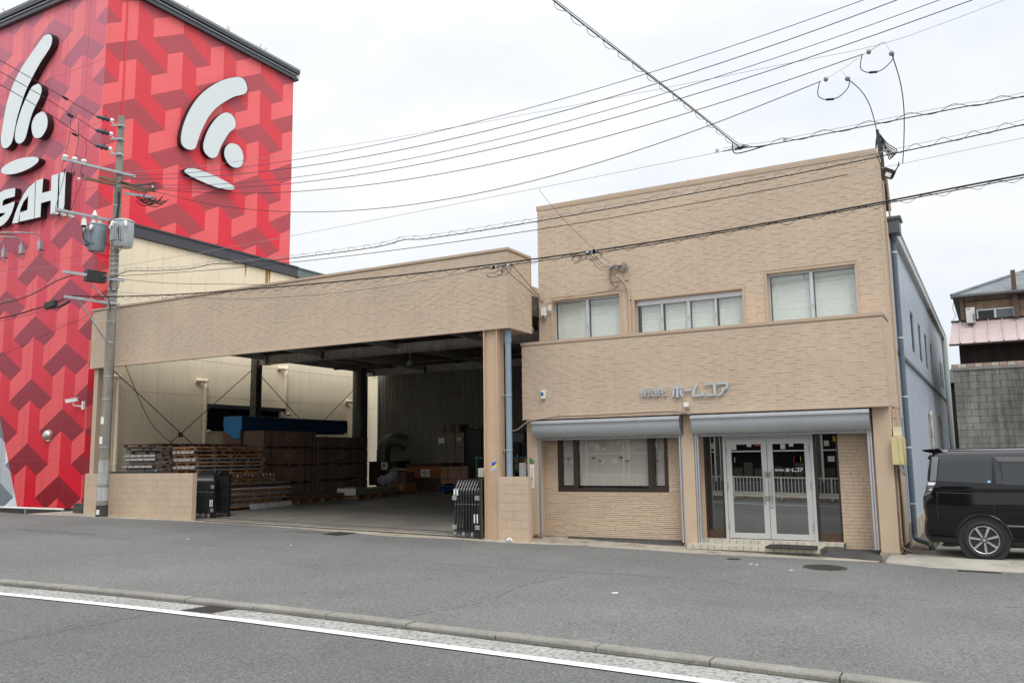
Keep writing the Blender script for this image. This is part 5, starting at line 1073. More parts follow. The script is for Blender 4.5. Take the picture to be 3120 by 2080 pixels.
# ================================================================ UTILITY POLE
PX, PY = -23.62, 16.85; pg = g(PX)
po = thing('utility_pole', (PX, PY, pg), 'tall concrete utility pole with crossarms and cables before the block wall', 'utility pole')
rad = lambda z: .168 - (.168 - .100) * (z - pg) / (12.85 - pg)
mb = MB(); zs = [pg - .3 + (12.85 - pg + .3) * i / 20 for i in range(21)]; mb.tube([(PX, PY, z) for z in zs], [rad(z) for z in zs], 20); mb.build('shaft', conc, po)
mb = MB()
mb.cyl((PX, PY, 1.25), (PX, PY, 1.95), rad(1.2) + .004, rad(2) + .004, 20); mb.cyl((PX, PY, .75), (PX, PY, 1.15), rad(.8) + .004, rad(1.1) + .004, 20); mb.build('wrap', M('grey_wrap', (.42, .43, .42), .7, .12, 3, streak=.25), po)
mb = MB()
mb.cyl((PX, PY, pg - .1), (PX, PY, .62), rad(.3) + .004, rad(.6) + .004, 20); mb.build('painted_base', M('black_tar', (.05, .05, .048), .8, .4, 6), po)
mb = MB(); v = Vector((.47, -.88, 0)).normalized(); sdv = Vector((.88, .47, 0))
for z, hgt, off_ in ((.42, .14, -.04), (2.55, .22, -.06), (3.15, .22, -.05), (2.05, .0, 0)):
    if hgt: mb.obox(Vector((PX, PY, z)) + v * (rad(z) + .003) + sdv * off_, sdv * .045, v * .003, Vector((0, 0, hgt / 2)))
mb.build('number_card', white_p, po)
mb = MB()
for z in (12.5, 12.05, 11.6, 10.95, 10.5, 9.9, 9.35, 9.0, 8.75, 8.5, 8.32, 8.18, 8.02, 7.86, 7.7, 7.45, 7.2, 7.02, 6.9, 6.75, 6.62, 5.55, 6.2, 4.5, 2.35, 1.6, 1.22, 3.8):
    mb.cyl((PX, PY, z - .018), (PX, PY, z + .018), rad(z) + .008, None, 18)
for k in range(24): z = 1.9 + k * .36; a = 2.4 if k % 2 else -.6; mb.cyl((PX + rad(z) * math.cos(a), PY + rad(z) * math.sin(a), z), (PX + (rad(z) + .12) * math.cos(a), PY + (rad(z) + .12) * math.sin(a), z), .009, None, 5)
for z in (8.5, 8.18, 7.86, 7.02, 6.75, 6.62):
    for a in (-.3, 2.8): mb.sphere((PX + (rad(z) + .05) * math.cos(a), PY + (rad(z) + .05) * math.sin(a), z), .035, 6)
mb.build('steel_band', galv, po)
hvw = []
for i, z in enumerate((12.75, 12.3, 11.8)):
    mb = MB(); mb.bar((PX - .18, PY - .22, z - .24), (PX + .22, PY - .06, z - .26), .05, .05); mb.bar((PX - .15, PY - .25, z - .12), (PX + .02, PY - .12, z - .3), .03, .03); mb.cyl((PX, PY, z - .27), (PX, PY, z - .22), rad(z) + .02, None, 14); mb.build('insulator_bracket', galv, po)
    mb = MB(); a = Vector((PX - .22, PY - .25, z - .06)); b = Vector((PX - .40, PY - .62, z - .02)); d = (b - a)
    mb.tube([a, a + d * .15, a + d * .3, a + d * .45, a + d * .6, a + d * .8, b], [.03, .085, .05, .095, .05, .06, .02], 10); mb.bar(a + d * .3 + Vector((0, 0, .02)), a + d * .3 + Vector((0, 0, .14)), .03, .03); mb.build('dead_end_clamp', M('slate_clamp', (.05, .06, .075), .5), po)
    mb = MB(); mb.sphere(a + Vector((.03, .05, .0)), .07, 10); mb.build('insulator', porcelain, po); hvw.append(b)
def crossarm(a, b, mat=galv, w_=.075): mb = MB(); mb.bar(a, b, w_, w_); mb.build('crossarm', mat, po)
m_wa = M('rusty_wood_arm', (.20, .135, .09), .8, .3, 8)
aA, bA = Vector((-23.86, 15.10, 10.95)), Vector((-23.40, 17.30, 10.95)); crossarm(aA, bA)
aB, bB = Vector((-23.80, 15.85, 10.55)), Vector((-23.40, 17.75, 10.55)); crossarm(aB, bB, m_wa); crossarm(aB + Vector((.34, .2, .04)), bB + Vector((.34, .05, -.0)), m_wa, .085); crossarm((-23.35, 16.9, 10.28), (-22.95, 17.7, 10.28))
aC, bC = Vector((-24.05, 15.10, 9.42)), Vector((-23.70, 16.95, 9.42)); crossarm(aC, bC)
aD, bD = Vector((-23.80, 15.30, 7.52)), Vector((-23.44, 17.1, 7.52)); crossarm(aD, bD, galv, .085)
aE, bE = Vector((-23.66, 15.30, 6.75)), Vector((-23.46, 16.98, 6.75)); crossarm(aE, bE)
mb = MB(); mb.tube([(-23.76, 15.95, 7.48), (PX + .03, PY - .14, 6.78)], .022, 7); mb.tube([(-23.66, 15.75, 6.71), (PX + .04, PY - .16, 5.55)], .026, 7); mb.build('brace', galv, po)
mb = MB()
for k in (.04, .16, .28): p = aA.lerp(bA, k); mb.cut(); mb.sphere(p + Vector((0, 0, .09)), .085, 10, 0, (1, 1, .8)); mb.cyl(p, p + Vector((0, 0, .06)), .05, None, 8)
for k in (.03, .15, .27): p = aC.lerp(bC, k); mb.cut(); mb.cyl(p + Vector((-.02, 0, -.06)), p + Vector((-.12, 0, -.09)), .085, .07, 12); mb.sphere(p + Vector((-.13, 0, -.09)), .05, 8)
for k in (.47, .62, .72): p = aC.lerp(bC, k) + Vector((-.05, 0, 0)); mb.cut(); mb.cyl(p + Vector((0, 0, -.32)), p + Vector((0, 0, -.12)), .085, .07, 12); mb.cyl(p + Vector((0, 0, -.12)), p + Vector((0, 0, -.02)), .05, .05, 10)
mb.cut(); p = aC.lerp(bC, .62); mb.tube([p + Vector((0, 0, .02)), p + Vector((0, 0, .06)), p + Vector((0, 0, .1)), p + Vector((0, 0, .22))], [.08, .10, .06, .02], 10)
for p in (bB + Vector((.05, -.05, .08)), bB + Vector((.4, -.1, .08)), aB + Vector((-.1, -.15, -.05))): mb.cut(); mb.sphere(p, .05, 8)
mb.build_each('insulator', porcelain, po)
mb = MB()
for k in (.47, .62, .72): p = aC.lerp(bC, k) + Vector((-.05, 0, -.36)); mb.cut(); mb.cyl(p, p + Vector((0, 0, .05)), .07, .08, 10)
mb.build_each('fuse_cap', blackm, po)
mb = MB()
q = Vector((-23.66, 16.2, 7.52)); mb.obox(q + Vector((.0, .05, .0)), (.055, .28, 0), (.12, -.02, 0), (0, 0, .17)); mb.build('black_box', M('black_box', (.02, .02, .022), .5), po)
mb = MB(); rng = random.Random(44)
for k in range(13):
    c = Vector((-23.0 + rng.uniform(-.1, .35), 17.35 + rng.uniform(-.15, .2), 10.2 + rng.uniform(-.1, .1))); r = rng.uniform(.12, .27)
    a0 = rng.uniform(2.6, 3.4); mb.cut(); mb.tube([c + Vector((r * math.cos(a0 + t * .4), .05 * t, r * .9 * math.sin(a0 + t * .4))) for t in range(9)], .015, 5)
for k in range(5): mb.cut(); mb.tube(spline([(-23.5, 16.6, 10.7), (-23.2 + k * .1, 16.9, 10.55 - .03 * k), (-22.9 + k * .1, 17.4, 10.62), (-22.8 + .12 * k, 17.5, 10.45)], 4), .013, 5)
mb.cut(); mb.tube(spline([(PX + .13, PY - .06, 10.3), (PX + .18, PY - .08, 9.9), (PX + .16, PY - .1, 9.5), (PX + .14, PY - .1, 9.2)], 4), .035, 7)
for k in range(3):
    pa = aA.lerp(bA, .04 + .12 * k); pc = aC.lerp(bC, .03 + .12 * k); hv = hvw[k] + Vector((.08 + .1 * k, -.9 + .2 * k, 0))
    mb.cut(); mb.tube(spline([hv, hv.lerp(pa, .5) + Vector((0, .06, .05)), pa + Vector((0, 0, .1))], 5), .008, 5); mb.cut(); mb.tube(spline([pa + Vector((0, 0, .05)), pa + Vector((-.06, -.05, -.3)), pa + Vector((0, 0, -.45)), pa.lerp(pc, .6), pc + Vector((-.1, 0, .05))], 4), .008, 5)
    mb.cut(); mb.tube([pa + Vector((0, 0, -.42)), pa + Vector((0, 0, -.30))], .02, 6)
for k in range(4): p = aC.lerp(bC, .45 + .12 * k); mb.cut(); mb.tube(spline([p + Vector((-.05, 0, -.35)), p + Vector((-.02, .05, -.75)), p + Vector((.15, .3, -.85)), (PX - .1, PY - .2, 8.8 - .1 * k)], 4), .009, 5)
mb.cut(); mb.tube(spline([(-23.55, 17.0, 7.5), (-23.45, 16.9, 7.25), (-23.5, 16.75, 7.15), (-23.55, 16.7, 7.35)], 4), .012, 5); mb.cut(); mb.tube(spline([(-23.5, 16.6, 6.95), (-23.42, 16.65, 6.6), (-23.5, 16.7, 6.5)], 4), .012, 5)
mb.build_each('jumper_wire', wire_m, po)
def transformer(c, r, z0, z1, mat, label, face):
    o = thing('transformer', (c[0], c[1], z0), label, 'transformer', 'pole transformers')
    mb = MB(); x, y = c; mb.tube([(x, y, z0 - .04), (x, y, z0), (x, y, z0 + .06), (x, y, z1 - .06), (x, y, z1 - .03)], [r * .86, r * .9, r, r, r * 1.0], 24); mb.build('tank', mat, o)
    mb = MB(); mb.tube([(x, y, z1 - .03), (x, y, z1), (x, y, z1 + .04)], [r * 1.06, r * 1.06, r * .8], 24); mb.build('lid', mat, o)
    mb = MB()
    for k in range(9): a = face + (k - 4) * .17; d = Vector((math.cos(a), math.sin(a), 0)); mb.obox(Vector((x, y, (z0 + z1) / 2 - .05)) + d * (r + .03), d * .05, Vector((-d.y, d.x, 0)) * .011, (0, 0, (z1 - z0) * .28))
    mb.build('fins', mat, o)
    mb = MB()
    for a in (face - .2, face + .9, face - 1.2): d = Vector((math.cos(a), math.sin(a), 0)); p = Vector((x, y, z1 - .14)) + d * r; mb.tube([p, p + d * .08 + Vector((0, 0, .03)), p + d * .11 + Vector((0, 0, -.02)), p + d * .11 + Vector((0, 0, -.10))], [.04, .05, .045, .035], 8)
    mb.build('bushing', porcelain, o)
    mb = MB(); d = Vector((math.cos(face + .45), math.sin(face + .45), 0)); mb.tube(spline([Vector((x, y, z1 - .2)) + d * (r + .1), Vector((x, y, z1 - .45)) + d * (r + .18), Vector((x, y, z0 - .1)) + d * .1, Vector((PX, PY, z0 - .15))], 4), .010, 5); mb.build('lead', wire_m, o)
transformer((-23.93, 16.42), .27, 8.42, 9.22, M('blue_grey_enamel', (.24, .29, .33), .4, .08, 3, streak=.1), 'darker blue grey transformer on the left of the utility pole', -2.0)
transformer((-23.13, 16.76), .30, 8.52, 9.30, M('pale_grey_enamel', (.43, .47, .49), .4, .05, 3, streak=.08), 'pale grey transformer on the right of the utility pole', -1.4)

# ================================================================ OVERHEAD CABLES
def cable(name, pts, r, mat, label, k=5, lash=0, lr=.09, lp=.5, below=0, group=None):
    P = spline(pts, k); o = None; r *= .82
    mb = MB(); mb.tube(P, r, 6); o = tag(mb.build(name, mat), label, 'cable', group)
    if lash:
        cum = [0.0]
        for a, b in zip(P, P[1:]): cum.append(cum[-1] + (b - a).length)
        q = []; s = 0; i = 0; rng = random.Random(len(P)); sgn = -1 if below else 1; ph = 0
        while s < cum[-1]:
            while cum[i + 1] < s: i += 1
            t = (s - cum[i]) / (cum[i + 1] - cum[i]); p = P[i].lerp(P[i + 1], t); ph += 2 * math.pi * .06 / (lp * rng.uniform(.75, 1.3))
            q.append(p + Vector((.03 * math.sin(ph), .05 * math.cos(ph), sgn * (lr * .5 - lr * .5 * math.cos(ph))))); s += .06
        mb = MB(); mb.tube(q, .0055, 4); mb.build('lashing_wire', wire_g if lash == 2 else wire_m, o)
        if not below: mb = MB(); mb.tube([p + Vector((0, 0, lr * .9)) for p in P], .0045, 4); mb.build('messenger_wire', wire_g, o)
    return o
yw = lambda L, y=16.4: [(x, y, z) for x, z in L]
st = [(-23.3, 16.9, 10.62)]
cable('power_cable', yw([(-23.1, 10.642), (-19.84, 10.173), (-16.58, 9.854), (-13.31, 9.682), (-10.05, 9.655), (-6.79, 9.771), (-3.52, 10.028), (-.26, 10.424), (3., 10.956), (12, 12.9)]), .009, wire_b, 'blue black power cable, highest of the four blue ones leaving the pole', group='power cables from the pole')
cable('power_cable', yw([(-23.1, 10.558), (-19.84, 10.027), (-16.58, 9.652), (-13.31, 9.435), (-10.05, 9.379), (-6.79, 9.486), (-3.52, 9.758), (-.26, 10.199), (3., 10.81), (12, 12.9)]), .011, wire_b, 'blue black power cable, second of the four blue ones leaving the pole', group='power cables from the pole')
cable('power_cable', [(-23.0, 17.2, 10.5)] + yw([(-22., 10.171), (-18.88, 9.655), (-15.75, 9.314), (-12.62, 9.137), (-9.5, 9.118), (-6.38, 9.246), (-3.25, 9.514), (-.12, 9.914), (3., 10.436), (12, 12.2)]), .009, wire_b, 'blue black power cable, third of the four blue ones leaving the pole', group='power cables from the pole')
cable('power_cable', [(-22.9, 17.3, 10.4)] + yw([(-22., 10.099), (-18.88, 9.535), (-15.75, 9.156), (-12.62, 8.954), (-9.5, 8.917), (-6.38, 9.034), (-3.25, 9.297), (-.12, 9.695), (3., 10.216), (12, 12)]), .011, wire_b, 'blue black power cable, lowest of the four blue ones leaving the pole', group='power cables from the pole')
cable('service_cable', yw([(-21.6, 10.008), (-19.09, 9.453), (-16.59, 9.034), (-14.08, 8.748), (-11.58, 8.592), (-9.07, 8.564), (-6.56, 8.66), (-4.06, 8.878), (-1.60, 9.20)]), .010, wire_m, 'dark twisted service cable ending at the upper insulator pair')
cable('service_cable', yw([(-21.6, 9.971), (-19.19, 9.169), (-16.78, 8.57), (-14.37, 8.168), (-11.96, 7.959), (-9.54, 7.934), (-7.13, 8.084), (-4.72, 8.398), (-2.36, 8.853)]), .010, wire_m, 'dark twisted service cable sagging lowest and ending at the lower insulator pair')
cable('overhead_ground_wire', yw([(-23., 10.75), (-20.5, 10.404), (-17.99, 10.161), (-15.48, 9.956), (-12.98, 9.785), (-10.48, 9.644), (-7.97, 9.527), (-5.46, 9.431), (-2.96, 9.351), (-1.31, 9.31)]) + yw([(-.14, 9.46), (.73, 9.61), (3, 10.0), (12, 11.8)]), .005, wire_g, 'thin grey wire running above the blue cables', 3)
cable('telephone_cable', yw([(-23.2, 7.771), (-19.93, 7.729), (-16.65, 7.722), (-13.38, 7.74), (-10.1, 7.772), (-6.82, 7.80), (-4.3, 7.84)]), .006, wire_g, 'thin grey messenger wire from the pole to the mid air junction')
cable('telephone_cable', yw([(-4.3, 7.84), (-3.9, 7.83), (-3.5, 7.80), (-2.9, 7.80), (-1.5, 7.815), (0, 7.83), (1.5, 7.84), (12, 8.2)]), .012, wire_m, 'lashed dark cable right of the mid air junction', 5, 1, .07, .75)
cable('telephone_cable', [(-23.55, 16.4, 7.48), (-23.0, 16.4, 7.46), (-22.35, 16.4, 7.56), (-21, 16.4, 7.42), (-19.7, 16.4, 7.31), (-18.67, 16.4, 7.33), (-17.5, 16.4, 7.20), (-15.2, 16.4, 7.10), (-12.95, 16.4, 7.05), (-12.1, 16.4, 7.115), (-11.36, 16.4, 7.05), (-8.37, 16.4, 7.03), (-3.57, 16.4, 7.11), (-1.15, 16.4, 7.21), (.83, 16.4, 7.33), (4, 16.4, 7.6), (12, 16.4, 8.6)], .013, wire_m, 'dark cable with spiral lashing crossing high over the office wall', 4, 2, .09, .5)
cable('telephone_cable', yw([(-23.2, 7.50), (-19.93, 7.247), (-16.65, 7.05), (-13.38, 6.923), (-10.1, 6.855), (-6.82, 6.845), (-3.55, 6.9), (-2.0, 6.955)]), .010, wire_m, 'dark twisted cable just below the lashed one, ending at the roof mast')
cable('telephone_cable', yw([(-2.0, 6.955), (-.27, 7.04), (3., 7.293), (12, 8.4)]), .005, wire_g, 'thin grey wire right of the roof mast')
thick = cable('telephone_cable', [(-25.9, 15.65, 6.6), (-24.6, 15.6, 6.70), (-23.8, 15.62, 6.84), (-23.3, 16.2, 6.85)] + yw([(-20.36, 6.635), (-17.02, 6.445), (-13.69, 6.3), (-10.35, 6.211), (-7.01, 6.19), (-3.68, 6.25), (-.34, 6.404), (3., 6.663), (12, 7.8)]), .020, wire_m, 'thickest black cable crossing the fascia and the office facade', 5, 1, .12, .55, 1)
cable('telephone_cable', yw([(-10.3, 6.14), (-8.4, 6.13), (-5, 6.17), (-.34, 6.36), (3, 6.62), (12, 7.75)]), .012, wire_m, 'thinner black cable hanging close below the thickest one')
cable('telephone_cable', [(-45, 15.4, 6.2), (-35, 15.5, 6.25), (-27.5, 15.6, 6.48), (-25.7, 15.65, 6.62)], .026, wire_m, 'thick black cable left of the splice box before the red wall')
cable('telephone_cable', [(-45, 15.5, 6.6), (-35, 15.55, 6.72), (-27.5, 15.6, 6.95), (-25.8, 15.62, 7.10), (-24.6, 15.62, 7.38), (-23.75, 15.7, 7.52)], .018, wire_m, 'lashed black cable sloping left from the upper pole arm', 5, 2, .10, .5)
cable('telephone_cable', [(-45, 15.6, 8.6), (-30, 16.2, 8.28), (-23.75, 16.75, 8.16)], .005, wire_g, 'thin pale wire crossing the red wall left of the pole')
cable('telephone_cable', [(-45, 15.45, 6.05), (-33, 15.5, 6.1), (-26.4, 15.55, 6.42), (-24.5, 15.6, 6.5)], .007, wire_m, 'thin black wire under the thick cable left of the pole')
cable('telephone_cable', [(-40, 15.4, 4.0), (-30, 15.7, 4.9), (-25, 16.2, 6.1), (-23.7, 16.7, 6.62)], .007, wire_m, 'thin dark wire dropping steeply left from the pole across the red wall')
cable('telephone_cable', yw([(-23.4, 7.5), (-20.6, 7.0), (-17.5, 6.62), (-16.2, 6.44)]), .009, wire_m, 'thin dark wire slanting down right from the pole over the cream wall')
cable('telephone_cable', yw([(-23.4, 7.08), (-20.5, 6.62), (-17.8, 6.25), (-15, 6.06), (-12.5, 6.02), (-10.4, 6.10), (-9.7, 6.17)]), .006, wire_m, 'slack dark drop wire sagging across the beige fascia')
cable('telephone_cable', yw([(-23.4, 6.95), (-20.5, 6.55), (-17.8, 6.20), (-15, 5.98), (-12.5, 5.95), (-10.4, 6.06), (-9.7, 6.15)]), .005, wire_g, 'second slack drop wire just under the first on the beige fascia')
for i, b in enumerate(hvw): cable('high_voltage_wire', [tuple(b), (-22.77 + .3 * i, 12.5 - .2 * i, (12.72, 12.28, 11.8)[i]), (-20.2, 4.2, (12.75, 12.35, 11.9)[i]), (-17.4, -5, (12.9, 12.5, 12.1)[i])], .012, wire_m, ('topmost', 'middle', 'lowest')[i] + ' black high voltage wire leaving the pole top over the red wall', 6, 0, group='high voltage wires')
for i, b in enumerate(hvw):
    mb = MB(); a = Vector(b); d = (Vector((-22.77, 12.5, a.z)) - a).normalized(); p = a + d * (.75 + .25 * (2 - i)); mb.tube([p, p + d * .06, p + d * .2, p + d * .3], [.014, .04, .04, .014], 7); mb.build('wire_sleeve', wire_m, po)
cr_c = cable('telephone_cable', [(-3.95, 16.4, 7.84), (-4.25, 14.5, 7.97), (-4.62, 12.4, 8.12), (-4.98, 10.5, 8.28), (-5.4, 8.0, 8.52), (-6.8, 0, 9.4)], .014, wire_m, 'lashed black cable coming from across the street to the mid air junction', 6, 2, .085, .42, 1)
mb = MB(); mb.tube([(-3.98, 16.4, 7.93), (-5.02, 10.5, 8.36), (-6.85, 0, 9.46)], .006, 5); mb.build('messenger_wire', wire_m, cr_c)
jn = thing('cable_junction', (-3.9, 16.4, 7.84), 'tangle of clamps where two cables meet in mid air above the office', 'cable junction')
mb = MB(); mb.tube(spline([(-4.05, 16.2, 7.9), (-4.08, 16.38, 7.78), (-3.98, 16.4, 7.74), (-3.7, 16.4, 7.76), (-3.4, 16.4, 7.80)], 4), .012, 5); mb.tube([(-4.04, 16.35, 7.82), (-3.82, 16.42, 7.86)], .03, 6); mb.build('loop', wire_m, jn)
mb = MB(); mb.box(-3.92, -3.80, 16.38, 16.44, 7.84, 7.88); mb.box(-4.44, -4.38, 16.38, 16.42, 7.84, 7.90); mb.box(-3.12, -3.06, 16.38, 16.42, 7.80, 7.86); mb.build('clamp', galv, jn)
# insulator pairs at the dead ends and the drops to the mast
for (x, z, lb, e_) in ((-2.28, 8.87, 'lower pair of tension insulators with a hanging jumper loop', ((-1.90, 8.80), (XR - .02, 20.2, 9.0))), (-1.50, 9.22, 'upper pair of tension insulators with a hanging jumper loop', ((-1.12, 9.10), (XR + .45, 20.25, 8.2)))):
    o = thing('tension_insulator', (x, 16.4, z), lb, 'insulator', 'insulator pairs over the office')
    mb = MB(); mb.sphere((x, 16.4, z), .045, 10, 0, (1, 1, 1.1)); xe, ze = e_[0]; mb.cut(); mb.sphere((xe, 16.42, ze), .05, 10); mb.build_each('insulator', M('grey_porcelain', (.25, .25, .24), .3), o)
    mb = MB(); mb.tube(spline([(x - .12, 16.4, z - .04), (x - .16, 16.4, z - .28), (x - .02, 16.4, z - .40), (x + .2, 16.4, z - .40), (x + .38, 16.41, z - .25), (xe + .03, 16.42, ze - .03)], 4), .009, 5); mb.tube([(x - .02, 16.4, z - .40), (x + .12, 16.4, z - .42)], .022, 6)
    mb.build('jumper_loop', wire_m, o)
    mb = MB(); mb.tube([(x, 16.4, z), (x + .28, 16.4, z + .12), (xe, 16.42, ze)], .004, 4)
    mb.tube([(x + .28, 16.4, z + .12), (-1.28, 16.4, 9.34)], .004, 4); mb.build('strain_wire', wire_g, o)
    P1 = Vector((xe, 16.42, ze)); P2 = Vector(e_[1]); mid = P1.lerp(P2, .5) + Vector((0.12, 0, .03))
    cable('drop_cable', [P1, P1.lerp(P2, .25) + Vector((.10, 0, .04)), mid, P1.lerp(P2, .8) + Vector((.06, 0, 0)), P2], .012, wire_m, ('left' if x < -2 else 'right') + ' drop cable from the insulators down to the roof mast')
# drops from the thick cable to garage and office
def tangle(c, lb, seed, n=9):
    o = thing('wire_tangle', c, lb, 'wire tangle'); rng = random.Random(seed); mb = MB()
    for k in range(n):
        q = Vector(c) + Vector((rng.uniform(-.3, .3), 0, rng.uniform(-.06, .03))); r = rng.uniform(.06, .16); ph = rng.uniform(0, 6)
        mb.tube([q + Vector((1.4 * r * math.cos(a), .04 * math.sin(a), -r * .5 + .7 * r * math.sin(a))) for a in [ph + t * .6 for t in range(8)]], .006, 4)
    mb.build('loops', wire_m, o); mb = MB()
    for k in range(4): x = c[0] + rng.uniform(-.25, .25); mb.box(x, x + .07, c[1] - .03, c[1] + .03, c[2] - .02, c[2] + .04)
    mb.build('clamps', galv, o)
tangle((-9.45, 16.4, 6.12), 'tangle of drop wires on the thick cable before the fascia corner', 3); tangle((-7.35, 16.4, 6.17), 'tangle of drop wires on the thick cable before the office wall', 4)
cable('drop_cable', [(-9.4, 16.4, 6.15), (-9.55, 17.4, 6.0), (-9.72, 18.6, 5.85), (-9.78, 19.12, 5.72)], .009, wire_m, 'drop wire from the thick cable to the white box, near the fascia corner')
cable('drop_cable', [(-9.15, 16.4, 6.15), (-9.38, 17.4, 6.02), (-9.65, 18.6, 5.86), (-9.76, 19.12, 5.76)], .009, wire_m, 'second drop wire to the white box, right of the first')
for k in range(3): cable('drop_cable', [(-7.3 + .06 * k, 16.4, 6.16), (-7.5 + .05 * k, 17.5, 6.08 + .04 * k - .03), (-7.65, 18.5, 6.23 + .05 * k), (-7.75 + .08 * k, 19.05, 6.42)], .007, wire_m, ('lower', 'middle', 'upper')[k] + ' drop wire from the thick cable to the wall bracket')
cable('guy_wire', [(-8.42, 16.4, 7.77), (-8.32, 16.55, 7.55), (-8.1, 17.4, 7.05), (-7.8, 19.05, 6.45)], .005, wire_m, 'thin straight guy wire from the grey wire down to the wall bracket')
mb = MB(); mb.obox((-24.75, 15.58, 6.66), (.26, -.01, .03), (0, .07, 0), (-.01, 0, .10)); sb = tag(mb.build('splice_case', M('black_box', (.02, .02, .022), .5), None, .015), 'black splice case hanging on the thick cable left of the pole', 'splice case')
mb = MB(); mb.tube(spline([(-24.7, 15.57, 6.55), (-24.3, 15.57, 6.55), (-24.0, 15.58, 6.62), (-23.85, 15.6, 6.68)], 4), .035, 8); mb.build('cable_sleeve', M('black_box', (.02, .02, .022), .5), sb)

# ================================================================ BLUE GREY WAREHOUSE
wh = thing('warehouse', (-3, 30, 0), 'blue grey metal clad warehouse running back behind the office', 'warehouse')
m_bl = M('blue_grey_cladding', (.37, .43, .495), .45, .04, 1.5, streak=.08); BX = -1.76; BYE = 42.6
WIN = [(25.15, 26.2, 4.55, 5.67), (27.85, 28.95, 4.55, 5.68), (30.45, 31.6, 4.55, 5.68), (33.2, 34.25, 4.55, 5.68), (38.8, 39.75, 4.5, 5.55), (40.3, 41.0, 4.5, 5.55)]
mb = MB(); wall_holes(mb, 20.31, BYE, .36, 6.85, WIN, RI(BX), .14)
y = 20.9
while y < BYE: mb.box(BX, BX + .004, y, y + .012, .4, 6.8); y += .91
mb.box(-9.9, BX - .2, 20.5, BYE, .3, 6.6); mb.box(-9.9, BX, 20.31, 20.33, .3, 6.9); mb.box(-9.9, BX, BYE - .02, BYE, .3, 6.85); mb.build('wall', m_bl, wh)
mb = MB(); mb.box(-9.9, BX + .02, 20.31, BYE, -.4, .36); mb.build('base', conc_l, wh)
mb = MB(); mb.box(BX, BX + .05, 20.32, BYE, 4.02, 4.10); mb.build('trim', M('dark_blue_trim', (.11, .13, .155), .5), wh)
for a, b, c, d in WIN:
    mb = MB()
    for p in ((a, a + .05, c, d), (b - .05, b, c, d), (a + .05, b - .05, c, c + .05), (a + .05, b - .05, d - .05, d)): mb.box(BX - .10, BX - .03, p[0], p[1], p[2], p[3])
    wn = mb.build('window', M('black_sash', (.02, .02, .022), .4), wh); mb = MB(); mb.box(BX - .09, BX - .08, a + .05, b - .05, c + .05, d - .05); mb.build('pane', MATS['dark_glass_pane'], wn)
mb = MB(); mb.box(BX + .001, BX + .12, 20.85, BYE + 1, 6.85, 7.10); y = 21.2
while y < BYE: mb.box(BX + .121, BX + .126, y, y + .02, 6.85, 7.10); y += .6
mb.box(-9.9, BX + .14, 20.8, BYE + 1.1, 7.101, 7.14); mb.build('eave_gutter', M('pale_grey_gutter', (.46, .49, .48), .5, .06, 3, streak=.15), wh)
mb = MB(); mb.box(BX + .01, BX + .26, 20.35, 20.80, 6.70, 7.0); mb.box(BX + .0, BX + .30, 20.31, 20.84, 7.0, 7.06); mb.cyl((BX + .1, 20.6, 6.5), (BX + .1, 20.6, 6.70), .06, .09, 12); mb.build('rain_hopper', M('slate_hopper', (.10, .115, .13), .45), wh)
mb = MB(); mb.tube(spline([(BX + .09, 20.6, 6.6), (BX + .09, 20.6, 6.3), (BX + .09, 20.6, 6.0)], 3) + [Vector((BX + .09, 20.6, .2))] + spline([(BX + .09, 20.6, .12), (BX + .12, 20.55, .03), (BX + .3, 20.3, .0), (BX + .42, 20.1, -.04), (BX + .44, 20.06, -.2)], 4), .058, 12); mb.build('downpipe', pipe_d, wh)
mb = MB()
for z in (6.28, 4.35, 3.05, 1.95, .75): mb.cyl((BX + .09, 20.6, z), (BX + .09, 20.6, z + .035), .068, None, 12); mb.box(BX, BX + .03, 20.57, 20.63, z, z + .035)
mb.build('pipe_band', alum, wh)
mb = MB(); mb.tube([(BX + .1, BYE - .3, .3), (BX + .1, BYE - .3, 6.9)], .11, 10); mb.build('downpipe', M('mint_pipe', (.45, .50, .47), .5, .05), wh)
for yy, z0, z1 in ((29.3, .5, 3.0), (34.6, .5, 3.1), (41.2, 2.3, 3.9)):
    mb = MB(); mb.tube(spline([(BX + .08, yy, z0), (BX + .08, yy, z1 - .1), (BX + .08, yy + .1, z1), (BX, yy + .5, z1)], 3), .045, 8); mb.build('vent_pipe', M('stained_pipe', (.42, .38, .32), .6, .3, 6, stain=((.12, .05, .03), 5, .8, .6)), wh)
mb = MB(); mb.box(XR - .002, XR + .02, 19.4, 20.3, 0, 2.76); mb.build('corner_panel', beige_t, off)

# ================================================================ RIGHT: block wall, wooden house
cw = thing('concrete_block_wall', (4, 30, 0), 'high grey weathered concrete block wall behind the van', 'wall')
m_cb = M('weathered_block', (.205, .20, .188), .95, .35, .8, bump=.4, bscale=30, fine=.15, fscale=25, streak=.45)
mb = MB(); mb.box(-1.0, 9, 30.02, 30.2, -.2, 4.36, 1); z = 0.0; r = 0; rng = random.Random(6)
while z < 4.3:
    x = -1.0 - (.21 if r % 2 else 0)
    while x < 9:
        a, b = max(x, -1.0), min(x + .42, 9); d = rng.uniform(.0, .006)
        if b - a > .03: mb.box(a + .006, b - .006, 30.0 - d, 30.03, z + .005, z + .205, rng.choice((0, 0, 2)))
        x += .42
    z += .21; r += 1
mb.build('blocks', [m_cb, M('dark_mortar', (.13, .125, .118), .9), M('darker_block', (.185, .18, .168), .95, .35, .8, bump=.4, bscale=30, streak=.45)], cw)
mb = MB(); mb.box(-1.06, 9, 29.95, 30.25, 4.37, 4.45); 
for i in range(46): x = -1.05 + i * .22; mb.box(x + .006, x + .21, 29.97, 30.2, 4.455, 4.56, 1 + i % 2)
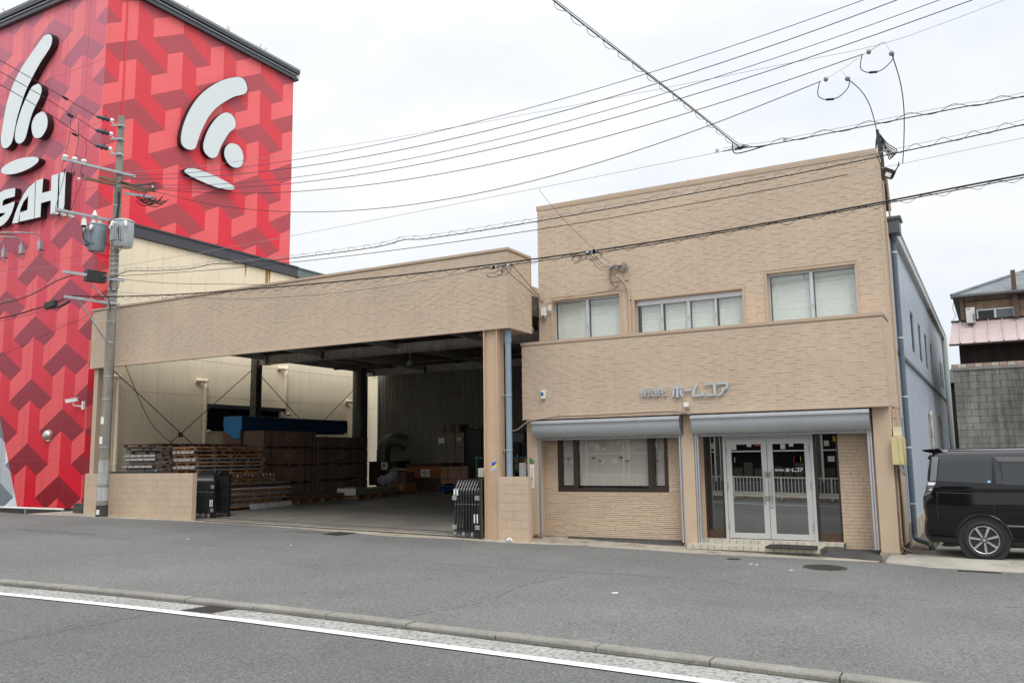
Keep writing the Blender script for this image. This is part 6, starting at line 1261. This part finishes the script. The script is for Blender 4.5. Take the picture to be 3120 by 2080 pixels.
mb.build('coping', [M('grey_coping', (.22, .21, .20), .8), M('pink_brick', (.34, .25, .21), .9, .2, 8), M('white_brick', (.42, .38, .34), .9, .2, 8)], cw)
ho = thing('wooden_house', (3, 34, 0), 'old brown wooden house with a pink lower roof above the block wall', 'house')
m_wd = M('brown_wood_siding', (.36, .255, .165), .85, .2, 2, streak=.35); m_wk = M('dark_wood_siding', (.055, .035, .03), .9, .25, 2, streak=.4)
mb = MB(); mb.box(-.72, 9, 33.2, 39, 4, 7.2)
x = -.72
while x < 3: mb.box(x, x + .03, 33.18, 33.2, 5.4, 7.15); x += .15
mb.build('wall', m_wd, ho)
mb = MB(); mb.box(-.85, 9, 32.6, 33.1, 3.6, 5.45); x = -.85
while x < 3: mb.box(x, x + .03, 32.585, 32.6, 3.6, 5.45); x += .13
mb.build('lower_wall', m_wk, ho)
mb = MB(); A = [(-1.12, 32.0, 5.42), (9, 32.0, 5.42), (9, 33.19, 6.30), (-1.02, 33.19, 6.30)]; mb.add(A + [(x, y, z - .05) for x, y, z in A], [(0, 1, 2, 3), (7, 6, 5, 4), (0, 4, 5, 1), (3, 7, 4, 0)])
for i in range(24):
    x = -.78 + i * .42; mb.bar((x, 32.0, 5.45), (x + .02, 33.19, 6.33), .035, .04)
mb.box(-1.05, 9, 33.15, 33.18, 6.30, 6.36, 1); mb.box(-1.12, 9, 31.97, 32.0, 5.36, 5.42, 1); mb.build('lower_roof', [M('faded_pink_metal', (.50, .40, .39), .5, .06, 1.5, streak=.12), m_wk], ho)
mb = MB(); e0 = [(-.95, 32.9, 7.2), (9.5, 32.9, 7.2), (9.5, 40, 7.2), (-.95, 40, 7.2), (2.6, 36.4, 8.75), (6.5, 36.4, 8.75)]
mb.add(e0, [(0, 1, 5, 4), (1, 2, 5), (2, 3, 4, 5), (3, 0, 4)]); mb.box(-.98, 9.5, 32.82, 32.9, 7.12, 7.2); mb.add(e0[:4], [(3, 2, 1, 0)]); mb.tube([e0[0], e0[4]], .08, 6); mb.tube([e0[4], e0[5]], .08, 6); mb.build('roof', M('slate_roof', (.12, .14, .15), .6, .25, 3), ho)
mb = MB(); mb.tube([(-.98, 32.8, 7.12), (9.4, 32.8, 7.12)], .05, 7); mb.tube([(-.6, 33.1, 7.1), (-.55, 33.15, 6.3)], .03, 6); mb.tube([(-.5, 33.14, 6.98), (3, 33.14, 7.0)], .02, 5); mb.build('gutter', M('dark_gutter', (.05, .05, .055), .5), ho)
mb = MB()
for p in ((-.24, -.20, 6.31, 6.68), (.28, .34, 6.31, 6.68), (.84, .88, 6.31, 6.68)): mb.box(p[0], p[1], 33.15, 33.19, p[2], p[3])
mb.box(-.2, .28, 33.15, 33.19, 6.64, 6.68); mb.box(.34, .84, 33.15, 33.19, 6.64, 6.68); wn = mb.build('window', alum, ho)
mb = MB(); mb.box(-.2, .28, 33.172, 33.178, 6.31, 6.64); mb.box(.34, .84, 33.172, 33.178, 6.31, 6.64, 1); mb.build('pane', [MATS['dark_glass_pane'], M('grey_pane', (.12, .14, .155), .2)], wn)
mb = MB(); mb.box(.86, 1.0, 32.95, 33.1, 6.3, 7.9); mb.bar((.93, 33, 7.75), (9, 33, 7.85), .06, .06, 1); mb.box(1.0, 3.5, 33.17, 33.185, 6.9, 7.1); mb.build('drying_rack', [M('brown_post', (.10, .06, .045), .7), galv], ho)
ac = thing('outdoor_unit', (-.4, 33, 6.3), 'white air conditioner outdoor unit on the pink roof of the wooden house', 'air conditioner')
mb = MB(); mb.box(-.56, -.29, 32.75, 33.1, 6.2, 6.72); mb.build('case', M('ac_white', (.6, .6, .58), .5), ac, .01); mb = MB(); mb.box(-.52, -.42, 32.74, 32.749, 6.66, 6.69)
for k in range(5): mb.box(-.36 + .014 * k, -.352 + .014 * k, 32.74, 32.749, 6.25, 6.5)
mb.build('grille', M('ac_grille', (.2, .2, .2), .6), ac)
mb = MB(); mb.tube(spline([(-.85, 33.0, 7.1), (-.95, 33.0, 6.8), (-.88, 33.0, 6.5), (-.98, 33.0, 6.35), (-.8, 33.0, 6.25)], 4), .008, 4); tag(mb.build('house_wire', wire_m), 'loose wire hanging at the left corner of the wooden house', 'cable')
mb = MB(); mb.box(-2.6, 1.5, 44.2, 46, 0, 5.0); mb.add([(-2.8, 44.0, 5.0), (1.6, 44.0, 5.0), (1.6, 46.2, 5.0), (-2.8, 46.2, 5.0), (-2.8, 45.1, 5.7), (1.6, 45.1, 5.7)], [(0, 1, 5, 4), (2, 3, 4, 5), (0, 4, 3), (1, 2, 5), (0, 3, 2, 1)], 1)
tag(mb.build('shed', [M('black_board', (.02, .02, .018), .9, .3, 3), M('dark_green_roof', (.04, .06, .05), .6)]), 'dark shed in the narrow gap between blue warehouse and grey block wall', 'shed')
# weeds by the downpipe
mb = MB(); rng = random.Random(19)
for k in range(70):
    x, y = -1.28 + rng.gauss(0, .10), 20.1 + rng.gauss(0, .18); z = -.05; a = rng.uniform(0, 6.28); L = rng.uniform(.08, .2); t = rng.uniform(.25, .9); d = Vector((math.cos(a) * (1 - t), math.sin(a) * (1 - t), t)) * L; s = Vector((-math.sin(a), math.cos(a), 0)) * .014; p = Vector((x, y, z))
    mb.add([p - s * .4, p + d * .5 + s, p + d, p + d * .5 - s], [(0, 1, 2, 3)])
tag(mb.build('weed_plant', M('weed_leaf', (.075, .125, .03), .7, .3, 30)), 'small green weeds growing by the bent downpipe behind the van', 'weeds')

# ================================================================ BLACK VAN
va = thing('parked_van', (1.0, 18.66, 0), 'shiny black minivan with alloy wheels parked at the right picture edge', 'van')
m_bk = M('black_car_paint', (.004, .004, .005), .05, .02, 3, spec=.2, coat=.7)
m_gl = bpy.data.materials.new('privacy_glass'); m_gl.use_nodes = True; b_ = m_gl.node_tree.nodes['Principled BSDF']; b_.inputs['Base Color'].default_value = (.012, .016, .019, 1); b_.inputs['Roughness'].default_value = .03; b_.inputs['Specular IOR Level'].default_value = .9; b_.inputs['IOR'].default_value = 1.5
VY0, VYC, VW = 17.78, 18.66, .88
ROWS = [(.27, .80), (.34, .845), (.48, .868), (.62, .872), (.70, .878), (.90, .882), (1.08, .880), (1.17, .868), (1.22, .872), (1.32, .868), (1.38, .850), (1.60, .802), (1.79, .758), (1.83, .742), (1.89, .690), (1.935, .610), (1.965, .38), (1.975, 0.0)]
def interp(T, z):
    if z <= T[0][0]: return T[0][1]
    for (a, p), (b, q) in zip(T, T[1:]):
        if z <= b: return p + (q - p) * (z - a) / (b - a)
    return T[-1][1]
REAR = [(.27, -1.23), (.36, -1.285), (.50, -1.30), (.68, -1.275), (.74, -1.24), (.90, -1.285), (1.05, -1.29), (1.15, -1.245), (1.36, -1.185), (1.60, -1.15), (1.83, -1.10), (1.90, -1.06), (1.97, -.95)]
FRONT = [(.27, 3.30), (.5, 3.42), (.9, 3.38), (1.05, 3.2), (1.12, 2.75), (1.5, 2.25), (1.88, 1.65), (1.97, 1.2)]
ST = [(0, 'r', 0.0, .72), (1, 'r', .015, .88), (2, 'r', .05, .955), (3, 'r', .12, .99), (4, 'r', .28, 1.0)] + [(5, 'x', x, 1.0) for x in (-.72, -.5, -.3, -.1, .1, .4, .8, 1.15)] + [(6, 'f', -.6, 1.0), (6, 'f', -.25, .97), (6, 'f', -.08, .90), (6, 'f', 0, .75)]
cols = []
for _, k, v, s in ST:
    ring = []
    for z, hw in ROWS:
        xr, xf = interp(REAR, z), interp(FRONT, z)
        x = xr + v if k == 'r' else (xf + v if k == 'f' else v)
        if k == 'x': x = max(min(x, xf - .65), xr + .29)
        ring.append((x, hw * s, z))
    cols.append([(x, VYC - h, z) for x, h, z in ring] + [(x, VYC + h, z) for x, h, z in ring[::-1][1:]])
mb = MB(); n = len(cols[0]); mb.v = [p for c in cols for p in c]
for i in range(len(cols) - 1):
    for j in range(n): mb.f.append([i * n + j, (i + 1) * n + j, (i + 1) * n + (j + 1) % n, i * n + (j + 1) % n]); mb.m.append(0); mb.sm.append(True)
h = len(ROWS) - 1
for c in (0, len(cols) - 1):
    for j in range(h):
        a, b = c * n + j, c * n + j + 1; d, e = c * n + (n - j) % n if False else c * n + (2 * h - j), c * n + (2 * h - j - 1)
        q = [a, b, e, d] if c == 0 else [d, e, b, a]
        q = [k for i, k in enumerate(q) if k not in q[:i]]; mb.f.append(q); mb.m.append(0); mb.sm.append(False)
body = mb.build('body', m_bk, va); fix_normals(body)
WHX, WHR = (-.32, 2.48), .330
cut = MB()
for x in WHX:
    for s in (-1, 1): cut.cyl((x, VYC + s * 1.1, .34), (x, VYC + s * .60, .34), .425, None, 36)
co = cut.build('cutter', m_bk); fix_normals(co)
md = body.modifiers.new('arch', 'BOOLEAN'); md.object = co; md.operation = 'DIFFERENCE'; md.solver = 'EXACT'
bpy.context.view_layer.update(); dg = bpy.context.evaluated_depsgraph_get()
nm = bpy.data.meshes.new_from_object(body.evaluated_get(dg)); body.modifiers.clear(); body.data = nm; bpy.data.objects.remove(co)
try: nm.set_sharp_from_angle(angle=R(38))
except Exception: pass
def side_panel(mb, quad, off_=.006, nu=10, nv=6, mi=0, s=-1):      # quad: bl, br, tr, tl in (x, z); follows the body side
    (a, b, c, d) = [Vector((q[0], 0, q[1])) for q in quad]; vs = []
    for i in range(nu + 1):
        for j in range(nv + 1):
            p = a.lerp(b, i / nu).lerp(d.lerp(c, i / nu), j / nv); xr = interp(REAR, p.z); sc = 1.0 if p.x > xr + .28 else .99 + (p.x - xr - .12) / .16 * .01 if p.x > xr + .12 else .955 + max(0, p.x - xr - .05) / .07 * .035
            vs.append((p.x, VYC + s * (interp(ROWS, p.z) * sc + off_), p.z))
    mb.add(vs, [(i * (nv + 1) + j, (i + 1) * (nv + 1) + j, (i + 1) * (nv + 1) + j + 1, i * (nv + 1) + j + 1) for i in range(nu) for j in range(nv)], mi, True)
for s in (-1, 1):
    for q in ([(-1.00, 1.385), (-.125, 1.335), (-.09, 1.81), (-.935, 1.82)], [(.05, 1.325), (1.1, 1.27), (1.1, 1.78), (.05, 1.78)], [(1.2, 1.26), (2.2, 1.20), (1.75, 1.75), (1.2, 1.80)]):
        mb = MB(); side_panel(mb, q, .005, 10, 8, 0, s); w_ = mb.build('side_window', m_gl, va)
        if q[0][0] == .05: mb = MB(); side_panel(mb, [(.0, 1.72), (1.1, 1.70), (1.1, 1.80), (-.06, 1.81)], .022, 8, 3, 0, s); mb.build('wind_visor', M('visor_plastic', (.10, .095, .10), .2, .05), w_)
        if q[0][0] == -1.00: mb = MB(); side_panel(mb, [(-.19, 1.355), (-.145, 1.352), (-.143, 1.385), (-.188, 1.387)], .0075, 1, 1, 0, s); mb.build('window_sticker', M('sticker_sky', (.25, .55, .75), .4), w_)
    mb = MB(); side_panel(mb, [(-1.13, 1.375), (-1.02, 1.385), (-.96, 1.82), (-1.065, 1.82)], .006, 3, 8, 0, s); mb.build('quarter_window', M('silver_glass', (.16, .19, .20), .06, .1, 6, metal=.3), va)
    mb = MB(); side_panel(mb, [(-.055, 1.33), (.045, 1.33), (.02, 1.84), (-.075, 1.84)], .006, 3, 8, 0, s); mb.build('window_pillar', M('matt_pillar', (.03, .032, .036), .3), va)
    mb = MB(); side_panel(mb, [(-1.235, 1.10), (-1.12, 1.16), (-1.02, 1.365), (-1.165, 1.365)], .012, 4, 6, 0, s); side_panel(mb, [(-1.215, 1.20), (-1.10, 1.215), (-1.09, 1.24), (-1.21, 1.235)], .016, 3, 1, 1, s); side_panel(mb, [(-1.17, 1.305), (-1.05, 1.305), (-1.03, 1.355), (-1.16, 1.355)], .016, 3, 1, 1, s); mb.build('tail_lamp', [M('lamp_lens', (.10, .095, .09), .08, .1, 5, coat=.5), chrome], va)
    mb = MB(); mb.cut(); side_panel(mb, [(-1.03, 1.165), (-.14, 1.135), (-.14, 1.158), (-1.03, 1.19)], .004, 10, 1, 0, s); mb.cut(); side_panel(mb, [(-.128, .50), (-.118, .50), (-.105, 1.84), (-.115, 1.84)], .003, 1, 12, 0, s); mb.cut(); side_panel(mb, [(-1.04, .60), (-1.03, .60), (-1.02, 1.17), (-1.03, 1.17)], .003, 1, 6, 0, s); mb.cut(); side_panel(mb, [(1.14, .30), (1.15, .30), (1.15, 1.84), (1.14, 1.84)], .003, 1, 12, 0, s); mb.build_each('door_seam', dark_in, va)
    mb = MB(); side_panel(mb, [(.06, .585), (2.05, .55), (2.05, .575), (.06, .612)], .012, 8, 1, 0, s); mb.build('door_moulding', M('moulding', (.18, .18, .19), .2, .05), va)
    mb = MB(); side_panel(mb, [(.12, .24), (2.05, .24), (2.05, .33), (.12, .33)], .02, 6, 2, 0, s); mb.build('side_skirt', M('skirt_black', (.012, .012, .014), .3), va)
    mb = MB(); side_panel(mb, [(-1.17, .335), (-.76, .28), (-.76, .37), (-1.22, .40)], .018, 5, 2, 0, s); side_panel(mb, [(-1.20, .655), (-.85, .615), (-.88, .64), (-1.20, .71)], .010, 5, 1, 0, s); mb.build('bumper_corner', m_bk, va)
    for x in WHX:
        y0 = VYC + s * .855; tag_ = None; mb = MB(); prof = [(.245, .00), (.26, .02), (.30, .025), (.325, .012), (WHR, -.03), (WHR, -.16), (.31, -.19), (.24, -.19)]
        m_ = 40; vs = [(x + r * math.cos(2 * math.pi * i / m_), y0 + s * o, .338 + r * math.sin(2 * math.pi * i / m_)) for i in range(m_) for r, o in prof]; k = len(prof)
        mb.add(vs, [(i * k + j, ((i + 1) % m_) * k + j, ((i + 1) % m_) * k + j + 1, i * k + j + 1) for i in range(m_) for j in range(k - 1)], 0, True); tw = mb.build('wheel', M('tyre', (.018, .018, .019), .75, .15, 20), va)
        Pl = lambda u, d, v, x=x, y0=y0, s=s: (x + u, y0 + s * d, .338 + v)
        mb = MB(); mb.prism([(.243 * math.cos(i * .1745), .243 * math.sin(i * .1745)) for i in range(36)], Pl, -.12, -.06, 1)
        m_ = 40; pr = [(.246, -.06), (.248, .008), (.236, .012), (.226, -.02)]; vs = [Pl(r * math.cos(2 * math.pi * i / m_), o, r * math.sin(2 * math.pi * i / m_)) for i in range(m_) for r, o in pr]
        mb.add(vs, [(i * 4 + j, ((i + 1) % m_) * 4 + j, ((i + 1) % m_) * 4 + j + 1, i * 4 + j + 1) for i in range(m_) for j in range(3)], 0, True)
        for q in range(7):
            a = q * 2 * math.pi / 7 + .35; ca, sa = math.cos(a), math.sin(a); rr = lambda r, t: (r * ca - t * sa, r * sa + t * ca)
            mb.prism([rr(.05, -.017), rr(.232, -.034), rr(.232, .012), rr(.05, .014)], Pl, -.05, .004, 0, 1); mb.prism([rr(.05, .018), rr(.225, .014), rr(.225, .040), rr(.05, .028)], Pl, -.055, -.02, 1)
        mb.prism([(.06 * math.cos(i * .4488), .06 * math.sin(i * .4488)) for i in range(14)], Pl, -.05, .002, 1); mb.prism([(.03 * math.cos(i * .4488), .03 * math.sin(i * .4488)) for i in range(14)], Pl, .0025, .01, 0)
        for q in range(5): a = q * 1.2566 + .2; mb.prism([(.055 * math.cos(a) + .009 * math.cos(i * 1.05), .055 * math.sin(a) + .009 * math.sin(i * 1.05)) for i in range(6)], Pl, .0025, .012, 0)
        mb.build('rim', [M('machined_alloy', (.62, .62, .63), .25, .05, 5, metal=.8), M('black_alloy', (.03, .03, .032), .4)], tw)
        mb = MB(); pr = [(.424, 0), (.45, .004), (.455, -.05), (.424, -.05)]; y1 = VYC + s * .876
        vs = [(x + r * math.cos(math.pi * i / 24), y1 + s * o, .345 + r * math.sin(math.pi * i / 24)) for i in range(25) for r, o in pr]; mb.add(vs, [(i * 4 + j, (i + 1) * 4 + j, (i + 1) * 4 + j + 1, i * 4 + j + 1) for i in range(24) for j in range(3)], 0, True)
        mb.cyl((x, VYC + s * .845, .34), (x, VYC + s * .60, .34), .423, .423, 30, 1); mb.build('wheel_arch', [m_bk, blackm], va)
mb = MB(); Q = [(-1.235, 1.935), (-1.22, 1.955), (-.95, 1.975), (-.90, 1.93), (-1.06, 1.885), (-1.17, 1.91)]; mb.prism(Q, lambda u, d, v: (u, VYC + d, v), -.66, .66); mb.build('roof_spoiler', m_bk, va, .006)
mb = MB(); mb.add([(interp(REAR, z) - .004, VYC + hw, z) for z in (1.40, 1.62, 1.84) for hw in (-.62, .62)], [(0, 1, 3, 2), (2, 3, 5, 4)]); mb.build('rear_window', m_gl, va)
mb = MB(); mb.add([(interp(FRONT, z) + .004, VYC + hw, z) for z in (1.14, 1.5, 1.84) for hw in (-.62, .62)], [(0, 1, 3, 2), (2, 3, 5, 4)]); mb.build('windscreen', m_gl, va)
mb = MB(); mb.box(-1.31, -1.30, VYC - .17, VYC + .17, .78, .94); mb.build('number_plate', white_p, va)
mb = MB(); mb.box(-1.14, -1.07, VYC - .60, VYC - .50, 1.77, 1.83); mb.bar((-1.15, VYC - .55, 1.78), (-1.10, VYC - .55, 1.86), .02, .02); mb.build('rear_mirror', blackm, va)
mb = MB(); mb.box(-1.0, 3.0, VYC - .7, VYC + .7, .2, .3); mb.box(-1.0, -.8, VYC - .5, VYC - .3, .17, .26); mb.build('underbody', blackm, va)
mb = MB()
for s in (-1, 1): mb.cut(); mb.tube([(-.8, VYC + s * .60, 1.955), (.3, VYC + s * .6, 1.972), (1.1, VYC + s * .6, 1.965)], .012, 6)
mb.build_each('roof_rail', m_bk, va)

# ================================================================ ACROSS THE STREET (mirrored in the glass)
fe = thing('guard_rail', (-8, .5, .1), 'white pedestrian guard rail along the opposite kerb, mirrored in the glass doors', 'guard rail')
mb = MB()
for a in range(-30, 6, 2):
    if a in (-2, 0): continue
    z0, z1 = g(a) + .1, g(a + 2) + .1
    for zz_ in (.18, .82): mb.bar((a, .52, z0 + zz_), (a + 2, .52, z1 + zz_), .045, .05)
    mb.box(a - .03, a + .03, .49, .55, z0 - .1, z0 + .85)
    for k in range(1, 14): x = a + 2 * k / 14; mb.box(x - .012, x + .012, .508, .532, g(x) + .28, g(x) + .92)
mb.build('rail', white_p, fe)
sh = thing('shop_building', (-12, -5, .2), 'low shop with glazed front across the street, seen mirrored in the glass', 'shop')
mb = MB(); wall_holes(mb, -34, -1.2, -.1, 5.2, [(-24 + i * 2.4, -21.8 + i * 2.4, .6, 2.9) for i in range(8)], lambda u, d, v: (u, -4.6 + d, v), .2); mb.box(-34, -1.2, -12, -4.9, -.1, 5.2); mb.build('wall', M('shop_wall_dark', (.10, .105, .10), .7, .15, 1), sh)
mb = MB(); mb.box(-26, -4, -4.59, -4.3, 3.0, 3.35); mb.box(-34, -1.2, -4.58, -4.5, 4.9, 5.25); mb.build('canopy', M('shop_canopy', (.45, .44, .42), .6), sh)
for i in range(8):
    mb = MB(); a = -24 + i * 2.4; mb.box(a, a + 2.2, -4.78, -4.7, .6, 2.9); wn = mb.build('window', M('dark_glass_pane', (.01, .01, .012), .15), sh)
    mb = MB(); mb.box(a, a + .09, -4.69, -4.6, .6, 2.9); mb.box(a + 2.11, a + 2.2, -4.69, -4.6, .6, 2.9); mb.box(a + .09, a + 2.11, -4.69, -4.6, 2.0, 2.06); mb.build('frame', white_p, wn)
    mb = MB(); rng = random.Random(i)
    for k in range(5): x = a + .14 + .4 * k; z = rng.uniform(2.1, 2.5); mb.box(x, x + rng.uniform(.2, .36), -4.695, -4.69, z, z + rng.uniform(.15, .3), rng.choice((0, 0, 0, 1, 2)))
    for k in range(2): x = a + rng.uniform(.2, 1.6); mb.box(x, x + .3, -4.694, -4.689, 1.5, 1.75, rng.choice((0, 2, 1)))
    for k in range(4): x = a + .15 + .5 * k; mb.box(x, x + .42, -4.699, -4.695, .62, 1.2 + .3 * rng.random(), 3)
    mb.build('poster', [white_p, M('poster_red', (.5, .02, .03), .5), M('poster_yellow', (.6, .45, .03), .5), M('shelf_brown', (.055, .05, .035), .7)], wn)
mb = MB(); mb.box(-20, -17.4, -4.5, -4.42, 3.5, 4.7); mb.box(-19.8, -18.6, -4.41, -4.40, 3.7, 4.5, 1); mb.build('sign_board', [white_p, M('poster_red', (.5, .02, .03), .5)], sh)

va.location.z -= .05
